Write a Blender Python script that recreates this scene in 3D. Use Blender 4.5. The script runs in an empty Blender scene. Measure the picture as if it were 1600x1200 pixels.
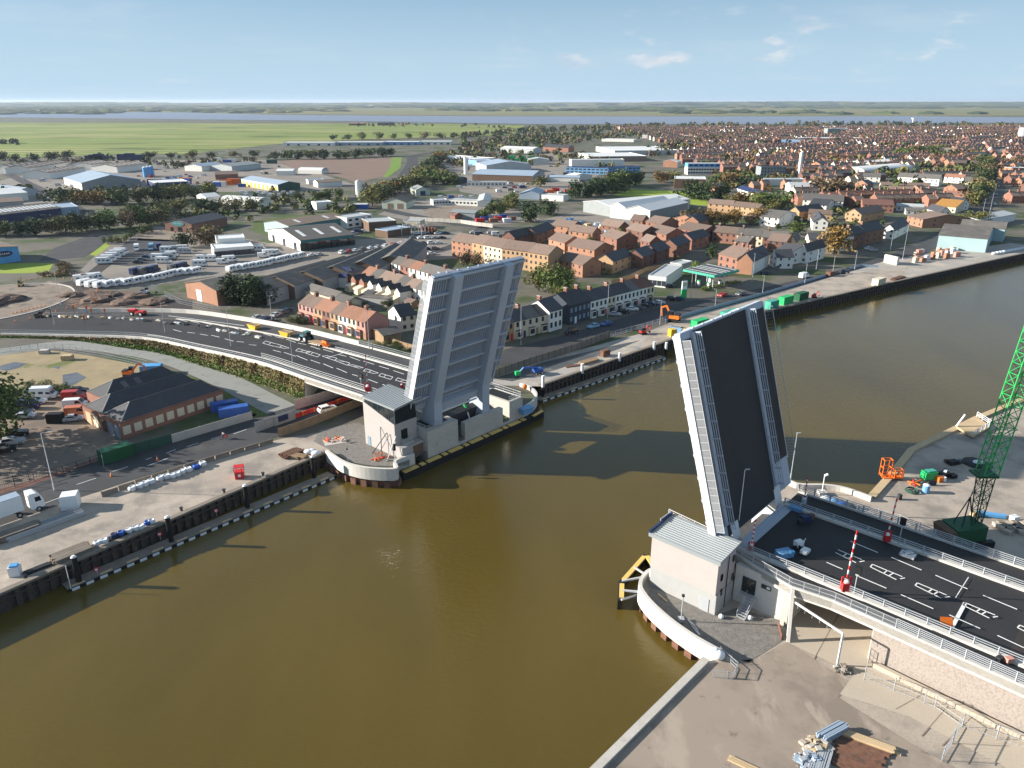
import bpy, bmesh, math, random
from mathutils import Vector, Matrix, noise
R = math.radians
rnd = random.Random(7)
S = bpy.context.scene
COL = S.collection
# ------------------------------------------------------------------ camera, sky, sun, exposure
F_PX, HC = 1180.0, 68.0
PITCH = math.atan(442.0 / F_PX)
cd = bpy.data.cameras.new('camera'); cam = bpy.data.objects.new('camera', cd); COL.objects.link(cam)
cam.location = (0, 0, HC); cam.rotation_euler = (R(90) - PITCH, 0, 0)
cd.sensor_width = 36; cd.lens = 36 * F_PX / 1600; cd.clip_start = 1; cd.clip_end = 80000
S.camera = cam
SUN_EL, SUN_AZ = R(18.5), R(-86.3)      # azimuth measured from +Y towards +X
sdir = Vector((math.sin(SUN_AZ) * math.cos(SUN_EL), math.cos(SUN_AZ) * math.cos(SUN_EL), math.sin(SUN_EL)))
sl = bpy.data.lights.new('sun', 'SUN'); sl.energy = 5.0; sl.angle = R(0.53); sl.color = (1.0, 0.93, 0.83)
so = bpy.data.objects.new('sun', sl); COL.objects.link(so)
so.rotation_euler = sdir.to_track_quat('Z', 'Y').to_euler()
W_ = bpy.data.worlds.new('World'); S.world = W_; W_.use_nodes = True
nt = W_.node_tree; bg = nt.nodes['Background']; bg.inputs[1].default_value = 0.046
sky = nt.nodes.new('ShaderNodeTexSky'); sky.sky_type = 'NISHITA'; sky.sun_disc = False
sky.sun_elevation = SUN_EL; sky.sun_rotation = SUN_AZ; sky.air_density = 1.0; sky.dust_density = 0.1; sky.ozone_density = 6.0
# clouds: a noise sheet in the sky direction, projected on a cloud deck
def wn(t, **k):
    n = nt.nodes.new(t)
    for a, b in k.items(): setattr(n, a, b)
    return n
tc = wn('ShaderNodeTexCoord'); sep = wn('ShaderNodeSeparateXYZ'); nt.links.new(tc.outputs['Generated'], sep.inputs[0])
mx = wn('ShaderNodeMath', operation='MAXIMUM'); mx.inputs[1].default_value = 0.012; nt.links.new(sep.outputs[2], mx.inputs[0])
adz = wn('ShaderNodeMath', operation='ADD'); adz.inputs[1].default_value = 0.035; nt.links.new(mx.outputs[0], adz.inputs[0])
dv1 = wn('ShaderNodeMath', operation='DIVIDE'); dv2 = wn('ShaderNodeMath', operation='DIVIDE')
nt.links.new(sep.outputs[0], dv1.inputs[0]); nt.links.new(sep.outputs[1], dv2.inputs[0])
nt.links.new(adz.outputs[0], dv1.inputs[1]); nt.links.new(adz.outputs[0], dv2.inputs[1])
cmb = wn('ShaderNodeCombineXYZ'); nt.links.new(dv1.outputs[0], cmb.inputs[0]); nt.links.new(dv2.outputs[0], cmb.inputs[1])
def cloud(scale, lo, hi, off, det, rough):
    mp = wn('ShaderNodeMapping'); mp.inputs['Location'].default_value = off; nt.links.new(cmb.outputs[0], mp.inputs[0])
    n = wn('ShaderNodeTexNoise'); n.inputs['Scale'].default_value = scale; n.inputs['Detail'].default_value = det
    n.inputs['Roughness'].default_value = rough; nt.links.new(mp.outputs[0], n.inputs['Vector'])
    r = wn('ShaderNodeMapRange', interpolation_type='SMOOTHSTEP'); r.inputs[1].default_value = lo; r.inputs[2].default_value = hi
    nt.links.new(n.outputs[0], r.inputs[0]); return r.outputs[0]
sx_ = wn('ShaderNodeVectorMath', operation='MULTIPLY'); nt.links.new(tc.outputs['Generated'], sx_.inputs[0]); sx_.inputs[1].default_value = (8.5, 0, 27)
def puff(lo, hi, off, det):
    ad_ = wn('ShaderNodeVectorMath', operation='ADD'); nt.links.new(sx_.outputs[0], ad_.inputs[0]); ad_.inputs[1].default_value = off
    n = wn('ShaderNodeTexNoise'); n.inputs['Scale'].default_value = 1.5; n.inputs['Detail'].default_value = det; n.inputs['Roughness'].default_value = .55; nt.links.new(ad_.outputs[0], n.inputs['Vector'])
    r = wn('ShaderNodeMapRange', interpolation_type='SMOOTHSTEP'); r.inputs[1].default_value = lo; r.inputs[2].default_value = hi; nt.links.new(n.outputs[0], r.inputs[0]); return r.outputs[0]
def ramp(sock, a, b):
    r = wn('ShaderNodeMapRange', interpolation_type='SMOOTHSTEP'); r.inputs[1].default_value = a; r.inputs[2].default_value = b; nt.links.new(sock, r.inputs[0]); return r.outputs[0]
def times(a, b):
    m_ = wn('ShaderNodeMath', operation='MULTIPLY'); nt.links.new(a, m_.inputs[0]); nt.links.new(b, m_.inputs[1]); return m_.outputs[0]
c1 = times(times(puff(.53, .70, (4.9, 0, 2.35), 7), ramp(sep.outputs[0], -.12, .2)), times(ramp(sep.outputs[2], .018, .045), ramp(sep.outputs[2], .112, .08)))
c2 = cloud(0.28, 0.45, 0.85, (9.2, 4.0, 0), 6, 0.6)
m2 = wn('ShaderNodeMath', operation='MULTIPLY'); nt.links.new(c2, m2.inputs[0]); m2.inputs[1].default_value = 0.3
mm = wn('ShaderNodeMath', operation='MAXIMUM'); nt.links.new(c1, mm.inputs[0]); nt.links.new(m2.outputs[0], mm.inputs[1])
cs = wn('ShaderNodeMath', operation='MULTIPLY'); nt.links.new(mm.outputs[0], cs.inputs[0]); cs.inputs[1].default_value = 0.7
mixc = wn('ShaderNodeMixRGB'); nt.links.new(cs.outputs[0], mixc.inputs[0]); nt.links.new(sky.outputs[0], mixc.inputs[1])
mcc = wn('ShaderNodeMixRGB'); nt.links.new(puff(.42, .6, (4.4, 0, 2.75), 4), mcc.inputs[0]); mcc.inputs[1].default_value = (8.6, 8.3, 8.2, 1); mcc.inputs[2].default_value = (5.3, 6.0, 7.1, 1); nt.links.new(mcc.outputs[0], mixc.inputs[2])
# thin veil of bright haze and high cloud low over the horizon
vz = wn('ShaderNodeMapRange', interpolation_type='SMOOTHERSTEP'); vz.inputs[1].default_value = -0.02; vz.inputs[2].default_value = 0.17; vz.inputs[3].default_value = 0.95; vz.inputs[4].default_value = 0.42
nt.links.new(sep.outputs[2], vz.inputs[0])
mixv = wn('ShaderNodeMixRGB'); nt.links.new(vz.outputs[0], mixv.inputs[0]); nt.links.new(sky.outputs[0], mixv.inputs[1]); mixv.inputs[2].default_value = (4.7, 6.5, 8.1, 1)
nt.links.new(mixv.outputs[0], mixc.inputs[1])
nt.links.new(mixc.outputs[0], bg.inputs[0])
S.view_settings.view_transform = 'Standard'; S.view_settings.look = 'None'; S.view_settings.exposure = 1.25; S.view_settings.gamma = 1
S.render.engine = 'CYCLES'
S.cycles.max_bounces = 6; S.cycles.volume_bounces = 0; S.cycles.transparent_max_bounces = 8

# ------------------------------------------------------------------ picture to ground, bridge frame
_fw = Vector((0, math.cos(PITCH), -math.sin(PITCH))); _up = Vector((0, math.sin(PITCH), math.cos(PITCH))); _rt = Vector((1, 0, 0))
def G(px, py, z=0.0):
    """point at height z seen at photo pixel (px, py): used to survey positions once"""
    r = _fw + _rt * ((px - 800) / F_PX) - _up * ((py - 600) / F_PX)
    return Vector((0, 0, HC)) + r * ((z - HC) / r.z)
UA = Vector((0.7385, -0.6743, 0)).normalized(); VB = Vector((-UA.y, UA.x, 0))
def UV(u, v, z=0.0): return UA * u + VB * v + Vector((0, 0, z))
YAW = math.atan2(UA.y, UA.x)

# ------------------------------------------------------------------ materials
MATS = {}
def mat(name, col, rough=0.85, var=0.18, sc=0.35, sc2=4.0, metal=0.0, spec=0.3, bump=0.0, objvar=0.0, stain=None):
    if name in MATS: return MATS[name]
    m = bpy.data.materials.new(name); m.use_nodes = True; t = m.node_tree; b = t.nodes['Principled BSDF']
    b.inputs['Roughness'].default_value = rough; b.inputs['Metallic'].default_value = metal
    b.inputs['Specular IOR Level'].default_value = spec
    geo = t.nodes.new('ShaderNodeNewGeometry')
    def nz(s, d=5):
        n = t.nodes.new('ShaderNodeTexNoise'); n.inputs['Scale'].default_value = s; n.inputs['Detail'].default_value = d
        n.inputs['Roughness'].default_value = 0.62
        t.links.new(geo.outputs['Position'], n.inputs['Vector']); return n
    a = nz(sc); c = nz(sc2, 3)
    ad = t.nodes.new('ShaderNodeMath'); ad.operation = 'ADD'; t.links.new(a.outputs[0], ad.inputs[0]); t.links.new(c.outputs[0], ad.inputs[1])
    mr = t.nodes.new('ShaderNodeMapRange'); mr.inputs[1].default_value = 0.6; mr.inputs[2].default_value = 1.4
    mr.inputs[3].default_value = 1 - var; mr.inputs[4].default_value = 1 + var
    t.links.new(ad.outputs[0], mr.inputs[0])
    src = mr.outputs[0]
    if objvar:
        oi = t.nodes.new('ShaderNodeObjectInfo'); m3 = t.nodes.new('ShaderNodeMapRange')
        m3.inputs[3].default_value = 1 - objvar; m3.inputs[4].default_value = 1 + objvar; t.links.new(oi.outputs['Random'], m3.inputs[0])
        mu = t.nodes.new('ShaderNodeMath'); mu.operation = 'MULTIPLY'; t.links.new(src, mu.inputs[0]); t.links.new(m3.outputs[0], mu.inputs[1]); src = mu.outputs[0]
    mul = t.nodes.new('ShaderNodeVectorMath'); mul.operation = 'SCALE'; mul.inputs[0].default_value = col[:3]
    t.links.new(src, mul.inputs['Scale'])
    out = mul.outputs[0]
    if stain:
        scol, ssc, lo, hi = stain
        n = nz(ssc, 7); r = t.nodes.new('ShaderNodeMapRange'); r.interpolation_type = 'SMOOTHSTEP'
        r.inputs[1].default_value = lo; r.inputs[2].default_value = hi; t.links.new(n.outputs[0], r.inputs[0])
        mi = t.nodes.new('ShaderNodeMixRGB'); t.links.new(r.outputs[0], mi.inputs[0]); t.links.new(out, mi.inputs[1]); mi.inputs[2].default_value = (*scol, 1)
        out = mi.outputs[0]
    t.links.new(out, b.inputs['Base Color'])
    if bump:
        bp = t.nodes.new('ShaderNodeBump'); bp.inputs['Strength'].default_value = bump; bp.inputs['Distance'].default_value = 0.15
        t.links.new(c.outputs[0], bp.inputs['Height']); t.links.new(bp.outputs[0], b.inputs['Normal'])
    MATS[name] = m; return m
def M(k): return MATS[k]
mat('concrete', (.46, .43, .38), stain=((.30, .27, .23), .5, .55, .8))
mat('concrete_white', (.56, .53, .48), var=.12, stain=((.42, .39, .34), .6, .58, .8))
mat('concrete_path', (.44, .375, .295), var=.10, sc=.15)
mat('quay_slab', (.38, .32, .26), var=.3, sc=.12, stain=((.235, .205, .175), .13, .45, .66))
mat('quay_grey', (.34, .31, .275), var=.25, sc=.12, stain=((.46, .39, .30), .13, .5, .66))
mat('dirt', (.24, .19, .145), var=.25, sc=.15, stain=((.13, .105, .085), .22, .48, .66))
mat('sandy_grass', (.30, .235, .135), var=.3, sc=.2, stain=((.12, .14, .04), .1, .55, .68))
mat('asphalt', (.052, .052, .054), rough=.8, var=.3, sc=.12, stain=((.085, .08, .075), .1, .55, .75))
mat('asphalt_new', (.033, .032, .033), rough=.7, var=.25, sc=.2, spec=.25)
mat('asphalt_brown', (.045, .038, .034), rough=.75, var=.2, sc=.2)
mat('pavement', (.20, .185, .17), var=.2)
mat('yard', (.215, .19, .165), var=.35, sc=.06, stain=((.26, .22, .17), .05, .48, .66))
mat('town_ground', (.125, .112, .088), var=.45, sc=.05, stain=((.05, .075, .022), .04, .46, .6))
mat('brown_field', (.20, .135, .10), var=.12, sc=.03)
mat('lawn', (.14, .23, .03), rough=.9, var=.2, sc=.1, sc2=1)
mat('lawn_bright', (.24, .31, .03), rough=.9, var=.15, sc=.2, sc2=1)
mat('rough_grass', (.075, .105, .022), var=.4, sc=.25, sc2=2.0, bump=.6)
mat('gravel', (.20, .185, .165), var=.45, sc=1.2, sc2=9, bump=.8)
mat('white_line', (.72, .72, .70), var=.1)
mat('white_paint', (.78, .78, .76), rough=.45, var=.05)
mat('steel_blue', (.40, .44, .50), rough=.5, var=.05, sc=.3)
mat('steel_white', (.66, .66, .65), rough=.5, var=.05)
mat('galv', (.47, .49, .51), rough=.42, var=.08, metal=.3)
mat('dark_metal', (.035, .037, .04), rough=.5)
mat('black', (.012, .012, .013), rough=.6)
mat('black_fender', (.014, .015, .017), rough=.5)
mat('yellow', (.72, .42, .04), rough=.5)
mat('yellow_pale', (.68, .47, .14), rough=.6)
mat('red', (.55, .03, .03), rough=.45)
mat('orange', (.75, .17, .02), rough=.5)
mat('green_paint', (.02, .42, .12), rough=.45)
mat('green_crane', (.02, .36, .08), rough=.45)
mat('green_dark', (.012, .09, .035), rough=.5)
mat('teal_paint', (.06, .34, .25), rough=.5)
mat('blue_paint', (.03, .10, .36), rough=.45)
mat('blue_light', (.16, .34, .56), rough=.6)
mat('blue_sky', (.10, .33, .62), rough=.5)
mat('navy', (.02, .035, .10), rough=.6)
mat('roof_metal', (.27, .295, .305), rough=.45, var=.06, metal=.1)
mat('cladding_beige', (.385, .355, .335), var=.06)
mat('glass_dark', (.012, .018, .02), rough=.08, var=.05, spec=.6)
mat('glass_window', (.035, .045, .06), rough=.1, var=.2, sc=.5, spec=.6)
mat('glass_pale', (.22, .30, .36), rough=.15, var=.15, spec=.6)
mat('brick_red', (.235, .115, .08), var=.22, sc=.25, sc2=6, objvar=.18)
mat('brick_orange', (.33, .17, .105), var=.18, sc=.25, sc2=6, objvar=.15)
mat('brick_ochre', (.42, .27, .15), var=.15, sc=.25, sc2=6)
mat('brick_brown', (.135, .085, .055), var=.22, sc2=6)
mat('brick_dark', (.16, .08, .06), var=.22, sc2=6)
mat('render_white', (.74, .72, .66), var=.07)
mat('render_cream', (.62, .54, .40), var=.08)
mat('render_pink', (.52, .25, .20), var=.08)
mat('render_dark', (.05, .06, .08), var=.1)
mat('render_grey', (.35, .35, .34), var=.1)
mat('tile_brown', (.185, .132, .105), var=.22, sc=.4, objvar=.2, stain=((.10, .09, .06), .4, .55, .75))
mat('tile_orange', (.26, .13, .085), var=.2, sc=.4, objvar=.12, stain=((.20, .12, .07), .5, .55, .75))
mat('tile_grey', (.125, .115, .105), var=.22, sc=.4, objvar=.2)
mat('tile_ochre', (.40, .20, .05), var=.2, sc=.6)
mat('slate', (.055, .056, .062), rough=.65, var=.25, sc=.5, objvar=.25)
mat('asbestos', (.12, .11, .10), var=.25, sc=.3, objvar=.1, stain=((.19, .17, .14), .25, .5, .7))
mat('roof_pale', (.42, .44, .44), rough=.6, var=.1, sc=.1)
mat('roof_white', (.66, .66, .64), rough=.6, var=.08, sc=.1)
mat('roof_blue', (.30, .37, .45), rough=.6, var=.1, sc=.1)
mat('roof_brown', (.22, .165, .125), var=.2, sc=.2)
mat('shed_green', (.03, .085, .06), rough=.6)
mat('shed_cream', (.52, .55, .44), rough=.7)
mat('shed_teal', (.03, .16, .17), rough=.6)
mat('shed_aqua', (.34, .47, .48), rough=.7, var=.08)
mat('shed_grey', (.24, .26, .26), rough=.7)
mat('shed_pale', (.46, .49, .48), rough=.7)
mat('wood', (.30, .20, .115), var=.3, sc2=6)
mat('wood_pale', (.50, .37, .22), var=.2, sc2=6)
mat('wood_grey', (.21, .175, .14), var=.3, sc2=5)
mat('rust', (.17, .085, .055), var=.4, sc=1.5, sc2=8, stain=((.10, .06, .045), 1.2, .5, .65))
mat('pile_steel', (.060, .046, .036), var=.4, sc=1.0, sc2=7, stain=((.15, .10, .07), 1.1, .55, .75))
mat('tyre', (.015, .015, .016))
mat('tarp_white', (.66, .68, .70), var=.1)
mat('skin', (.45, .26, .18))
mat('bark', (.06, .045, .032), var=.3)
mat('hedge', (.038, .052, .014), var=.4, sc=.5, sc2=3, objvar=.2)
def leafmat(name, col, objvar=.28):
    m = mat(name, col, rough=.75, var=.35, sc=.35, sc2=2.5, spec=.2, objvar=objvar)
    return m
leafmat('leaf_green', (.082, .112, .027)); leafmat('leaf_dark', (.040, .063, .022)); leafmat('leaf_olive', (.145, .14, .042))
leafmat('leaf_autumn', (.20, .125, .035)); leafmat('leaf_brown', (.155, .11, .06)); leafmat('leaf_bright', (.12, .18, .032))
for k, c in dict(white=(.75, .75, .74), silver=(.42, .43, .45), black=(.012, .012, .014), grey=(.12, .125, .13), blue=(.03, .10, .32),
                 red=(.42, .03, .025), dkblue=(.015, .03, .09), orange=(.55, .16, .06), ltblue=(.20, .38, .55), green=(.03, .16, .08)).items():
    mat('paint_' + k, c, rough=.28, var=.03, spec=.5)
# solid stripes (barrier arms, cones) get two materials; water
def water_mat(name, col, rough, ws, bs):
    m = bpy.data.materials.new(name); m.use_nodes = True; t = m.node_tree; b = t.nodes['Principled BSDF']
    b.inputs['IOR'].default_value = 1.34; b.inputs['Roughness'].default_value = rough
    geo = t.nodes.new('ShaderNodeNewGeometry')
    n = t.nodes.new('ShaderNodeTexNoise'); n.inputs['Scale'].default_value = .018; n.inputs['Detail'].default_value = 5
    mp0 = t.nodes.new('ShaderNodeMapping'); mp0.inputs['Rotation'].default_value = (0, 0, R(-42)); mp0.inputs['Scale'].default_value = (2.2, .8, 1)
    t.links.new(geo.outputs['Position'], mp0.inputs[0]); t.links.new(mp0.outputs[0], n.inputs['Vector'])
    r = t.nodes.new('ShaderNodeMapRange'); r.inputs[1].default_value = .3; r.inputs[2].default_value = .7; r.inputs[3].default_value = .85; r.inputs[4].default_value = 1.15
    t.links.new(n.outputs[0], r.inputs[0])
    mul = t.nodes.new('ShaderNodeVectorMath'); mul.operation = 'SCALE'; mul.inputs[0].default_value = col; t.links.new(r.outputs[0], mul.inputs['Scale'])
    t.links.new(mul.outputs[0], b.inputs['Base Color'])
    w = t.nodes.new('ShaderNodeTexNoise'); w.inputs['Scale'].default_value = ws; w.inputs['Detail'].default_value = 4; w.inputs['Roughness'].default_value = .6
    mp = t.nodes.new('ShaderNodeMapping'); mp.inputs['Scale'].default_value = (1, 1.9, 1); mp.inputs['Rotation'].default_value = (0, 0, R(20))
    t.links.new(geo.outputs['Position'], mp.inputs[0]); t.links.new(mp.outputs[0], w.inputs['Vector'])
    bp = t.nodes.new('ShaderNodeBump'); bp.inputs['Strength'].default_value = bs; bp.inputs['Distance'].default_value = .12
    t.links.new(w.outputs[0], bp.inputs['Height']); t.links.new(bp.outputs[0], b.inputs['Normal'])
    MATS[name] = m; return m
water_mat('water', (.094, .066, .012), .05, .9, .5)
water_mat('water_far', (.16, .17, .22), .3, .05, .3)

# ------------------------------------------------------------------ mesh builder, things
class MB:
    def __init__(s): s.v = []; s.f = []; s.m = []; s.ms = []
    def mi(s, m):
        if isinstance(m, str): m = MATS[m]
        if m not in s.ms: s.ms.append(m)
        return s.ms.index(m)
    def add(s, vs, fs, m):
        o = len(s.v); s.v += [Vector(x) for x in vs]; k = s.mi(m)
        for f in fs: s.f.append([o + i for i in f]); s.m.append(k)
        return s
    def face(s, pts, m): return s.add(pts, [list(range(len(pts)))], m)
    def prism(s, pts, z0, z1, m, top=None):
        """vertical prism over a plan polygon; pts Vectors (z ignored unless z0 is None)"""
        n = len(pts)
        a = sum(pts[i][0] * pts[(i + 1) % n][1] - pts[(i + 1) % n][0] * pts[i][1] for i in range(n))
        if a < 0: pts = pts[::-1]
        lo = [Vector((p[0], p[1], z0)) for p in pts]; hi = [Vector((p[0], p[1], z1)) for p in pts]
        s.add(lo + hi, [[i, (i + 1) % n, n + (i + 1) % n, n + i] for i in range(n)] + [list(range(n))[::-1]], m)
        s.add(hi, [list(range(n))], top or m); return s
    def hexa(s, b, t, m):
        """8 corners: bottom 4 (ccw), top 4"""
        return s.add(list(b) + list(t), [[3, 2, 1, 0], [4, 5, 6, 7], [0, 1, 5, 4], [1, 2, 6, 5], [2, 3, 7, 6], [3, 0, 4, 7]], m)
    def box(s, c, d, m, rz=0.0, mt=None):
        c = Vector(c); x, y, z = d[0] / 2, d[1] / 2, d[2] / 2; q = Matrix.Rotation(rz, 3, 'Z')
        p = [c + q @ Vector((a * x, b * y, k * z)) for k in (-1, 1) for a, b in ((-1, -1), (1, -1), (1, 1), (-1, 1))]
        return s.hexa(p[:4], p[4:], m)
    def beam(s, a, b, w, h, m, up=Vector((0, 0, 1))):
        a = Vector(a); b = Vector(b); d = (b - a)
        if d.length < 1e-6: return s
        d.normalize(); x = d.cross(up)
        if x.length < 1e-3: x = d.cross(Vector((1, 0, 0)))
        x.normalize(); y = x.cross(d).normalized(); x *= w / 2; y *= h / 2
        return s.hexa([a - x - y, a + x - y, a + x + y, a - x + y], [b - x - y, b + x - y, b + x + y, b - x + y], m)
    def tube(s, a, b, r, m, n=8, r2=None):
        a = Vector(a); b = Vector(b); d = (b - a).normalized(); x = d.orthogonal().normalized(); y = d.cross(x); r2 = r if r2 is None else r2
        c = [(math.cos(2 * math.pi * i / n), math.sin(2 * math.pi * i / n)) for i in range(n)]
        lo = [a + (x * p + y * q) * r for p, q in c]; hi = [b + (x * p + y * q) * r2 for p, q in c]
        return s.add(lo + hi, [[i, (i + 1) % n, n + (i + 1) % n, n + i] for i in range(n)] + [list(range(n))[::-1], list(range(n, 2 * n))], m)
    def path(s, pts, r, m, n=6):
        for a, b in zip(pts[:-1], pts[1:]): s.tube(a, b, r, m, n)
        return s
    def ball(s, c, r, m, seg=8, rings=5):
        c = Vector(c); r = Vector((r, r, r)) if not hasattr(r, '__len__') else Vector(r); vs = []; fs = []
        for j in range(rings + 1):
            t = math.pi * j / rings
            for i in range(seg):
                p = 2 * math.pi * i / seg
                vs.append(c + Vector((r.x * math.sin(t) * math.cos(p), r.y * math.sin(t) * math.sin(p), r.z * math.cos(t))))
        for j in range(rings):
            for i in range(seg):
                fs.append([j * seg + i, (j + 1) * seg + i, (j + 1) * seg + (i + 1) % seg, j * seg + (i + 1) % seg])
        return s.add(vs, fs, m)
    def strip(s, A, B, m):
        """sheet between two equal polylines"""
        n = len(A); return s.add(list(A) + list(B), [[i, i + 1, n + i + 1, n + i] for i in range(n - 1)], m)
    def mesh(s, name, org=Vector((0, 0, 0)), smooth=False):
        me = bpy.data.meshes.new(name); me.from_pydata([v - org for v in s.v], [], s.f)
        for m in s.ms: me.materials.append(m)
        me.polygons.foreach_set('material_index', s.m)
        if smooth: me.polygons.foreach_set('use_smooth', [True] * len(me.polygons))
        me.update(); return me
WL = {}
def link(name, data, parent=None):
    o = bpy.data.objects.new(name, data); COL.objects.link(o)
    if parent: o.parent = parent
    return o
def tag(o, label=None, cat=None, group=None, kind=None):
    if label: o['label'] = label
    if cat: o['category'] = cat
    if group: o['group'] = group
    if kind: o['kind'] = kind
    return o
def thing(name, label, cat, loc=(0, 0, 0), rz=0.0, group=None, sc=1.0):
    o = link(name, None); o.location = loc; o.rotation_euler = (0, 0, rz); o.scale = (sc, sc, sc); o.empty_display_size = .5
    WL[o.name] = Vector(loc); return tag(o, label, cat, group)
def part(name, mb, parent, label=None, smooth=False):
    org = WL.get(parent.name, Vector((0, 0, 0))) if parent else Vector((0, 0, 0))
    o = link(name, mb.mesh(name, org, smooth), parent); WL[o.name] = org
    if label: o['label'] = label
    return o
def solo(name, mb, label, cat, group=None, smooth=False):
    c = sum(mb.v, Vector()) / len(mb.v); zmin = min(v.z for v in mb.v); org = Vector((c.x, c.y, zmin))
    o = link(name, mb.mesh(name, org, smooth)); o.location = org; WL[o.name] = org
    return tag(o, label, cat, group)
def struct(name, mb): return tag(link(name, mb.mesh(name)), kind='structure')
ORD = ['first', 'second', 'third', 'fourth', 'fifth', 'sixth', 'seventh', 'eighth', 'ninth', 'tenth', 'eleventh', 'twelfth', 'thirteenth', 'fourteenth',
       'fifteenth', 'sixteenth', 'seventeenth', 'eighteenth', 'nineteenth', 'twentieth', 'twenty-first', 'twenty-second', 'twenty-third', 'twenty-fourth',
       'twenty-fifth', 'twenty-sixth', 'twenty-seventh', 'twenty-eighth', 'twenty-ninth', 'thirtieth']
def lerp(a, b, t): return a + (b - a) * t
def resample(pts, step):
    out = [pts[0].copy()]; acc = 0
    for a, b in zip(pts[:-1], pts[1:]):
        L = (b - a).length; t = step - acc
        while t <= L: out.append(a.lerp(b, t / L)); t += step
        acc = (acc + L) % step if L + acc >= step else acc + L
    return out
def smooth_line(pts, n=6):
    """Catmull-Rom through points"""
    P = [pts[0]] + list(pts) + [pts[-1]]; out = []
    for i in range(1, len(P) - 2):
        for k in range(n):
            t = k / n; a, b, c, d = P[i - 1], P[i], P[i + 1], P[i + 2]
            out.append(.5 * ((2 * b) + (c - a) * t + (2 * a - 5 * b + 4 * c - d) * t * t + (3 * b - a - 3 * c + d) * t ** 3))
    out.append(pts[-1].copy()); return out
def offset(pts, d):
    """plan offset to the left of travel"""
    out = []
    for i, p in enumerate(pts):
        a = pts[max(0, i - 1)]; b = pts[min(len(pts) - 1, i + 1)]; t = (b - a); n = Vector((-t.y, t.x, 0)).normalized(); out.append(p + n * d)
    return out
# ------------------------------------------------------------------ special grounds
def ground_mix(name, cols, scales, thr, wave=None, rough=.9):
    """base colour with several noise-masked patches of other colours"""
    m = bpy.data.materials.new(name); m.use_nodes = True; t = m.node_tree; b = t.nodes['Principled BSDF']; b.inputs['Roughness'].default_value = rough
    b.inputs['Specular IOR Level'].default_value = .2
    geo = t.nodes.new('ShaderNodeNewGeometry'); cur = None
    for i, (c, s, th) in enumerate(zip(cols, scales, thr)):
        if i == 0:
            rgb = t.nodes.new('ShaderNodeRGB'); rgb.outputs[0].default_value = (*c, 1); cur = rgb.outputs[0]; continue
        mp = t.nodes.new('ShaderNodeMapping'); mp.inputs['Location'].default_value = (i * 31.7, i * 17.3, 0)
        if isinstance(s, tuple): mp.inputs['Scale'].default_value = (s[1], s[2], 1); s = s[0]
        t.links.new(geo.outputs['Position'], mp.inputs[0])
        n = t.nodes.new('ShaderNodeTexNoise'); n.inputs['Scale'].default_value = s; n.inputs['Detail'].default_value = 7; n.inputs['Roughness'].default_value = .65
        t.links.new(mp.outputs[0], n.inputs['Vector'])
        r = t.nodes.new('ShaderNodeMapRange'); r.interpolation_type = 'SMOOTHSTEP'; r.inputs[1].default_value = th[0]; r.inputs[2].default_value = th[1]
        t.links.new(n.outputs[0], r.inputs[0])
        mi = t.nodes.new('ShaderNodeMixRGB'); t.links.new(r.outputs[0], mi.inputs[0]); t.links.new(cur, mi.inputs[1]); mi.inputs[2].default_value = (*c, 1); cur = mi.outputs[0]
    if wave:
        col, sc, rot, th, dist = wave
        mp = t.nodes.new('ShaderNodeMapping'); mp.inputs['Rotation'].default_value = (0, 0, rot); t.links.new(geo.outputs['Position'], mp.inputs[0])
        w = t.nodes.new('ShaderNodeTexWave'); w.inputs['Scale'].default_value = sc; w.inputs['Distortion'].default_value = dist; w.inputs['Detail'].default_value = 2; w.bands_direction = 'Y'
        t.links.new(mp.outputs[0], w.inputs['Vector'])
        r = t.nodes.new('ShaderNodeMapRange'); r.inputs[1].default_value = th[0]; r.inputs[2].default_value = th[1]; t.links.new(w.outputs[0], r.inputs[0])
        mi = t.nodes.new('ShaderNodeMixRGB'); t.links.new(r.outputs[0], mi.inputs[0]); t.links.new(cur, mi.inputs[1]); mi.inputs[2].default_value = (*col, 1); cur = mi.outputs[0]
    t.links.new(cur, b.inputs['Base Color']); MATS[name] = m
ground_mix('marsh_mat', [(.20, .25, .05), (.30, .30, .10), (.08, .11, .03), (.50, .56, .60)], [0, (.003, .6, 1.6), (.007, .5, 1.6), (.012, .7, 2.0)], [0, (.45, .6), (.53, .66), (.66, .70)], ((.05, .075, .025), .006, R(-6), (.88, .97), 2.5))  # last pale tone paints the glint of floodwater into the marsh colour
ground_mix('far_marsh_mat', [(.16, .16, .055), (.24, .18, .10), (.09, .12, .035)], [0, (.0012, .35, 2), (.002, .4, 2)], [0, (.48, .6), (.52, .66)])
ground_mix('quay_dark', [(.085, .085, .08), (.16, .15, .135)], [0, .15], [0, (.5, .65)], rough=.35)
ground_mix('carpark_mat', [(.17, .135, .11), (.27, .20, .145), (.07, .06, .055)], [0, .07, .16], [0, (.45, .62), (.55, .72)])
ground_mix('site_mat', [(.15, .10, .075), (.05, .042, .036), (.24, .20, .16)], [0, .18, .3], [0, (.48, .6), (.58, .7)])
ground_mix('dirt_east', [(.30, .245, .195), (.225, .185, .15), (.36, .30, .24), (.15, .125, .105)], [0, .08, (.25, 1, .35), .35], [0, (.45, .6), (.52, .66), (.6, .72)])
ground_mix('puddle', [(.14, .14, .15), (.10, .10, .10)], [0, .2], [0, (.4, .6)], rough=.12)
ground_mix('path_grey', [(.255, .255, .235), (.20, .20, .18)], [0, .3], [0, (.5, .7)])
ground_mix('stone_wall', [(.335, .29, .255), (.265, .23, .20), (.39, .345, .305)], [0, (3.2, .6, 1.6), (4.2, .6, 1.6)], [0, (.46, .6), (.55, .68)])
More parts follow.
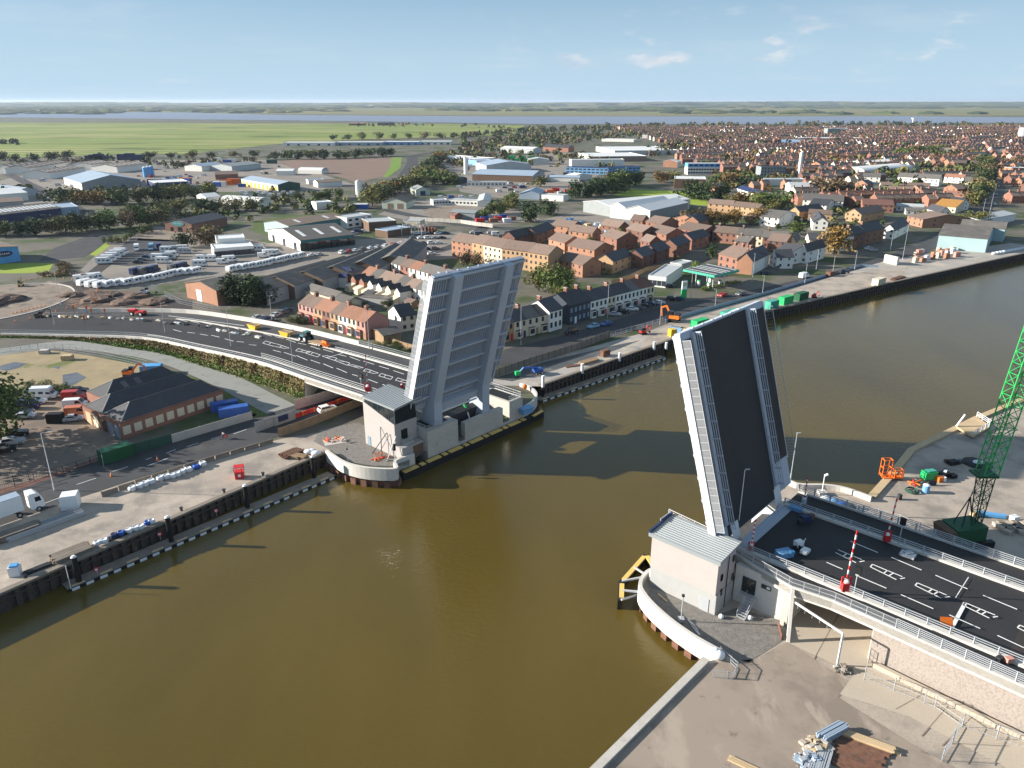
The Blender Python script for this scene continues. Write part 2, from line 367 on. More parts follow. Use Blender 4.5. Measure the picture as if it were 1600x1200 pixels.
ground_mix('embankment', [(.11, .105, .035), (.17, .125, .065), (.05, .085, .014)], [0, .3, .35], [0, (.42, .58), (.5, .62)])
# ------------------------------------------------------------------ setting: ground, water, roads
ZW = -3.0
WQ0 = G(0, 927); WQ1 = G(508, 706)
dW = (WQ1 - WQ0).normalized()
NQ = [G(842, 603), G(1055, 528), G(1200, 486), G(1400, 440), G(1600, 396)]
dN = (NQ[-1] - NQ[-2]).normalized(); NQ.append(NQ[-1] + dN * 900)
EQ0 = G(1106, 1034); EQ1 = G(940, 1200); EQ2 = EQ1 + (EQ1 - EQ0).normalized() * 60
FQ = [G(1362, 778), G(1396, 740), G(1424, 705), G(1526, 655), G(1600, 625)]
FQ.append(FQ[-1] + (FQ[-1] - FQ[-2]).normalized() * 150)
# knuckle outlines (river wall plan lines, top about 1 m above the quay)
WK = smooth_line([G(510, 703, 1), G(534, 719, 1), G(557, 727, 1), G(585, 731, 1), G(619, 731, 1), UV(-108.6, 84.5), UV(-108.2, 89)], 4)
WK2 = smooth_line([UV(-108.2, 121.9), UV(-108.9, 125.5), G(835, 623, 1), G(838, 614, 1), G(829, 604, 1), G(813, 598, 1)], 4)
EK = smooth_line([G(1026, 885, 1.2), G(1012, 892, 1.2), G(1003, 903, 1.2), G(1001, 915, 1.2), G(1008, 928, 1.2), G(1023, 945, 1.2), G(1052, 970, 1.2), G(1090, 996, 1.2), G(1127, 1016, 1.2)], 3)
EK2 = smooth_line([UV(-47.8, 112), G(1207, 741, 1), G(1245, 755, 1), G(1290, 757, 1), G(1322, 762, 1), G(1362, 776, 1)], 4)
def z0(p): return Vector((p.x, p.y, 0))
BIG = 30000
gw = [WQ0 - dW * 500, WQ1] + [z0(p) for p in WK] + [UV(-108.2, 101), UV(-108.2, 121)] + [z0(p) for p in WK2] + NQ + [Vector((BIG, NQ[-1].y + 3000, 0)), Vector((BIG, BIG, 0)), Vector((-BIG, BIG, 0)), Vector((-BIG, -300, 0))]
m = MB(); m.face(gw, 'town_ground'); struct('ground', m)
ge = [EQ2, EQ1, EQ0] + [z0(p) for p in EK[::-1]] + [UV(-48.6, 88), UV(-48.2, 100), UV(-47.8, 111)] + [z0(p) for p in EK2] + FQ + [Vector((420, 150, 0)), Vector((420, -160, 0)), Vector((EQ2.x, -160, 0))]
m = MB(); m.face(ge, 'quay_slab'); struct('east_quay_ground', m)
m = MB(); m.face([Vector((-700, -400, ZW)), Vector((1800, -400, ZW)), Vector((1800, 1800, ZW)), Vector((-700, 1800, ZW))], 'water'); struct('water', m)
def sheet(name, px, mt, z=.02, world=False, kind='structure'):
    m = MB(); pts = [Vector((p.x, p.y, z)) for p in (px if world else [G(*q) for q in px])]
    a = sum(pts[i].x * pts[(i + 1) % len(pts)].y - pts[(i + 1) % len(pts)].x * pts[i].y for i in range(len(pts)))
    if a < 0: pts.reverse()
    m.face(pts, mt); o = struct(name, m); o['kind'] = kind; return o
def ribbon(name, px, w, mt, z=.03, world=False):
    pts = smooth_line(px if world else [G(*q) for q in px], 5); pts = [Vector((p.x, p.y, z)) for p in pts]
    m = MB(); m.strip(offset(pts, -w / 2), offset(pts, w / 2), mt); return struct(name, m)
# far country
sheet('marsh', [(-900, 218), (-900, 193), (0, 191.5), (700, 194), (820, 196), (800, 211), (700, 214), (560, 218), (420, 226), (300, 240), (0, 246), (-400, 250)], 'marsh_mat' if 'marsh_mat' in MATS else 'lawn', .1)
sheet('far_marsh', [(-900, 174), (-900, 166), (800, 167.5), (2400, 167), (2400, 176), (1500, 181), (800, 181), (300, 177)], 'far_marsh_mat' if 'far_marsh_mat' in MATS else 'lawn', .2)
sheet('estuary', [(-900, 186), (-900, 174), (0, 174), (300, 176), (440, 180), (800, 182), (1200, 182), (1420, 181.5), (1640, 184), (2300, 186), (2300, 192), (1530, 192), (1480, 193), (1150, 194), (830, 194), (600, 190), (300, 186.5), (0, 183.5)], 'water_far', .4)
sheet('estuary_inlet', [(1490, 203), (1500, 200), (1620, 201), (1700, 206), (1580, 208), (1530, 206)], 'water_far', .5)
sheet('brown_field', [(432, 253), (470, 248), (612, 246), (610, 262), (602, 275), (560, 285), (520, 274), (470, 268)], 'brown_field', .05)
sheet('field_verge', [(612, 246), (628, 245), (626, 262), (606, 277), (598, 277), (609, 262)], 'lawn', .06)
sheet('sports_field', [(958, 305), (985, 295), (1062, 299), (1110, 309), (1172, 317), (1160, 323), (1090, 321), (1040, 312), (1000, 309)], 'lawn_bright', .05)
sheet('lawn', [(-40, 412), (84, 411), (76, 425), (40, 427), (-60, 428)], 'lawn_bright', .04)
sheet('verge', [(140, 398), (165, 380), (172, 384), (150, 400)], 'lawn_bright', .04)
sheet('yard_waste', [(395, 345), (520, 330), (560, 334), (440, 352), (430, 372), (395, 362)], 'rough_grass', .03)
sheet('industrial_yard', [(-200, 330), (60, 268), (170, 250), (430, 250), (560, 290), (470, 300), (300, 300), (130, 300), (60, 330), (-100, 380)], 'yard', .03)
sheet('depot_yard', [(590, 335), (650, 310), (800, 322), (850, 345), (760, 352), (640, 345)], 'yard', .03)
sheet('depot_slab', [(660, 326), (712, 322), (760, 334), (735, 345), (668, 341)], 'dirt', .05)
sheet('retail_yard', [(690, 255), (900, 236), (960, 262), (880, 300), (800, 312), (720, 300)], 'yard', .03)
sheet('caravan_yard', [(120, 428), (160, 388), (235, 352), (310, 360), (420, 380), (600, 372), (720, 362), (760, 400), (560, 415), (440, 430), (330, 432), (210, 450), (130, 452)], 'yard', .03)
sheet('caravan_tarmac', [(160, 412), (205, 372), (292, 376), (275, 408), (200, 416)], 'asphalt', .05)
sheet('pub_apron', [(222, 362), (260, 358), (306, 366), (296, 378), (214, 376)], 'dirt', .05)
sheet('shed_apron', [(84, 388), (140, 368), (178, 366), (150, 390), (132, 402), (60, 408)], 'asphalt', .05)
sheet('merchant_yard', [(840, 345), (905, 330), (1020, 348), (1040, 352), (985, 372), (895, 370)], 'yard', .04)
# roads
ribbon('bypass_road', [(612, 296), (630, 278), (644, 256), (650, 243), (700, 236), (800, 226)], 13, 'asphalt', .07)
ribbon('avenue', [(1448, 386), (1490, 362), (1526, 330), (1551, 300), (1554, 268), (1548, 246), (1540, 228)], 15, 'asphalt', .06)
ribbon('industrial_road', [(-60, 258), (0, 268), (50, 290), (110, 320), (140, 345)], 9, 'asphalt', .06)
ribbon('depot_road', [(440, 330), (560, 322), (640, 336), (730, 352), (830, 358), (870, 352)], 9, 'asphalt', .06)
ribbon('lane', [(560, 395), (650, 398), (720, 380), (760, 352)], 7, 'asphalt', .06)
# riverside road on the near (south) side, carried on under the bridge and along the far quay
RD_N = [(-60, 812), (60, 775), (180, 735), (300, 694), (360, 674), (455, 637), (560, 612)]
RD_L = [G(*q) for q in RD_N]
sh = offset(RD_L, 0)
sheet('riverside_road', [(-120, 800), (40, 762), (160, 718), (250, 690), (400, 650), (470, 626), (560, 606), (640, 590), (700, 575), (740, 560), (780, 548), (880, 524), (1020, 482), (1100, 466), (1180, 452), (1290, 428), (1400, 394), (1470, 362), (1500, 366), (1440, 400), (1330, 428), (1200, 462), (1060, 497), (1000, 514), (900, 541), (800, 568), (740, 585), (660, 612), (590, 632), (520, 650), (430, 684), (300, 722), (200, 752), (120, 780), (40, 812), (-80, 850)], 'asphalt', .03)
sheet('riverside_pavement', [(-120, 800), (40, 762), (160, 718), (250, 690), (400, 650), (400, 646), (250, 685), (160, 712), (40, 755), (-120, 790)], 'brick_dark', .05)
# quays
sheet('west_quay', [(-80, 955), (0, 926), (200, 840), (400, 753), (508, 707), (560, 690), (560, 665), (440, 686), (330, 714), (205, 752), (110, 783), (0, 822), (-90, 855)], 'quay_slab', .05)
sheet('knuckle_gravel', [(520, 706), (545, 722), (585, 729), (640, 728), (640, 700), (560, 660), (500, 672), (490, 690)], 'gravel', .06)
sheet('north_quay', [(760, 602), (842, 604), (1055, 529), (1200, 487), (1400, 441), (1600, 397), (1640, 388), (1580, 380), (1480, 392), (1390, 406), (1300, 432), (1200, 461), (1060, 499), (1010, 519), (905, 547), (800, 576), (740, 594)], 'quay_grey', .05)
sheet('north_quay_slab', [(1000, 545), (1055, 528.4), (1200, 486.5), (1400, 440.5), (1420, 418), (1320, 428), (1200, 463), (1060, 502), (1015, 520)], 'quay_slab', .07)
sheet('dark_patch', [(770, 592), (850, 566), (960, 540), (1000, 532), (960, 548), (850, 584), (800, 596)], 'quay_dark' if 'quay_dark' in MATS else 'asphalt', .08)  # darker, smoother strip laid on the quay beside the timber fence
# brick building yard, car park, wasteland
sheet('car_park', [(-80, 700), (0, 648), (45, 632), (110, 612), (150, 640), (190, 700), (160, 716), (60, 752), (-80, 796)], 'carpark_mat' if 'carpark_mat' in MATS else 'dirt', .04)
sheet('wasteland', [(-60, 620), (-60, 556), (0, 552), (60, 545), (140, 556), (235, 574), (270, 585), (200, 600), (110, 615), (50, 604), (0, 612)], 'sandy_grass', .04)
for i, q in enumerate([[(0, 572), (22, 566), (42, 568), (30, 575), (10, 580), (0, 578)], [(98, 586), (120, 582), (135, 590), (118, 600), (104, 606), (98, 598)], [(82, 574), (94, 572), (92, 577)]]):
    sheet('puddle', q, 'puddle' if 'puddle' in MATS else 'glass_pale', .06)
ribbon('cycle_path', [(-40, 556), (40, 545), (100, 539), (190, 546), (270, 562), (350, 594), (405, 622), (440, 640)], 7.5, 'path_grey' if 'path_grey' in MATS else 'pavement', .06)
sheet('path_verge', [(250, 572), (330, 600), (400, 634), (420, 650), (380, 655), (320, 628), (262, 596)], 'rough_grass', .05)
# roundabout and junction west of the bridge
sheet('roundabout_road', [(-120, 470), (0, 455), (70, 446), (122, 437), (160, 408), (176, 412), (132, 446), (150, 458), (205, 462), (300, 470), (300, 494), (190, 500), (107, 524), (0, 524), (-140, 520)], 'asphalt_brown', .05)
sheet('site_earth', [(84, 470), (140, 452), (200, 456), (262, 466), (262, 480), (185, 488), (130, 484)], 'site_mat' if 'site_mat' in MATS else 'dirt', .07)
sheet('splitter_island', [(58, 447), (76, 439), (112, 447), (122, 456), (80, 456), (60, 452)], 'dirt', .08)
m = MB(); c0 = G(-15, 473); m.face([c0 + Vector((25 * math.cos(a * R(12)), 30 * math.sin(a * R(12)), .09)) for a in range(30)], 'dirt'); struct('roundabout_island', m)
m = MB()
for a in range(40):
    p, q = [c0 + Vector((25.4 * math.cos(t * R(9)), 30.4 * math.sin(t * R(9)), .1)) for t in (a, a + 1)]; m.beam(p, q, .5, .25, 'concrete_white')
struct('roundabout_kerb', m)
# east quay surfaces
sheet('east_gravel', [(1008, 935), (1025, 905), (1118, 962), (1150, 950), (1215, 968), (1225, 1000), (1170, 1035), (1128, 1024), (1052, 974)], 'gravel', .03)
sheet('east_dirt', [(1230, 1003), (1330, 1068), (1310, 1090), (1420, 1160), (1600, 1260), (1600, 1330), (920, 1330), (948, 1200), (1112, 1036), (1180, 1030)], 'dirt_east' if 'dirt_east' in MATS else 'dirt', .03)
sheet('concrete_path', [(1228, 1003), (1232, 960), (1300, 920), (1400, 930), (1395, 990), (1470, 1060), (1700, 1170), (1700, 1290), (1600, 1215), (1420, 1120), (1312, 1085), (1335, 1053)], 'concrete_path', .05)
for i, (a, b) in enumerate([((1310, 960), (1272, 1030)), ((1450, 1080), (1400, 1108)), ((1500, 1082), (1440, 1150)), ((1540, 1100), (1472, 1165))]):
    m = MB(); p, q = G(*a, .055), G(*b, .055); m.beam(p, q, .12, .006, 'dirt'); struct('path_joint', m)
# ------------------------------------------------------------------ haze
mh = bpy.data.materials.new('haze'); mh.use_nodes = True; t = mh.node_tree; t.nodes.remove(t.nodes['Principled BSDF'])
pv = t.nodes.new('ShaderNodeVolumePrincipled'); pv.inputs['Color'].default_value = (.66, .78, .95, 1); pv.inputs['Density'].default_value = 3.8e-5; pv.inputs['Anisotropy'].default_value = .2
t.links.new(pv.outputs[0], t.nodes['Material Output'].inputs['Volume']); MATS['haze'] = mh
m = MB(); m.box((0, 14500, 47.2), (BIG * 2 + 400, 31200, 103.6), 'haze'); tag(struct('haze', m), kind='stuff')
# ------------------------------------------------------------------ quay walls
def zigzag(line, za, zb, pitch, dep, mt, mb):
    pts = resample(line, pitch); nn = offset(pts, dep); prof = []
    for i, (p, q) in enumerate(zip(pts, nn)):
        if i % 2 == 0: prof += [p, q]
        else: prof += [q, p]
    for a, b in zip(prof[:-1], prof[1:]):
        if (a - b).length > .01: mb.face([Vector((a.x, a.y, za)), Vector((b.x, b.y, za)), Vector((b.x, b.y, zb)), Vector((a.x, a.y, zb))], mt)
def wallstrip(line, th, za, zb, mt, mb):
    """solid wall, thickness to the left of travel"""
    o = offset(line, th); n = len(line)
    L = [Vector((p.x, p.y, 0)) for p in line]; Q = [Vector((p.x, p.y, 0)) for p in o]; z = lambda p, h: Vector((p.x, p.y, h))
    for i in range(n - 1):
        mb.hexa([z(L[i], za), z(L[i + 1], za), z(Q[i + 1], za), z(Q[i], za)], [z(L[i], zb), z(L[i + 1], zb), z(Q[i + 1], zb), z(Q[i], zb)], mt)
def quay_wall(line, label, side, cap='wood_grey', pitch=.8, capw=1.0, piles=True, ph=.5, m1='pile_steel'):
    """side=+1: water to the left of travel"""
    org = line[0]; t = thing('quay_wall', label, 'quay wall', (org.x, org.y, ZW - 1))
    b = MB(); zigzag(offset(line, .15 * side), ZW - 1, .02, pitch, ph * side, m1, b); part('sheet_piling', b, t)
    b = MB(); l2 = offset(line, .75 * side); wallstrip(l2, -side * capw, .03, .42, cap, b); part('cap_beam', b, t)
    if piles:
        b = MB(); wallstrip(offset(line, .5 * side), .3 * side, -1.0, -.7, 'pile_steel', b); part('waling', b, t)
    return t
quay_wall([WQ0 - dW * 60, WQ0, WQ1], 'long dark sheet piled quay wall with weathered cap below the sandy quay at lower left', -1)
quay_wall(NQ[:6], 'long dark sheet piled quay wall running away upriver beside the row of green containers', -1)
quay_wall([EQ0, EQ1, EQ2], 'concrete edged quay wall at the bottom centre below the brown earth yard', -1, cap='concrete', piles=False)
quay_wall(FQ[:5], 'quay wall with wide timber kerb beside the green crane yard', -1 if False else 1, cap='wood_pale', capw=1.4)
def river_wall(line, label, zt, side, th=.55):
    o = line[0]; t = thing('river_wall', label, 'river wall', (o.x, o.y, ZW - 1))
    b = MB(); wallstrip(offset(line, side * .25), -side * th, -1.6, zt, 'concrete_white', b); part('capping_wall', b, t)
    b = MB(); zigzag(line, ZW - 1, -1.55, 1.15, .75 * side, 'rust', b); part('sheet_piling', b, t)
    return t
river_wall(WK, 'curved white concrete river wall on rusty sheet piles in front of the glazed control tower', 1.0, -1)
river_wall(WK2, 'curved concrete river wall at the far end of the left pier beside the orange buoy', 1.0, -1)
river_wall(EK, 'curved white river wall on rusty sheet piles below the grey roofed plant building', 1.2, 1)
river_wall(EK2, 'curved pale river wall behind the right bridge deck beside the white lamp', 1.0, -1)
# ------------------------------------------------------------------ bascule piers
def bx(mb, u0, u1, v0, v1, z0_, z1_, mt, top=None): mb.prism([UV(u0, v0), UV(u1, v0), UV(u1, v1), UV(u0, v1)], z0_, z1_, mt, top)
t = thing('bascule_pier', 'pale concrete left bridge pier with two slots in its river face', 'bridge pier', UV(-112, 107, ZW - 1))
b = MB(); bx(b, -115.5, -108, 92.6, 101.2, ZW - 1, 4.6, 'concrete'); part('pier_block', b, t)
b = MB(); bx(b, -118, -108, 117.4, 121.9, ZW - 1, 3.8, 'concrete'); part('pier_block', b, t)
b = MB(); bx(b, -109.3, -108.003, 103.3, 115.2, -.8, 3.1, 'concrete'); part('front_wall', b, t)
b = MB(); bx(b, -109.3, -108.006, 101.2, 117.4, ZW - 1, -.8, 'concrete'); part('base_wall', b, t)
b = MB(); bx(b, -124, -122.5, 93, 118, ZW - 1, 5.2, 'concrete'); part('back_wall', b, t)
b = MB(); bx(b, -122.5, -109.3, 101.2, 117.4, -3.2, -2.9, 'dark_metal'); part('pit_floor', b, t)
b = MB(); bx(b, -122.5, -115.5, 92.6, 93.6, ZW, 5.2, 'concrete'); part('side_wall', b, t); b = MB(); bx(b, -122.5, -118, 120.6, 121.6, ZW, 5.2, 'concrete'); part('side_wall', b, t)
for v in (107.2, 111.8):
    b = MB(); b.tube(UV(-109.0, v - .8, 1.2), UV(-111.6, v, 4.4), .17, 'steel_white', 8); b.tube(UV(-111.2, v - .1, 4.0), UV(-112.2, v, 5.2), .3, 'yellow_green' if 'yellow_green' in MATS else 'green_paint', 8); part('hydraulic_ram', b, t)
def railing(mb, line, h=1.2, step=1.6, mt='galv', infill=True, bars=.16, r=.03, rails=2):
    """posts, rails and infill bars along a 3D line"""
    for a, b_ in zip(line[:-1], line[1:]):
        for k in range(rails + 1): mb.beam(a + Vector((0, 0, h * (1 - k / max(1, rails)) + .06 * (k == rails))), b_ + Vector((0, 0, h * (1 - k / max(1, rails)) + .06 * (k == rails))), .06, .06, mt)
    for p in resample(line, step): mb.beam(p, p + Vector((0, 0, h)), .08, .08, mt, Vector((1, 0, 0)))
    if infill:
        for p in resample(line, bars): mb.beam(p + Vector((0, 0, .1)), p + Vector((0, 0, h)), r, r, mt, Vector((1, 0, 0)))
b = MB(); railing(b, [UV(-115.4, 92.7, 4.6), UV(-108.2, 92.7, 4.6), UV(-108.2, 97.2, 4.6)], bars=.25); part('railing', b, t)
b = MB(); railing(b, [UV(-108.3, 117.6, 3.8), UV(-108.3, 121.7, 3.8), UV(-117.8, 121.7, 3.8)], bars=.25, mt='steel_white'); part('railing', b, t)
b = MB(); b.face([UV(-114, 93.5, 4.62), UV(-109.5, 93.5, 4.62), UV(-109.5, 99.8, 4.62), UV(-114, 99.8, 4.62)], 'black'); part('roof_felt', b, t)
b = MB(); b.face([UV(-117, 118, 3.82), UV(-108.8, 118, 3.82), UV(-108.8, 121.3, 3.82), UV(-117, 121.3, 3.82)], 'black'); part('roof_felt', b, t)
m = MB(); bx(m, -114.6, -113.6, 99.4, 100.6, 4.6, 6.4, 'concrete_white'); m.prism([UV(-117.6, 96.2), UV(-113.2, 96.2), UV(-113.2, 96.7), UV(-117.6, 96.7)], 4.6, 6.2, 'concrete_white'); part('upstand_wall', m, t)
t = thing('bascule_pier', 'right bridge pier walls under the raised dark road leaf', 'bridge pier', UV(-44, 100, ZW - 1))
b = MB(); bx(b, -48.4, -47.2, 89, 112, ZW - 1, 2.6, 'concrete'); part('front_wall', b, t)
b = MB(); bx(b, -38.4, -30, 89.7, 90.6, -.2, 6.0, 'concrete_white'); part('side_wall', b, t)
b = MB(); bx(b, -47.2, -31, 112.4, 113.4, -.2, 5.4, 'concrete'); part('side_wall', b, t)
b = MB(); bx(b, -31, -29.98, 88.95, 113.4, -.2, 5.2, 'concrete'); part('back_wall', b, t)
b = MB(); bx(b, -47.2, -31, 90.6, 112.4, -3.2, -2.9, 'dark_metal'); part('pit_floor', b, t)
b = MB(); bx(b, -37.2, -35.2, 89.55, 89.75, 2.2, 4.6, 'glass_dark'); part('doorway', b, t)
b = MB(); bx(b, -34.4, -33.0, 89.55, 89.75, 4.0, 4.6, 'glass_dark'); bx(b, -33.6, -33.1, 89.5, 89.8, 4.2, 4.55, 'white_paint'); part('vent_opening', b, t)
b = MB(); [b.beam(UV(-36.0, 88.9 - .32 * k, 2.1 - .24 * k), UV(-34.8, 88.9 - .32 * k, 2.1 - .24 * k), .3, .05, 'galv') for k in range(9)]
bx(b, -37.2, -34.8, 88.7, 89.5, 2.05, 2.15, 'galv')
for u in (-36.0, -34.8): b.beam(UV(u, 88.9, 3.1), UV(u, 86.2, 1.0), .05, .05, 'galv'); b.beam(UV(u, 88.9, 2.1), UV(u, 86.2, 0), .06, .2, 'galv'); b.beam(UV(u, 86.2, 0), UV(u, 86.2, 1.0), .05, .05, 'galv')
part('stair', b, t)
# ------------------------------------------------------------------ lifted leaves
def leaf(side, u_h, v0, v1, label):
    th = R(16.5); sd = (Vector((UA.x, UA.y, 0)) * (math.sin(th) * side) + Vector((0, 0, math.cos(th)))); nd = (UA * (-math.cos(th) * side) + Vector((0, 0, math.sin(th))))
    H0 = UV(u_h, 0, 6.7); Lf = 32.4
    def X(s, v, n): return H0 + sd * s + VB * v + nd * n
    t = thing('bridge_leaf', label, 'bridge leaf', UV(u_h, (v0 + v1) / 2, 6.7))
    def sb(mb, s0, s1, va, vb, n0, n1, mt):
        mb.hexa([X(s0, va, n0), X(s1, va, n0), X(s1, vb, n0), X(s0, vb, n0)], [X(s0, va, n1), X(s1, va, n1), X(s1, vb, n1), X(s0, vb, n1)], mt)
    g1, g2 = v0 + 4.6, v1 - 6.6; gw = 2.2
    b = MB(); sb(b, 1.5, Lf, v0 + .1, v1 - .1, -.3, -.02, 'steel_blue')
    v = v0 + .7
    while v < v1 - .6:
        if not (g1 - .2 < v < g1 + gw + .2 or g2 - .2 < v < g2 + gw + .2): sb(b, 3, Lf - .3, v, v + .16, -.72, -.3, 'steel_blue')
        v += .62
    part('deck_plate', b, t)
    b = MB(); sb(b, 1.2, Lf - .1, v0 + 3.7, v1 - 6.2, -.02, .05, 'asphalt_new'); part('road_surface', b, t)
    for a, c in ((v0 + .3, v0 + 2.8), (v1 - 5.2, v1 - .3)):
        b = MB(); sb(b, 3.2 if a == v0 + .3 else 6.5, Lf - .9, a, c, -.02, .12, 'asphalt_new'); part('footway', b, t)
    for a in (v0, v1 - .12):
        b = MB(); sb(b, 3.0 if a == v0 else 6, Lf + .05, a, a + .12, -1.0, .15, 'steel_white'); part('edge_fascia', b, t)
    for g in (g1, g2):
        prof = [(Lf, -.3), (Lf, -2.2), (4.0, -2.8), (-5.5, -5.4), (-5.5, -.6), (0.3, .1), (2.6, .1), (3.2, -.3)]
        n = len(prof); b = MB(); b.add([X(s, g, q) for s, q in prof] + [X(s, g + gw, q) for s, q in prof], [[i, (i + 1) % n, n + (i + 1) % n, n + i] for i in range(n)] + [list(range(n)), list(range(n, 2 * n))[::-1]], 'steel_white' if side < 0 else 'steel_blue')  # girder colour holds sun and shade: white on right leaf, blue grey on left
        part('main_girder', b, t)
    for k in range(9):
        s = Lf - .3 - 3.42 * k
        for va, vb, dn in ((v0 + .12, g1, .85), (g1 + gw, g2, 1.0), (g2 + gw, v1 - .12, .85)):
            if k == 8 and vb > g2: continue
            b = MB(); sb(b, s - .14, s + .14, va, vb, -.3 - dn, -.3, 'steel_blue'); sb(b, s - .25, s + .25, va, vb, -.36 - dn, -.3 - dn, 'steel_blue'); part('cross_beam', b, t)
    b = MB(); sb(b, -5.3, -1.6, g1 + gw, g2, -2.6, -1.0, 'slate'); part('counterweight', b, t)  # slate tone puts the shade of the pit into the steel colour
    b = MB(); sb(b, .6, 2.4, g1 + gw, g2, -1.9, -.5, 'steel_blue'); b.tube(X(.4, g1 + gw, -2.2), X(.4, g2 - .4, -2.2), .22, 'steel_white', 10); part('tail_beam', b, t)
    b = MB(); sb(b, Lf, Lf + .25, v0 + .3, v1 - .3, -.9, .05, 'steel_blue')
    for k in range(6): sb(b, Lf + .25, Lf + .4, v0 + 4 + k * 2.8, v0 + 4.3 + k * 2.8, -.35, .0, 'steel_blue')
    part('nose_plate', b, t)
    for vp in (v0 + 2.9, v1 - 6.1):                      # road parapets
        b = MB(); sb(b, 3.2, Lf - .2, vp, vp + .75, -.02, .38, 'steel_blue')
        for hh in (.75, 1.1, 1.45): sb(b, 2.6, Lf - .3, vp + .5, vp + .6, hh - .05, hh + .05, 'steel_blue')
        for k in range(12): sb(b, 3.4 + k * 2.6, 3.6 + k * 2.6, vp + .42, vp + .66, .38, 1.5, 'steel_blue')
        part('road_parapet', b, t)
    for vp, s0 in ((v0 + .12, 3.4), (v1 - .22, 6.6)):     # footway railings with vertical infill
        b = MB(); L2 = Lf - .8
        for hh, w in ((1.55, .08), (.12, .06)): sb(b, s0, L2, vp, vp + .08, hh, hh + w, 'galv')
        n = int((L2 - s0) / (.075 if vp < v0 + 1 else .5))
        for k in range(n + 1):
            s = s0 + (L2 - s0) * k / n; w = .03 if k % 15 and vp < v0 + 1 else .07
            if vp > v0 + 1: w = .02
            sb(b, s, s + w, vp + .02, vp + .05, .15, 1.55, 'galv')
        part('footway_railing', b, t)
    return t
leaf(1, -112.8, 91.0, 116.4, 'left raised bridge leaf showing its pale ribbed steel underside')
leaf(-1, -41.0, 89.0, 114.8, 'right raised bridge leaf showing its dark asphalt road surface')
# ------------------------------------------------------------------ fixed approaches
NW = [G(*q) for q in [(0, 522, .3), (107, 524, 1.0), (222, 528, 2.0), (300, 543, 3.2), (400, 565, 4.8), (475, 590, 5.8), (560, 618, 6.5), (625, 640, 6.7)]]
FW_ = [G(*q) for q in [(70, 488, .3), (190, 487, 1.0), (292, 489, 2.0), (370, 499, 3.2), (460, 515, 4.8), (540, 534, 5.8), (625, 556, 6.5), (680, 572, 6.7)]]
NW = smooth_line(NW, 4); FW_ = smooth_line(FW_, 4)
def fr(t, dz=0.0, A=None, B=None): return [a.lerp(b_, t) + Vector((0, 0, dz)) for a, b_ in zip(A or NW, B or FW_)]
def kerbwall(mb, L, w, h0, h1, mt):
    """solid strip following a 3D line: width to the left, h0..h1 above the line"""
    O = offset(L, w); k = Vector((0, 0, 1))
    for i in range(len(L) - 1):
        mb.hexa([L[i] + k * h0, L[i + 1] + k * h0, O[i + 1] + k * h0, O[i] + k * h0], [L[i] + k * h1, L[i + 1] + k * h1, O[i + 1] + k * h1, O[i] + k * h1], mt)
wb = thing('approach_bridge', 'left curved approach road bridge with white parapets on a planted embankment', 'bridge', NW[24])
i0 = 20
b = MB(); A_, B_ = NW[i0:], FW_[i0:]; dn = Vector((0, 0, -1.3))
for i in range(len(A_) - 1): b.hexa([A_[i] + dn, A_[i + 1] + dn, B_[i + 1] + dn, B_[i] + dn], [A_[i], A_[i + 1], B_[i + 1], B_[i]], 'concrete_white')
part('deck_slab', b, wb)
b = MB(); b.strip(fr(.11, .02), fr(.72, .02), 'asphalt_new'); part('carriageway', b, wb)
b = MB(); b.strip(fr(0.02, .03), fr(.10, .03), 'asphalt'); part('footway', b, wb)
b = MB(); b.strip(fr(.74, .03), fr(.98, .03), 'asphalt'); part('footway', b, wb)
b = MB(); kerbwall(b, fr(0, 0), .4, -1.0, .25, 'concrete_white'); part('edge_fascia', b, wb)
b = MB(); kerbwall(b, fr(.985, 0)[2:22], .4, -1, 1.3, 'concrete_white'); part('parapet_wall', b, wb)
b = MB(); kerbwall(b, fr(.985, 0)[21:], .4, -1, .35, 'concrete_white'); railing(b, fr(.99, .35)[21:], 1.1, 2.0); part('parapet_wall', b, wb)
b = MB(); kerbwall(b, fr(.105, 0)[8:], .25, 0, .14, 'concrete_white'); part('kerb', b, wb)
b = MB(); kerbwall(b, fr(.725, 0)[8:], .7, 0, .16, 'concrete_white'); part('kerb', b, wb)
b = MB(); railing(b, fr(.012, .25), 1.1, 2.6, bars=.3); part('railing', b, wb)
b = MB(); railing(b, fr(.13, .1)[16:], 1.0, 2.6, infill=False, mt='steel_white'); part('road_parapet', b, wb)
b = MB(); railing(b, fr(.735, .1)[20:], .9, 2.6, infill=False, mt='steel_white'); part('road_parapet', b, wb)
b = MB(); b.hexa([Vector((p.x, p.y, -.1)) for p in (NW[19], NW[20], FW_[20], FW_[19])], [p + dn for p in (NW[19], NW[20], FW_[20], FW_[19])], 'concrete_white'); part('abutment', b, wb)
k = Vector((0, 0, .05)); b = MB(); b.face([NW[28] + dn + k * 0, NW[27] + dn, NW[27] + Vector((0, 0, -4)), NW[28] + Vector((0, 0, -4))], 'concrete_white'); part('end_wall', b, wb)
# embankment under the approach
em = [G(*q) for q in [(-20, 527), (107, 531), (190, 543), (250, 552), (317, 572), (400, 598), (474, 625)]]
em = smooth_line(em, 5); up_ = [NW[min(20, int(i * 20 / (len(em) - 1)))] + Vector((0, 0, -.6)) for i in range(len(em))]
m = MB(); m.strip(em, up_, 'embankment'); m.strip([NW[i] + Vector((0, 0, -.03)) for i in range(21)], [FW_[i] + Vector((0, 0, -.03)) for i in range(21)], 'dirt')
m.strip([FW_[i] for i in range(21)], [Vector((FW_[i].x, FW_[i].y, -.1)) for i in range(21)], 'concrete_white'); struct('embankment', m)
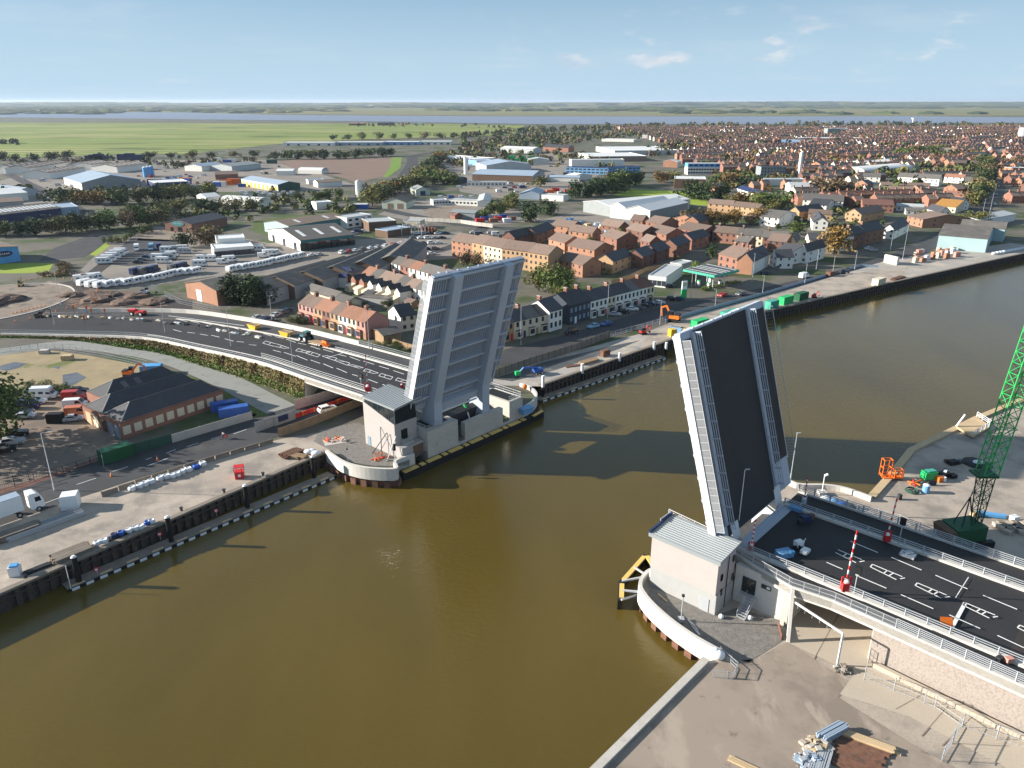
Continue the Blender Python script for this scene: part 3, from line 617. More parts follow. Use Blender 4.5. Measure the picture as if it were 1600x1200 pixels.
# east approach
ENu = [(-40.2, 91.2), (-36, 90.0), (-30, 88.7), (-24.8, 89.5), (-16.9, 89.3), (-9.6, 89.0), (-3.1, 88.8), (12, 88.4), (45, 88)]
def ze(u): return 6.5 - max(0, u + 30) * .012
eb = thing('approach_bridge', 'right straight approach road bridge with grey railings beside the stone faced wall', 'bridge', UV(-20, 102, 0))
EN = [UV(u, v, ze(u)) for u, v in ENu]; EF = [UV(u, 115.6, ze(u)) for u, v in ENu]
b = MB()
for i in range(len(EN) - 1): b.hexa([EN[i] + dn, EN[i + 1] + dn, EF[i + 1] + dn, EF[i] + dn], [EN[i], EN[i + 1], EF[i + 1], EF[i]], 'concrete_white')
part('deck_slab', b, eb)
def eline(v, dz=0): return [UV(u, v, ze(u) + dz) for u, _ in ENu]
b = MB(); b.strip(eline(93.2, .02), eline(109.3, .02), 'asphalt_new'); part('carriageway', b, eb)
b = MB(); b.strip([p + Vector((0, 0, .02)) for p in offset(EN, .4)], eline(92.3, .02), 'asphalt_new'); part('footway', b, eb)
b = MB(); b.strip(eline(110.4, .03), eline(115.2, .03), 'asphalt_new'); part('footway', b, eb)
b = MB(); b.face([UV(-5.5, 93.2, ze(-5.5) + .026), UV(60, 93.2, ze(60) + .02), UV(60, 109.3, ze(60) + .02), UV(-5.5, 109.3, ze(-5.5) + .026)], 'asphalt_brown'); part('older_surfacing', b, eb)
b = MB(); kerbwall(b, EN, .4, -1.0, .2, 'concrete_white'); part('edge_fascia', b, eb)
b = MB(); kerbwall(b, eline(115.2), .4, -1.0, .3, 'concrete_white'); part('edge_fascia', b, eb)
b = MB(); railing(b, [p + Vector((0, 0, .2)) for p in offset(EN, .15)[:5]], 1.25, 2.0, bars=.12); part('railing', b, eb)
def barrier(mb, L, h=1.1, n=4, step=2.6, w=.09, mt='galv'):
    for a, b_ in zip(L[:-1], L[1:]):
        for k in range(n): mb.beam(a + Vector((0, 0, h * (k + 1) / n)), b_ + Vector((0, 0, h * (k + 1) / n)), w, w, mt)
    for p in resample(L, step): mb.beam(p, p + Vector((0, 0, h + .05)), .14, .2, mt, Vector((1, 0, 0)))
b = MB(); barrier(b, [p + Vector((0, 0, .2)) for p in offset(EN, .2)[4:]], 1.3, 5); part('railing', b, eb)
for v in (92.35, 109.4):
    b = MB(); kerbwall(b, eline(v), .75, 0, .35 if v < 100 else .3, 'concrete_white'); part('plinth', b, eb)
    b = MB(); barrier(b, eline(v + .35, .33), .95, 3, mt='steel_blue' if v < 90 else 'galv'); part('road_parapet', b, eb)
b = MB(); barrier(b, eline(115.35, .3), 1.2, 4, 2.6, mt='galv'); part('railing', b, eb)
b = MB(); b.face([UV(-40.0, 93.3, 6.56), UV(-38.6, 93.3, 6.56), UV(-38.6, 109.3, 6.56), UV(-40.0, 109.3, 6.56)], 'steel_blue'); b.beam(UV(-40.1, 93.2, 6.75), UV(-40.1, 109.3, 6.75), .3, .4, 'steel_blue'); part('expansion_joint', b, eb)
b = MB(); bx(b, -19.5, -18.3, 90, 115.2, -.1, 5.1, 'concrete_white'); part('abutment', b, eb)
b = MB(); L = [UV(u, v - .02, 0) for u, v in ((-19.4, 89.9), (-9.6, 89.35), (-3.1, 89.1), (12, 88.7), (45, 88.3))]
for a, c in zip(L[:-1], L[1:]): b.face([a, c, c + Vector((0, 0, 5.4)), a + Vector((0, 0, 5.4))], 'stone_wall')
part('reinforced_wall', b, eb)
b = MB(); b.beam(G(1231, 1003) + Vector((0, 0, 0)), UV(-29.7, 88.55, 6.5), .45, .45, 'concrete_white'); part('column', b, eb)
b = MB(); kerbwall(b, [UV(u, v - .35, 0) for u, v in ((-18.5, 89.0), (-9.6, 88.4), (-3.1, 88.1), (12, 87.7), (45, 87.3))], .6, 0, .7, 'concrete_path'); part('base_kerb', b, eb)
# road markings: bars traced along the carriageways
def zw(px):
    X_ = [0, 110, 250, 340, 430, 500, 600, 650, 999]; Z_ = [.3, .8, 1.9, 3.0, 4.8, 5.8, 6.5, 6.7, 6.7]
    for i in range(8):
        if px <= X_[i + 1]: return lerp(Z_[i], Z_[i + 1], (px - X_[i]) / (X_[i + 1] - X_[i]))
def pix(p):
    v = p - Vector((0, 0, HC)); zc = v.dot(_fw); return 800 + F_PX * v.dot(_rt) / zc, 600 - F_PX * v.dot(_up) / zc
def deck_at(px, py):
    """point on the left approach seen at a pixel"""
    best = None
    for i in range(len(NW) - 1):
        for j in range(5):
            A0, B0 = NW[i].lerp(NW[i + 1], j / 5), FW_[i].lerp(FW_[i + 1], j / 5); (ax, ay), (bx_, by) = pix(A0), pix(B0)
            dx, dy = bx_ - ax, by - ay; f = ((px - ax) * dx + (py - ay) * dy) / (dx * dx + dy * dy); e_ = (ax + f * dx - px) ** 2 + (ay + f * dy - py) ** 2
            if best is None or e_ < best[0]: best = (e_, A0.lerp(B0, f))
    return best[1]
def mark(p, q, z, w=.16, name='road_marking'):
    if z is None: a, b_ = [deck_at(*k_) + Vector((0, 0, .05)) for k_ in (p, q)]
    else: a, b_ = G(p[0], p[1], z), G(q[0], q[1], z)
    m = MB(); m.beam(a, b_, w, .012, 'white_line'); o = struct(name, m); return o
def W4(x, y, ox=400, oy=380): return (ox + x / 4, oy + y / 4)
for x0, y0, x1, y1 in [(95, 670, 150, 690), (170, 692, 240, 713), (250, 715, 310, 735), (335, 740, 395, 762), (415, 765, 475, 790), (500, 795, 560, 818), (590, 825, 650, 850), (690, 857, 750, 880), (780, 890, 850, 915), (40, 570, 90, 585), (110, 588, 170, 605), (185, 610, 240, 625), (255, 630, 310, 645), (335, 652, 390, 668), (415, 673, 475, 690), (500, 698, 555, 713), (580, 720, 640, 740), (665, 747, 730, 765), (760, 775, 825, 797), (850, 805, 915, 826), (430, 720, 570, 682)]:
    p, q = W4(x0, y0), W4(x1, y1); mark(p, q, None, .18)
for x0, y0 in [(1075, 465), (1160, 478), (1240, 492), (1315, 505), (1395, 520), (1470, 538), (1545, 555), (1110, 402), (1185, 410), (1265, 420), (1345, 433), (1430, 447), (1510, 462)]:
    p = (x0 / 4, 400 + y0 / 4); mark(p, (p[0] + 13, p[1] + 3.2), None, .2)
mark((262, 494), (380, 509), None, .25)
for cx, cy in [(75, 633), (150, 655), (280, 682), (345, 700), (450, 722), (530, 752), (612, 780), (705, 812), (800, 842), (905, 872)]:
    p = W4(cx, cy); z = None; o1, o2 = (-9, -1), (8, 5)
    mark((p[0] - 11, p[1] - 1.5), (p[0] + 7, p[1] + 4), z, .16); mark((p[0] - 6, p[1] - 4), (p[0] + 12, p[1] + 1.5), z, .16); mark((p[0] - 11, p[1] - 1.5), (p[0] - 6, p[1] - 4), z, .16); mark((p[0] - 2, p[1] + 1), (p[0] + 2, p[1] - 1.2), z, .16); mark((p[0] + 7, p[1] + 4), (p[0] + 12, p[1] + 1.5), z, .16)
EZ = lambda x: ze(UA.dot(G(x, 900, 6.5))) + .05
def E6(x, y): return (1200 + x / 3, 800 + y / 3)
for s in [(35, 0, 145, 40), (200, 62, 305, 105), (385, 136, 515, 190), (578, 212, 720, 272), (785, 296, 935, 360), (1008, 390, 1168, 456), (215, 210, 350, 268), (425, 302, 555, 357), (623, 387, 775, 453), (850, 482, 995, 546), (1075, 578, 1220, 645), (30, 132, 120, 175), (330, 55, 378, 74), (210, 0, 290, 50)]:
    mark(E6(*s[:2]), E6(*s[2:]), 6.5, .17)
for s in [(925, 425, 860, 545)]: mark(E6(*s[:2]), E6(*s[2:]), 6.5, .45)
for s in [(940, 305, 880, 400), (330, 75, 175, 240), (340, 80, 185, 245)]: mark(E6(*s[:2]), E6(*s[2:]), 6.5, .1)
for x, y in [(300, 165), (490, 245), (700, 332), (925, 425), (1180, 530), (115, 92)]:
    for a in [((0, 0), (140, 58)), ((-10, 12), (112, 72)), ((0, 0), (-10, 12)), ((70, 29), (52, 42)), ((130, 68), (152, 64)), ((100, 40), (75, 55))]:
        mark(E6(x + a[0][0], y + a[0][1]), E6(x + a[1][0], y + a[1][1]), 6.5, .17)
# riverside road lines
for x in range(0, 20):
    f = x / 20; p = WQ0.lerp(WQ1, f); pass
for s in [((228, 718), (237, 715)), ((260, 708), (275, 702)), ((292, 698), (310, 692)), ((330, 686), (352, 679)), ((365, 678), (385, 671)), ((400, 666), (425, 658)), ((172, 738), (200, 729)), ((120, 757), (150, 747)), ((230, 728), (262, 716)), ((60, 790), (95, 777))]: mark(*s, .06, .14)
# ------------------------------------------------------------------ fenders
def fender(u, du, v0, v1, label, n=9, z=-1.4):
    t = thing('fender', label, 'fender', UV(u, (v0 + v1) / 2, ZW - 1)); s = 1 if du > 0 else -1
    b = MB(); bx(b, min(u, u + du), max(u, u + du), v0, v1, ZW - 1, z, 'black_fender'); part('fender_wall', b, t)
    v = v0 + .6; k = 0
    while v < v1 - 1:
        w = 3.6 if k % 2 == 0 else 1.1
        if v + w > v1 - .3: break
        b = MB(); a, c = sorted((u + du * .35, u + du * 1.06)); bx(b, a, c, v, v + w, z + .0, z + .22, 'yellow_pale'); part('timber_cap', b, t); v += w + .75; k += 1
    return t
fender(-108, 1.5, 84.5, 123.5, 'long black fender with yellow timber caps along the left pier')
def fender_arm(pts, label, z=-1.4, braces=()):
    t = thing('fender', label, 'fender', pts[0])
    b = MB(); wallstrip(pts, .55, ZW - 1, z, 'black_fender', b); part('fender_wall', b, t)
    for a, c in zip(pts[:-1], pts[1:]):
        b = MB(); d = (c - a).normalized(); b.beam(a + d * .6 + Vector((0, 0, z + .11 - a.z)), c - d * .6 + Vector((0, 0, z + .11 - c.z)), .7, .22, 'yellow_pale'); part('timber_cap', b, t)
    for p, q in braces:
        b = MB(); b.beam(p, q, .25, .25, 'galv'); part('brace', b, t)
fender_arm([G(616, 741, -1.2), UV(-106.9, 84.3)], 'black fender arm with yellow cap at the near corner of the left pier')
fender_arm([UV(-106.8, 123.7), G(850, 641, -1.2)], 'short black fender arm with yellow cap at the far corner of the left pier')
f1, f2, f3, f4 = G(971, 937, -1.2), G(972, 908, -1.2), G(977, 893, -1.2), G(1009, 866, -1.2)
fender_arm([f1, f2, f4, UV(-49.8, 89)], 'angled black fender with yellow caps standing out in front of the plant building', braces=[(f1.lerp(f2, .5), G(1001, 925, -.8)), (f1, G(995, 930, -2)), (f2, G(1003, 902, -.8)), (f4.lerp(f2, .5), G(1006, 896, -.8))])
# ------------------------------------------------------------------ control tower
t = thing('control_tower', 'bridge control tower with glazed cabin and sloping grey metal roof on the left pier', 'control tower', UV(-114, 88, 0))
u0, u1, v0, v1 = -121, -111, 86.6, 92.4
b = MB(); bx(b, u0, -109.0, v0, v1, -.3, 2.6, 'cladding_beige'); part('base_storey', b, t)
b = MB(); q = lambda u, v, z: UV(u, v, z)
b.hexa([q(u0, v0 - .02, 2.6), q(u1, v0 - .02, 2.6), q(u1, v1, 2.6), q(u0, v1, 2.6)], [q(u0, v0 - .02, 9.7), q(u1, v0 - .02, 7.2), q(u1, v1, 7.2), q(u0, v1, 9.7)], 'cladding_beige'); part('wall', b, t)
b = MB(); b.hexa([q(u0 + .4, v0 + .1, 9.6), q(u1 - .05, v0 + .1, 7.15), q(u1 - .05, v1 - .1, 7.15), q(u0 + .4, v1 - .1, 9.6)], [q(u0 + .4, v0 + .1, 10.7), q(u1 - .05, v0 + .1, 10.7), q(u1 - .05, v1 - .1, 10.7), q(u0 + .4, v1 - .1, 10.7)], 'glass_dark'); part('window', b, t)
for k in range(6):
    u = u0 + 1.5 + k * 1.7; b = MB(); b.beam(q(u, v0 + .06, 9.7 - (u - u0) * .25), q(u, v0 + .06, 10.7), .12, .08, 'galv'); part('mullion', b, t)
b = MB(); b.beam(q(u1 - .02, 86.75, 7.3), q(u1 - .02, 86.75, 10.7), .15, .15, 'galv'); part('mullion', b, t)
b = MB(); b.hexa([q(-120.4, 86.0, 10.7), q(-110.0, 86.0, 10.7), q(-110.0, 93.0, 11.5), q(-120.4, 93.0, 11.5)], [q(-120.4, 86.0, 11.1), q(-110.0, 86.0, 11.1), q(-110.0, 93.0, 11.9), q(-120.4, 93.0, 11.9)], 'roof_metal')
for k in range(16):
    u = -120.2 + k * .68; b.beam(q(u, 86.0, 11.13), q(u, 93.0, 11.93), .06, .1, 'roof_pale')
part('roof', b, t)
b = MB(); bx(b, -111, -110.9, 88.2, 89.8, 3.4, 5.6, 'glass_dark'); part('balcony_door', b, t)
b = MB(); bx(b, -111, -109.8, 88, 90.4, 2.6, 2.9, 'concrete'); railing(b, [q(-110.9, 88, 2.9), q(-109.9, 88, 2.9), q(-109.9, 90.3, 2.9), q(-110.9, 90.3, 2.9)], 1.0, 1, bars=.2); part('balcony', b, t)
b = MB(); bx(b, -109.02, -108.95, 89.5, 92.2, -.2, 2.2, 'brick_brown'); part('shutter', b, t)
b = MB(); bx(b, -120.2, -119.2, 86.52, 86.58, 0, 2.1, 'glass_pale'); part('door', b, t)
# ------------------------------------------------------------------ plant building
t = thing('plant_building', 'tall windowless pale plant building with grey ribbed metal roof beside the right leaf', 'building', UV(-43, 87, 0))
u0, u1, v0, v1 = -49.2, -38.5, 84.5, 89.5
b = MB(); bx(b, u0, u1, v0, v1, -.2, 3.3, 'render_grey'); part('base_storey', b, t)
b = MB(); bx(b, u0 - .1, u1 - .12, v0 - .12, v1, 3.3, 8.7, 'cladding_beige'); part('wall', b, t)
b = MB(); b.hexa([q(u0 - .5, v0 - .5, 8.5), q(u1 + .3, v0 - .5, 8.5), q(u1 + .3, v1 + .6, 9.3), q(u0 - .5, v1 + .6, 9.3)], [q(u0 - .5, v0 - .5, 9.1), q(u1 + .3, v0 - .5, 9.1), q(u1 + .3, v1 + .6, 9.6), q(u0 - .5, v1 + .6, 9.6)], 'roof_metal')
for k in range(11):
    v = v0 - .1 + k * .5; z = 9.13 + (v - v0 + .5) / 6.1 * .5; b.beam(q(u0 + .2, v, z), q(u1 + .3, v, z), .07, .1, 'roof_pale')
part('roof', b, t)
b = MB(); b.beam(q(u0 - .35, v0 - .5, 9.25), q(u0 - .35, v1 + .6, 9.75), .3, .35, 'navy'); part('verge_trim', b, t)
b = MB(); bx(b, -40.9, -39.5, 84.42, 84.52, -.1, 2.2, 'galv'); part('door', b, t)
for v, z in ((88.6, 6.8), (85.4, 5.2), (85.7, 2.6), (88.9, 3.6)):
    b = MB(); bx(b, u1 - .1, u1 + .03, v, v + .5, z, z + 1.0, 'glass_dark'); part('window', b, t)
b = MB(); b.tube(q(u1 + .05, 87.2, 0), q(u1 + .05, 87.2, 8.6), .07, 'navy', 6); part('downpipe', b, t)
b = MB(); barrier(b, [q(u0 - 1, v1 + .9, 9.0), q(-38.8, v1 + .9, 8.2)], 1.0, 3, 2.2, .07, 'steel_white'); part('roof_railing', b, t)
b = MB(); b.hexa(*[[q(u, v, z) for u, v in ((u0 - .6, 87.2), (u0 - .5, 87.2), (u0 - .5, 89.4), (u0 - .6, 89.4))] for z in (8.5, 10.0)], 'galv'); part('ladder_gate', b, t)
# ------------------------------------------------------------------ buildings
CAMXY = Vector((0, 0, HC))
def building(name, label, cat, a, b, c, h, roof='gable', rise=1.8, axis='x', wall='render_white', roofm='slate', front=None, side=None, over=.3,
             win=None, sidewin=None, doors=None, chim=None, group=None, sky=0, parapet=0, z=0.0, skym='roof_white', base=None, depth=None, roofkids=None):
    """a, b: ground pixels of the front face (left, right); c: ground pixel on the back side, or depth in metres"""
    A = a if isinstance(a, Vector) else G(*a, z); B = b if isinstance(b, Vector) else G(*b, z)
    ex = (B - A); w = ex.length; ex.normalize(); ey = Vector((-ex.y, ex.x, 0))
    if ey.dot(A) < 0 and depth is None and not isinstance(c, (int, float)): pass
    if isinstance(c, (int, float)): d = c
    else: d = (G(*c, z) - B).dot(ey)
    if d < 0: ey = -ey; d = -d
    t = thing(name, label, cat, A, 0, group)
    def X(x, y, zz): return A + ex * x + ey * y + Vector((0, 0, zz))
    wl = MB(); front = front or wall; side = side or wall; bb = [X(0, 0, -.2), X(w, 0, -.2), X(w, d, -.2), X(0, d, -.2)]
    tt = [X(0, 0, h), X(w, 0, h), X(w, d, h), X(0, d, h)]
    wl.face([bb[0], bb[1], tt[1], tt[0]], front); wl.face([bb[2], bb[3], tt[3], tt[2]], wall)
    lft, rgt = [bb[3], bb[0], tt[0], tt[3]], [bb[1], bb[2], tt[2], tt[1]]
    if roof in ('gable', 'barrel') and axis == 'x':
        lft.insert(3, X(0, d / 2, h + rise)); rgt.insert(3, X(w, d / 2, h + rise))
    if roof in ('gable',) and axis == 'y':
        wl.face([tt[0], tt[1], X(w / 2, 0, h + rise)], front); wl.face([tt[2], tt[3], X(w / 2, d, h + rise)], wall)
    wl.face(lft, side); wl.face(rgt, side)
    if roof == 'flat': wl.face(tt, roofm)
    part('wall', wl, t)
    r = MB(); o = over; th = .22
    def slab(p):
        p = [Vector(x) for x in p]; n = (p[1] - p[0]).cross(p[2] - p[0]).normalized()
        if n.z < 0: n = -n
        r.hexa([x + n * .02 for x in p], [x + n * (th + .02) for x in p], roofm)
    if roof == 'gable':
        if axis == 'x':
            k = rise / (d / 2); slab([X(-o, -o, h - o * k), X(w + o, -o, h - o * k), X(w + o, d / 2, h + rise), X(-o, d / 2, h + rise)])
            slab([X(w + o, d + o, h - o * k), X(-o, d + o, h - o * k), X(-o, d / 2, h + rise), X(w + o, d / 2, h + rise)])
        else:
            k = rise / (w / 2); slab([X(-o, d + o, h - o * k), X(-o, -o, h - o * k), X(w / 2, -o, h + rise), X(w / 2, d + o, h + rise)])
            slab([X(w + o, -o, h - o * k), X(w + o, d + o, h - o * k), X(w / 2, d + o, h + rise), X(w / 2, -o, h + rise)])
    elif roof == 'hip':
        m_ = min(w, d) / 2; P4 = [X(-o, -o, h), X(w + o, -o, h), X(w + o, d + o, h), X(-o, d + o, h)]
        if w > d: r1, r2 = X(m_, d / 2, h + rise), X(w - m_, d / 2, h + rise); F_ = [[P4[0], P4[1], r2, r1], [P4[1], P4[2], r2], [P4[2], P4[3], r1, r2], [P4[3], P4[0], r1]]
        else: r1, r2 = X(w / 2, m_, h + rise), X(w / 2, d - m_, h + rise); F_ = [[P4[0], P4[1], r1], [P4[1], P4[2], r2, r1], [P4[2], P4[3], r2], [P4[3], P4[0], r1, r2]]
        for f in F_: r.face(f, roofm)
        r.face(P4[::-1], roofm)
    elif roof == 'mono':
        slab([X(-o, -o, h), X(w + o, -o, h), X(w + o, d + o, h + rise), X(-o, d + o, h + rise)])
        wl2 = MB(); wl2.face([tt[2], tt[3], X(0, d, h + rise), X(w, d, h + rise)], wall); wl2.face([tt[1], tt[2], X(w, d, h + rise)], side); wl2.face([tt[3], tt[0], X(0, d, h + rise)], side); part('upper_wall', wl2, t)
    elif roof == 'barrel':
        N_ = 8; pr = [(d * (1 - math.cos(math.pi * i / N_)) / 2, h - .2 + rise * math.sin(math.pi * i / N_)) for i in range(N_ + 1)]
        r.strip([X(0, y, zz) for y, zz in pr], [X(w, y, zz) for y, zz in pr], roofm); r.face([X(0, y, zz) for y, zz in pr], side); r.face([X(w, y, zz) for y, zz in pr], side)
    elif roof == 'flat':
        pw = .35; ph = parapet or .3
        for p, q_ in ((X(0, pw / 2, h), X(w, pw / 2, h)), (X(0, d - pw / 2, h), X(w, d - pw / 2, h)), (X(pw / 2, pw, h), X(pw / 2, d - pw, h)), (X(w - pw / 2, pw, h), X(w - pw / 2, d - pw, h))):
            r.beam(p + Vector((0, 0, ph / 2)), q_ + Vector((0, 0, ph / 2)), pw + .06, ph, roofm if not parapet else front)
    ro = part('roof', r, t)
    # skylight panels
    if sky:
        if roof == 'gable' and axis == 'x': fn = lambda f, g: (f * w, g * d / 2, rise / (d / 2), ex, (ey * (d / 2) + Vector((0, 0, rise))).normalized(), d / 2)
        for i in range(sky):
            b_ = MB(); f = (i + .5) / sky
            if roof == 'gable' and axis == 'x':
                for_y = (ey * (d / 2) + Vector((0, 0, rise))); n = ex.cross(for_y).normalized(); n = n if n.z > 0 else -n
                p0 = X(f * w, d * .12, h + rise * .24) + n * (th + .06); e2 = for_y * .5; e1 = ex * min(.9, w / sky * .35)
            elif roof == 'gable':
                sgn = -1 if (X(0, d / 2, 0) - CAMXY).dot(-ex) < 0 else 1
                for_y = (ex * (w / 2) + Vector((0, 0, rise))); n = for_y.cross(ey).normalized(); n = n if n.z > 0 else -n
                p0 = X(w * .10, f * d, h + rise * .2) + n * (th + .06); e2 = for_y * .6; e1 = ey * min(.9, d / sky * .35)
            else:
                n = Vector((0, 0, 1)); p0 = X(f * w, d * .2, h + .12); e2 = ey * d * .6; e1 = ex * min(.9, w / sky * .35)
            b_.hexa([p0 - e1, p0 + e1, p0 + e1 + e2, p0 - e1 + e2], [x + n * .08 for x in (p0 - e1, p0 + e1, p0 + e1 + e2, p0 - e1 + e2)], skym)
            s_ = link('skylight', b_.mesh('skylight', WL[ro.name]), ro)
    def wins(face, spec):
        rows, cols, ww, wh, zb, dz, wm = (list(spec) + ['glass_window'])[:7]
        o0, e, L, nn = {'f': (X(0, 0, 0), ex, w, -ey), 'r': (X(w, 0, 0), ey, d, ex), 'l': (X(0, d, 0), -ey, d, -ex), 'b': (X(w, d, 0), -ex, w, ey)}[face]
        if (CAMXY - o0).dot(nn) < 0: return
        me = None
        for j in range(rows):
            for i in range(cols):
                p = o0 + e * (L * (i + .5) / cols) + Vector((0, 0, zb + j * dz)) + nn * .03
                if me is None:
                    wb_ = MB(); k = Vector((0, 0, 1)); x0 = -e * ww / 2; x1 = e * ww / 2
                    wb_.hexa([x0, x1, x1 - nn * .02 + nn * .04, x0 - nn * .02 + nn * .04], [x0 + k * wh, x1 + k * wh, x1 + k * wh + nn * .02, x0 + k * wh + nn * .02], wm)
                    me = wb_.mesh('window')
                ob = link('window', me, t); ob.location = p - A
    if win: wins('f', win); wins('b', win)
    if sidewin: wins('r', sidewin); wins('l', sidewin)
    if doors:
        for f, dw, dh, dm in doors:
            b_ = MB(); p = X(f * w, -.03, 0); b_.hexa([p - ex * dw / 2, p + ex * dw / 2, p + ex * dw / 2 - ey * .05, p - ex * dw / 2 - ey * .05], [x + Vector((0, 0, dh)) for x in (p - ex * dw / 2, p + ex * dw / 2, p + ex * dw / 2 - ey * .05, p - ex * dw / 2 - ey * .05)], dm)
            part('door', b_, t)
    if chim:
        for fx, fy in chim:
            zz = h + rise * (1 - abs(fy - .5) * 2) if axis == 'x' else h + rise * (1 - abs(fx - .5) * 2)
            b_ = MB(); p = X(fx * w, fy * d, zz); b_.box(p + Vector((0, 0, .4)), (.8, 1.3, 1.8), 'brick_red', math.atan2(ex.y, ex.x)); b_.box(p + Vector((0, 0, 1.36)), (.95, 1.45, .12), 'concrete', math.atan2(ex.y, ex.x))
            for s_ in (-.3, .3): b_.tube(p + ey * s_ + Vector((0, 0, 1.4)), p + ey * s_ + Vector((0, 0, 1.8)), .13, 'tile_orange', 6)
            part('chimney', b_, ro)
    t['_'] = 0; del t['_']
    return t, X, w, d
def terrace(name_label, px, n, depth, h, rise, walls, roofs, group, bays=True, yard=None, cat='house', sidewall='brick_red', flip=False):
    """n houses between two ground pixels, each a thing of its own"""
    A, B = G(*px[0]), G(*px[1]); out = []
    for i in range(n):
        a, b = A.lerp(B, i / n), A.lerp(B, (i + 1) / n); wm = walls[i % len(walls)]; rm = roofs[i % len(roofs)]
        lab = name_label(i)
        t, X, w, d = building('terraced_house', lab, cat, a, b, depth, h, 'gable', rise, 'x', wm, rm, side=sidewall if i in (0, n - 1) else wm, over=.0 if 0 < i < n - 1 else .02,
                              win=(2, 2 if not bays else 1, 1.0, 1.5, 1.0, 2.7) if not bays else (1, 2, .95, 1.5, 3.7, 2), chim=[(.98 if i % 2 == 0 else .02, .5)], group=group, doors=[(.8, .9, 2.1, ['render_dark', 'red', 'navy', 'wood'][i % 4])])
        if bays:
            b_ = MB(); p = X(w * .32, -.35, 1.35); rz = math.atan2((b - a).y, (b - a).x); b_.box(p, (2.0, .7, 2.5), wm, rz); b_.box(p + Vector((0, 0, 1.35)), (2.2, .9, .2), rm, rz)
            q_ = X(w * .32, -.72, 1.5); b_.box(q_, (1.7, .06, 1.5), 'glass_window', rz); part('bay_window', b_, t)
        out.append((t, X, w, d))
    return out
C3 = lambda x, y: (800 + x / 4, 330 + y / 4)
C2 = lambda x, y: (400 + x / 4, 130 + y / 4)
C1 = lambda x, y: (x / 4, 130 + y / 4)
C4 = lambda x, y: (1200 + x / 4, 130 + y / 4)
C5 = lambda x, y: (1200 + x / 4, 330 + y / 4)
C3a = lambda x, y: (800 + x / 4, 130 + y / 4)
# --- riverside terraces
terrace(lambda i: f'cream bay fronted terraced house with dark roof, {ORD[i]} from the raised left leaf', [(762, 541), (862, 516)], 5, 9, 5.4, 2.6, ['render_cream', 'brick_ochre', 'render_cream', 'render_cream', 'render_cream'], ['slate', 'tile_grey'], 'riverside terrace by the quay fence')
building('terraced_house', 'tall white end house with blue framed windows between cream terrace and dark pub', 'house', (858, 519), (878, 513), 10, 6.6, 'gable', 2.8, 'x', 'render_white', 'slate', win=(2, 3, 1.0, 1.7, 1.2, 3.0, 'glass_window'), chim=[(.1, .5)])
building('pub', 'dark blue grey rendered corner pub at the end of the white riverside terrace', 'pub', (889, 508), (922, 498), 11, 6.4, 'gable', 3.0, 'x', 'render_dark', 'slate', win=(2, 5, 1.0, 1.5, 1.0, 2.9, 'glass_pale'), doors=[(.3, 1.1, 2.2, 'white_paint')], chim=[(.4, .5), (.9, .5)])
terrace(lambda i: f'white rendered terraced house, {ORD[i]} from the dark pub along the river road', [(922, 498), (1021, 471)], 8, 9, 5.8, 2.5, ['render_white', 'render_white', 'render_cream', 'render_white', 'render_white'], ['slate', 'slate', 'slate', 'slate', 'slate', 'tile_grey', 'brick_dark', 'brick_dark'], 'white riverside terrace beside the petrol station')
# --- pink terrace beside the approach
terrace(lambda i: f'{["red", "pink", "buff", "brown brick", "buff", "white", "cream", "pink"][i]} bay fronted house, {ORD[i]} from left beside the approach road', [(468, 499), (572, 531)], 8, 9, 5.2, 2.5,
        ['render_pink', 'render_pink', 'brick_ochre', 'brick_red', 'brick_ochre', 'render_white', 'render_cream', 'render_pink'], ['tile_brown', 'tile_brown', 'tile_orange', 'tile_orange', 'tile_brown', 'tile_orange', 'tile_orange', 'tile_orange'], 'pink and buff terrace beside the approach road', sidewall='render_pink')
hs = terrace(lambda i: f'house with rear extension, {ORD[i]} from left behind the back gardens', [(566, 449), (664, 478)], 7, 8, 5.2, 2.4, ['brick_red', 'render_white', 'render_cream', 'render_white', 'render_white', 'render_cream', 'render_white'],
             ['tile_orange', 'tile_grey', 'tile_brown', 'tile_brown', 'tile_grey', 'tile_brown', 'tile_grey'], 'orange and grey roofed terrace behind the allotments', bays=False)
for i, (t, X, w, d) in enumerate(hs):
    if i > 5: continue
    b_ = MB(); W2, L2, hh = 3.2, 5.2, 4.4; x0 = .6; k = Vector((0, 0, 1)); wm = ['brick_red', 'brick_red', 'render_white', 'render_white', 'render_cream', 'render_white'][i]
    P_ = [X(x0, -L2, 0), X(x0 + W2, -L2, 0), X(x0 + W2, 0, 0), X(x0, 0, 0)]; b_.hexa(P_, [p + k * hh for p in P_], wm)
    b_.face([P_[0] + k * hh, P_[1] + k * hh, X(x0 + W2 / 2, -L2, hh + 1.5)], wm)
    part('rear_extension', b_, t); b_ = MB()
    for sx in (-.15, W2 + .15): b_.face([X(x0 + sx, -L2 - .2, hh - .1), X(x0 + W2 / 2, -L2 - .2, hh + 1.55), X(x0 + W2 / 2, .5, hh + 1.55), X(x0 + sx, .5, hh - .1)], 'slate')
    part('extension_roof', b_, t)
    b_ = MB(); P_ = [X(x0, -L2 - 3, 0), X(x0 + W2, -L2 - 3, 0), X(x0 + W2, -L2 - .05, 0), X(x0, -L2 - .05, 0)]; b_.hexa(P_, [P_[0] + k * 2.2, P_[1] + k * 2.2, P_[2] + k * 3, P_[3] + k * 3], 'render_cream'); part('lean_to', b_, t)
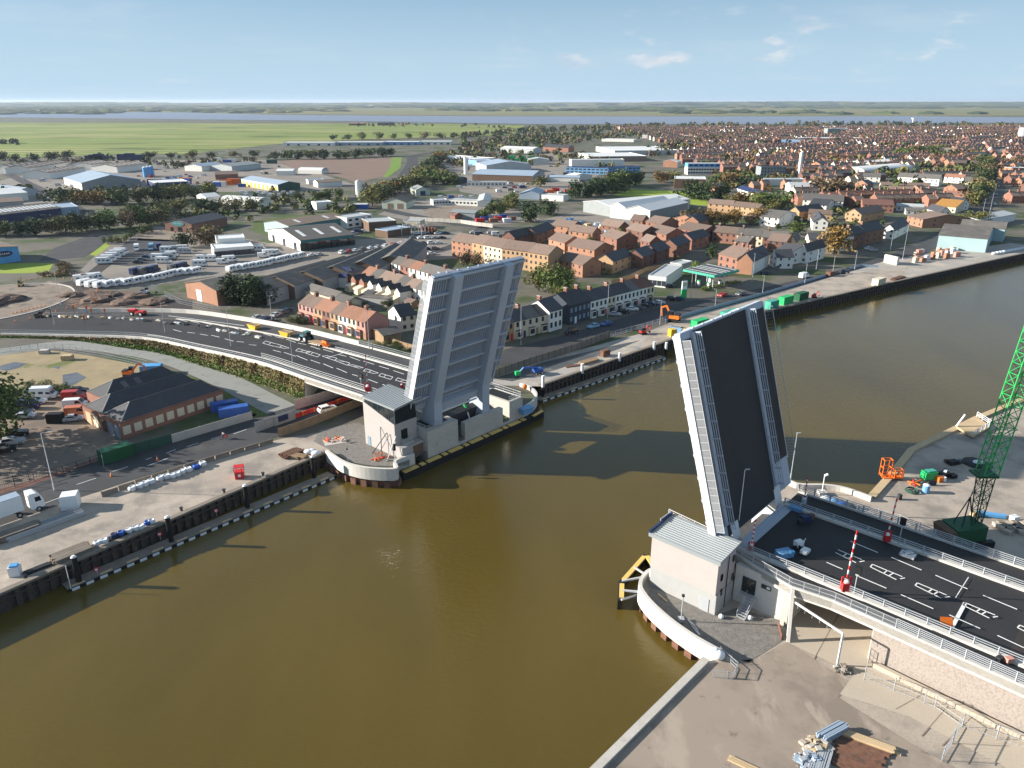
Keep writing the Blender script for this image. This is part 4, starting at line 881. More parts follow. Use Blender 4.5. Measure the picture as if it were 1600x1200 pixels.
terrace(lambda i: f'house {ORD[i]} from the left in the back terrace by the grey sheds', [(612, 431), (700, 457)], 6, 8, 5.2, 2.4, ['render_white', 'brick_red', 'render_white'], ['tile_grey', 'tile_brown', 'tile_orange', 'tile_grey', 'tile_grey', 'tile_grey'], 'back terrace near the long grey sheds', bays=False, sidewall='render_white')
building('house', 'white detached house with navy tiled roof beside the long low shed', 'house', (507, 447), (541, 450), 8, 4.2, 'gable', 2.8, 'x', 'render_white', 'navy')
building('low_shed', 'long low grey brown roofed outbuilding behind the pink terrace', 'shed', (478, 466), (524, 480), (538, 472), 3.2, 'gable', 1.6, 'x', 'render_cream', 'asbestos')
building('low_shed', 'short grey roofed outbuilding at the end of the long low shed', 'shed', (524, 481), (543, 487), (556, 479), 3, 'gable', 1.4, 'x', 'render_cream', 'tile_grey')
building('house', 'cream house with slate roof just left of the raised leaf', 'house', (627, 519), (650, 515), 9, 5, 'gable', 2.6, 'x', 'render_cream', 'slate', side='render_white', win=(2, 2, 1.1, 1.2, .9, 2.6))
building('timber_shed', 'brown timber shed with pale felt roof behind the approach parapet', 'shed', (582, 529), (600, 538), (622, 530), 2.6, 'gable', 1.0, 'y', 'wood', 'asbestos')
building('low_shed', 'grey outbuilding with flat pale roof among the allotment gardens', 'shed', (556, 474), (606, 479), 5, 2.4, 'flat', .4, 'x', 'render_grey', 'asbestos')
for i, (x, y) in enumerate([(598, 466), (612, 489), (632, 480), (645, 468), (570, 466), (655, 487)]):
    building('garden_shed', f'small garden shed, {ORD[i]} among the back gardens behind the terrace', 'shed', (x, y), (x + 11, y + 3), 4, 2.1, 'gable', .7, 'x', 'wood', ['tile_brown', 'slate', 'tile_brown', 'asbestos', 'slate', 'tile_brown'][i], group='sheds in the back gardens')
# --- grey saw-roof sheds
for i in range(7):
    f = i / 6; x, y = lerp(308, 612, f), lerp(470, 424, f)
    A = G(x, y); ex = (G(640, 424) - G(318, 478)).normalized(); 
    if i == 0: building('warehouse', 'brick fronted end shed with white door and dark roof beside the big dark tree', 'warehouse', (293, 465), (341, 478), (385, 462), 5.5, 'gable', 2.0, 'y', 'brick_orange', 'asbestos', side='brick_orange', doors=[(.42, 3.2, 4.2, 'white_paint')], sidewin=None)
    else: building('warehouse', f'dark roofed shed, {ORD[i]} along the row of saw tooth grey sheds', 'warehouse', (340 + i * 44 - 22, 477 - i * 8), (340 + i * 44 + 34, 487 - i * 9.5), 42, 5.2, 'gable', 2.6, 'y', 'render_grey', 'asbestos', front='brick_brown', group='row of long grey sheds')
# --- brick workshop with three hipped roofs
t, X, w, d = building('brick_workshop', 'large red brick workshop with three parallel hipped slate roofs by the car park', 'workshop', (192, 687), (352, 632), 16.4, 3.5, 'flat', .2, 'x', 'brick_red', 'brick_red', parapet=.4, win=(1, 10, 1.7, 1.9, .9, 3, 'render_cream'))
b_ = MB(); b_.prism([X(5, 16.42, 0), X(w, 16.42, 0), X(w, 25, 0), X(5, 25, 0)], -.1, 3.7, 'brick_red'); part('rear_wing', b_, t)
slk = 'slate'
for j in range(3):
    y0, y1 = j * 8.2 + .3, (j + 1) * 8.2 + (.3 if j == 2 else -.1); ym = (y0 + y1) / 2; zz = 3.75; rr = 2.5; x0, x1 = (5.3 if j == 2 else .4), w - .5; b_ = MB()
    P4 = [X(x0, y0, zz), X(x1, y0, zz), X(x1, y1, zz), X(x0, y1, zz)]; r1, r2 = X(x0 + 4.4, ym, zz + rr), X(x1 - 2.4, ym, zz + rr)
    for f in ([P4[0], P4[1], r2, r1], [P4[1], P4[2], r2], [P4[2], P4[3], r1, r2], [P4[3], P4[0], r1]): b_.face(f, slk)
    o = part('hipped_roof', b_, t)
    b_ = MB(); b_.path([P4[0] + Vector((0, 0, .05)), r1, P4[3] + Vector((0, 0, .05))], .11, 'concrete'); b_.tube(r1, r2, .11, 'tile_grey', 6); part('ridge_tile', b_, o)
    if j == 2:
        for f in (.28, .45):
            b_ = MB(); b_.face([X(lerp(x0, x1, f) + dx, lerp(y0, ym, g), zz + rr * g + .08) for dx, g in ((0, .3), (1.3, .3), (1.3, .75), (0, .75))], 'tile_grey'); part('skylight', b_, o)
for f, wd, hh, mt in ((.14, 2.2, 2.9, 'wood_pale'), (.33, 2.2, 2.9, 'render_cream'), (.56, 1.9, 2.9, 'glass_dark'), (.74, 1.9, 2.9, 'glass_pale'), (.9, 1.9, 2.9, 'glass_pale')):
    b_ = MB(); b_.hexa([X(-.06, d * (1 - f) - wd / 2, 0), X(-.0, d * (1 - f) - wd / 2, 0), X(0, d * (1 - f) + wd / 2, 0), X(-.06, d * (1 - f) + wd / 2, 0)], [X(-.06, d * (1 - f) - wd / 2, hh), X(-.0, d * (1 - f) - wd / 2, hh), X(0, d * (1 - f) + wd / 2, hh), X(-.06, d * (1 - f) + wd / 2, hh)], mt); part('door', b_, t)
# --- the brick estate
est = [((862, 367), (893, 371), (901, 366), 'tile_brown', 'brick_orange'), ((839, 382), (866, 371), 8, 'slate', 'brick_orange'), ((888, 376), (925, 381), 8, 'tile_brown', 'brick_orange'), ((857, 390), (882, 397), (890, 388), 'tile_brown', 'brick_orange'),
       ((887, 401), (928, 409), (942, 400), 'tile_brown', 'brick_orange'), ((938, 366), (966, 371), 8, 'tile_brown', 'brick_red'), ((938, 384), (963, 391), (978, 383), 'tile_brown', 'brick_red'), ((978, 373), (1003, 379), (1010, 372), 'tile_brown', 'brick_dark'),
       ((1010, 375), (1040, 383), (1050, 375), 'tile_brown', 'brick_red'), ((985, 358), (1003, 360), 8, 'tile_brown', 'brick_red'), ((1008, 361), (1032, 365), (1042, 358), 'tile_brown', 'brick_red'), ((1058, 372), (1095, 379), (1105, 371), 'tile_brown', 'brick_red'),
       ((1080, 391), (1107, 384), 8, 'slate', 'brick_red'), ((1056, 402), (1077, 394), 8, 'slate', 'brick_red'), ((1026, 412), (1045, 404), 8, 'slate', 'brick_dark'), ((1003, 420), (1021, 413), 8, 'slate', 'brick_dark'),
       ((957, 428), (987, 417), 8, 'slate', 'brick_ochre'), ((872, 424), (910, 434), (923, 425), 'tile_brown', 'brick_orange'), ((804, 388), (838, 380), 8, 'slate', 'brick_dark'), ((1000, 392), (1014, 396), 7, 'tile_brown', 'brick_red'), ((1090, 361), (1112, 354), 8, 'slate', 'brick_orange')]
where = ['behind the boat yard edge, westernmost of its estate', 'with dark roof behind the long ochre apartments', 'behind the middle of the estate', 'just behind the long ochre apartments', 'with the long brown roof in mid estate', 'behind a bushy tree at the back', 'beside the white van court', 'with plum trees in front',
         'behind the white van court', 'at the back beside the blue pallet yard', 'below the big grey triple shed', 'with solar panels on its roof', 'end gable beside the footpath lamp', 'second gable from the footpath lamp', 'third gable from the footpath lamp', 'fourth gable from the footpath lamp',
         'with the broad ochre gable above the riverside terrace', 'beside the great round tree', 'with black roof behind the ochre apartments', 'tucked behind the gable row', 'with dark roof beside the autumn trees and triple shed']
for i, (a, b, c, rm, wm) in enumerate(est):
    building('estate_house', f'{"orange" if "orange" in wm else "ochre" if "ochre" in wm else "red"} brick estate house {where[i]}', 'house', a, b, c, 5.2, 'gable', 2.6, 'x', wm, rm, win=(2, max(2, int((Vector(b) - Vector(a)).length / 9)), .9, 1.1, 1.0, 2.6), sidewin=(2, 1, .8, 1.0, 1.0, 2.6), group='brick estate houses')
for i, (a, b, h, wm, rm) in enumerate([((706, 400), (738, 406), 7.2, 'brick_orange', 'tile_brown'), ((738, 406.5), (756, 410.5), 8.2, 'brick_ochre', 'tile_brown'), ((756, 411), (784, 417), 8.2, 'render_cream', 'tile_brown'), ((784, 417.5), (826, 423), 8.2, 'brick_ochre', 'tile_brown'), ((826, 424), (856, 429), 8.2, 'brick_ochre', 'tile_brown')]):
    building('apartment_block', f'{["orange brick wing with low roof", "ochre section next to the low wing", "cream rendered middle section", "ochre section right of the cream one", "ochre end section nearest the great tree"][i]} of long apartments', 'apartments', a, b, 11, h, 'gable', 2.8, 'x', wm, rm, win=(3, max(2, int((b[0] - a[0]) / 7)), .9, 1.2, 1.0, 2.6), sidewin=(2, 1, .9, 1.2, 1.2, 2.7), group='long three storey apartments')
# --- petrol station
building('petrol_kiosk', 'white flat roofed petrol station shop beside the terrace', 'shop', (1012, 447), (1040, 450), (1072, 432), 4.2, 'flat', .3, 'x', 'render_white', 'roof_pale', win=(1, 4, 1.6, 2.0, .6, 2))
building('petrol_kiosk', 'smaller pale flat roofed store behind the petrol station shop', 'store', (1046, 423), (1064, 426), 9, 3.4, 'flat', .3, 'x', 'render_grey', 'roof_pale')
t = thing('petrol_canopy', 'green edged petrol station canopy with grey ribbed top', 'canopy', G(1110, 440))
cp = [G(x, y, 5.6) for x, y in ((1067, 424), (1116, 434), (1155, 425), (1107, 415))]; k = Vector((0, 0, 1))
b_ = MB(); b_.hexa(cp, [p + k * .9 for p in cp], 'teal_paint'); part('fascia', b_, t)
b_ = MB(); cc = sum(cp, Vector()) / 4; q4 = [p.lerp(cc, .03) + k * .93 for p in cp]; b_.face(q4, 'slate'); [b_.beam(q4[0].lerp(q4[3], f) + k * .05, q4[1].lerp(q4[2], f) + k * .05, .5, .08, 'roof_pale') for f in (.1, .35, .5, .65, .9)]; part('roof', b_, t)
for fx, fy in ((.2, .3), (.2, .75), (.75, .3), (.75, .75)):
    p = cp[0].lerp(cp[1], fx).lerp(cp[3].lerp(cp[2], fx), fy); b_ = MB(); b_.beam(Vector((p.x, p.y, 0)), p, .35, .35, 'white_paint'); part('column', b_, t)
for i, (fx, fy) in enumerate(((.3, .3), (.62, .3), (.3, .75), (.62, .75))):
    p = cp[0].lerp(cp[1], fx).lerp(cp[3].lerp(cp[2], fx), fy); b_ = MB(); b_.box((p.x, p.y, .85), (.7, 1.1, 1.7), 'white_paint', .4); b_.box((p.x, p.y, 1.9), (.75, 1.2, .4), 'green_paint', .4)
    solo('fuel_pump', b_, f'white and green fuel pump under the canopy, {["front left", "front right", "back left", "back right"][i]}', 'fuel pump', 'pumps under the green canopy')
t = thing('totem_sign', 'tall white and green petrol price totem with round flower emblem', 'sign', G(1068, 466))
b_ = MB(); p = G(1068, 466); b_.box(p + k * 3.2, (2.0, .5, 6.4), 'white_paint', .25); part('panel', b_, t)
b_ = MB(); b_.box(p + k * 1.7, (2.06, .56, 3.4), 'green_paint', .25); part('price_panel', b_, t)
b_ = MB(); f0 = Vector((math.sin(.25), -math.cos(.25), 0)); e0 = Vector((math.cos(.25), math.sin(.25), 0))
for r_, mt in ((.72, 'green_paint'), (.5, 'yellow'), (.25, 'white_paint')):
    c0_ = p + k * 5.2 + f0 * (.27 + .02 * (1 - r_)); b_.face([c0_ + (e0 * math.cos(a * R(20)) + k * math.sin(a * R(20))) * (r_ * (1 if a % 2 else .85)) for a in range(18)], mt)
part('emblem', b_, t)
# --- corner houses along the river road, right part
building('house', 'broad brick corner house with tall chimneys above the petrol canopy', 'house', (1121, 419), (1150, 426), (1172, 414), 6.2, 'gable', 3, 'x', 'brick_red', 'tile_brown', win=(2, 3, 1, 1.4, 1.0, 2.8), chim=[(.1, .5), (.5, .5), (.9, .5)])
building('house', 'dark roofed brick gabled house on the corner right of the canopy', 'house', (1150, 427), (1174, 430), (1205, 417), 5.6, 'gable', 3.4, 'y', 'brick_orange', 'slate', side='render_white', chim=[(.5, .1)])
town = [  # crop-4 ground pixels a, b, depth, eaves, rise, axis, wall, roof, description
 ((1202, 415), (1212, 420), (1222, 412), 5, 2.6, 'y', 'render_white', 'slate', 'white house with dark roof at the road corner'),
 ((1208, 409), (1232, 414), (1250, 404), 5, 2.6, 'x', 'render_white', 'slate', 'white pair of houses with small porches facing the road'),
 ((1245, 410), (1258, 412), (1275, 402), 5.6, 2.8, 'y', 'render_white', 'slate', 'white gable fronted house near the autumn tree'),
 ((1262, 396), (1300, 397), (1310, 392), 6.5, 2.4, 'x', 'render_cream', 'slate', 'large cream block behind the autumn tree'),
 ((1310, 393), (1331, 391), 9, 7, 2.6, 'x', 'render_white', 'slate', 'tall white terrace house right of the autumn tree'),
 ((1331, 388), (1350, 384), 9, 6.6, 2.6, 'x', 'brick_dark', 'slate', 'dark brick terrace house above the parked cars'),
 ((1350, 382), (1379, 376), 9, 6.4, 2.8, 'x', 'brick_red', 'slate', 'red brick terrace house with dark gabled roof above parked cars'),
 ((1376, 372), (1396, 374), (1418, 363), 4.6, 2.8, 'y', 'render_white', 'slate', 'white gabled house near the water road junction'),
 ((1388, 373), (1402, 371), 7, 3.6, 2.0, 'x', 'render_white', 'slate', 'low white house facing the junction'),
 ((1112, 378), (1150, 382), 9, 5.2, 2.6, 'x', 'brick_red', 'tile_brown', 'left red brick section of the long grey roofed terrace'),
 ((1150, 382.5), (1190, 386), 9, 5.2, 2.6, 'x', 'render_cream', 'tile_grey', 'middle cream section of the long grey roofed terrace'),
 ((1190, 387), (1228, 390), 9, 5.2, 2.6, 'x', 'brick_red', 'tile_grey', 'right red section of the long grey roofed terrace'),
 ((1148, 391), (1168, 394), 7, 4.6, 2, 'x', 'brick_red', 'tile_grey', 'small red brick house with grey roof in front of the long terrace'),
 ((1198, 392), (1226, 395), (1236, 388), 5, 2.6, 'x', 'brick_dark', 'tile_brown', 'brown roofed brick house beside the hedge'),
 ((1230, 390), (1243, 391), (1257, 384), 4, 2.6, 'y', 'render_cream', 'slate', 'cream gabled house behind the white pair'),
 ((1269, 360), (1292, 361), (1304, 352), 4.8, 2.8, 'y', 'render_white', 'slate', 'big white gabled house above the tall white terrace'),
 ((1186, 352), (1216, 355), (1240, 346), 5, 2.6, 'x', 'render_white', 'tile_grey', 'long white house with grey roof behind the hedge'),
 ((1233, 339), (1248, 341), (1262, 333), 4, 2.6, 'y', 'brick_ochre', 'slate', 'buff gabled bungalow left of the courtyard'),
 ((1262, 343), (1298, 345), 8, 3.6, 2.2, 'x', 'brick_ochre', 'tile_brown', 'buff long bungalow with brown roof'),
 ((1319, 345), (1344, 348), (1354, 338), 4.6, 3, 'y', 'brick_ochre', 'tile_brown', 'buff brick double gabled house in the middle of the estate'),
 ((1263, 330), (1290, 332), (1305, 326), 4.4, 2.6, 'x', 'render_white', 'slate', 'low white house with black gables'),
 ((1253, 324), (1316, 327), (1322, 319), 5, 2.6, 'x', 'render_white', 'tile_grey', 'long white house with patchy ochre roof'),
 ((1347, 331), (1395, 333), (1398, 326), 4.6, 2.4, 'x', 'brick_red', 'brick_dark', 'long brick house with red brown roof'),
 ((1385, 306), (1422, 309), 9, 4.6, 2.6, 'x', 'brick_dark', 'tile_brown', 'brown roofed house with brick gable beside the lane'),
 ((1420, 304), (1436, 306), 7, 4.6, 2.8, 'y', 'brick_orange', 'tile_brown', 'orange brick gabled house beside the lane'),
 ((1335, 295), (1354, 297), 8, 4.6, 2.8, 'y', 'brick_orange', 'slate', 'orange gabled house with solar roof'),
 ((1347, 286), (1374, 287), 9, 5.6, 2.8, 'x', 'render_white', 'tile_grey', 'white house left of the grey L shaped block'),
 ((1401, 287), (1466, 291), 10, 6, 3, 'x', 'render_white', 'tile_grey', 'large white block with grey roof and gables'),
 ((1376, 296), (1452, 298), 8, 3.6, 2, 'x', 'render_cream', 'tile_brown', 'low cream row with brown roofs'),
 ((1474, 285), (1504, 287), 8, 5, 2.4, 'x', 'render_white', 'tile_orange', 'white house with orange roof near the avenue'),
 ((1505, 292), (1524, 293), 8, 4.6, 3.4, 'x', 'render_cream', 'asbestos', 'pale hall with tall grey roof near the avenue'),
 ((1473, 303), (1494, 306), 9, 4.8, 2.8, 'y', 'brick_orange', 'tile_brown', 'orange gabled house with long roof near the avenue'),
 ((1472, 310), (1508, 314), 9, 3.6, 2, 'x', 'brick_red', 'brick_red', 'low red roofed row near the avenue'),
 ((1458, 330), (1492, 333), (1498, 325), 3.6, 3.2, 'x', 'render_cream', 'tile_ochre', 'hall with bright ochre lichen roof'),
 ((1415, 336), (1462, 338), 10, 2.8, 1.2, 'x', 'render_grey', 'asbestos', 'low grey garages left of the ochre roofed hall'),
 ((1494, 330), (1512, 328), 8, 5, 3, 'y', 'render_white', 'slate', 'white gable with dark roof beside the avenue trees'),
 ((1416, 350), (1440, 356), (1468, 344), 4.6, 2.6, 'x', 'brick_orange', 'tile_brown', 'orange brick house with dark long roof near the shed'),
 ((1467, 344), (1483, 344), (1490, 338), 4.8, 2.8, 'y', 'render_white', 'slate', 'bright white gabled house near the shed'),
 ((1400, 329), (1442, 331), 7, 3, 1.4, 'x', 'render_white', 'roof_pale', 'low white hut in the courtyard'),
 ((1266, 265), (1282, 267), 9, 6, 2.6, 'y', 'brick_orange', 'slate', 'orange brick house left of the tall white chimney'),
 ((1290, 275), (1306, 276), 9, 5, 2.6, 'y', 'brick_orange', 'slate', 'orange brick gable below the black houses'),
 ((1490, 262), (1530, 262), 9, 4.8, 2.6, 'x', 'brick_red', 'tile_brown', 'red brick pair above the avenue bend'),
 ((1465, 240), (1492, 241), 9, 6, 2, 'x', 'render_white', 'roof_brown', 'white apartment block above the trees'),
 ((1578, 276), (1602, 276), 12, 8, .3, 'flat', 'brick_orange', 'roof_pale', 'orange brick flats at the right picture edge'),
 ((1105, 330), (1143, 333), 9, 5, 2.4, 'x', 'brick_ochre', 'tile_brown', 'buff row with brown roof below the sports field'),
 ((1143, 334), (1183, 339), 9, 5, 2.4, 'x', 'brick_ochre', 'tile_brown', 'second buff row with brown roof below the sports field'),
 ((1053, 354), (1085, 360), 8, 5, 2.6, 'y', 'brick_orange', 'slate', 'orange brick end house next to the triple grey shed'),
 ((1085, 358), (1108, 352), 8, 5, 2.6, 'x', 'brick_red', 'slate', 'brick house with slate roof next to autumn trees'),
]
for a, b, c, h, rs, ax, wm, rm, ds in town:
    building('house', ds, 'house', a, b, c, h, 'flat' if ax == 'flat' else 'gable', rs, 'x' if ax == 'flat' else ax, wm, rm, win=(2 if h > 4 else 1, max(2, int((b[0] - a[0]) / 8)), 1.0, 1.2, 1.0, 2.6), sidewin=(2 if h > 4 else 1, 2, .9, 1.1, 1.0, 2.6), chim=[(.15, .5)] if 'terrace' in ds else None)
building('blue_shed', 'pale aqua riverside shed with dark twin pitched roof', 'warehouse', (1463, 388), (1539, 395), (1562, 378), 6.5, 'gable', 3, 'x', 'shed_aqua', 'asbestos', side='shed_aqua', doors=None)
building('blue_shed', 'second aqua shed with dark roof behind the riverside one', 'warehouse', (1497, 372), (1566, 378), 12, 6.5, 'gable', 2.6, 'x', 'shed_aqua', 'asbestos')
building('lean_to_canopy', 'white sloping canopy roof beside the aqua sheds', 'canopy', (1530, 356), (1585, 345), 7, 4, 'mono', 1.2, 'x', 'render_white', 'roof_pale')
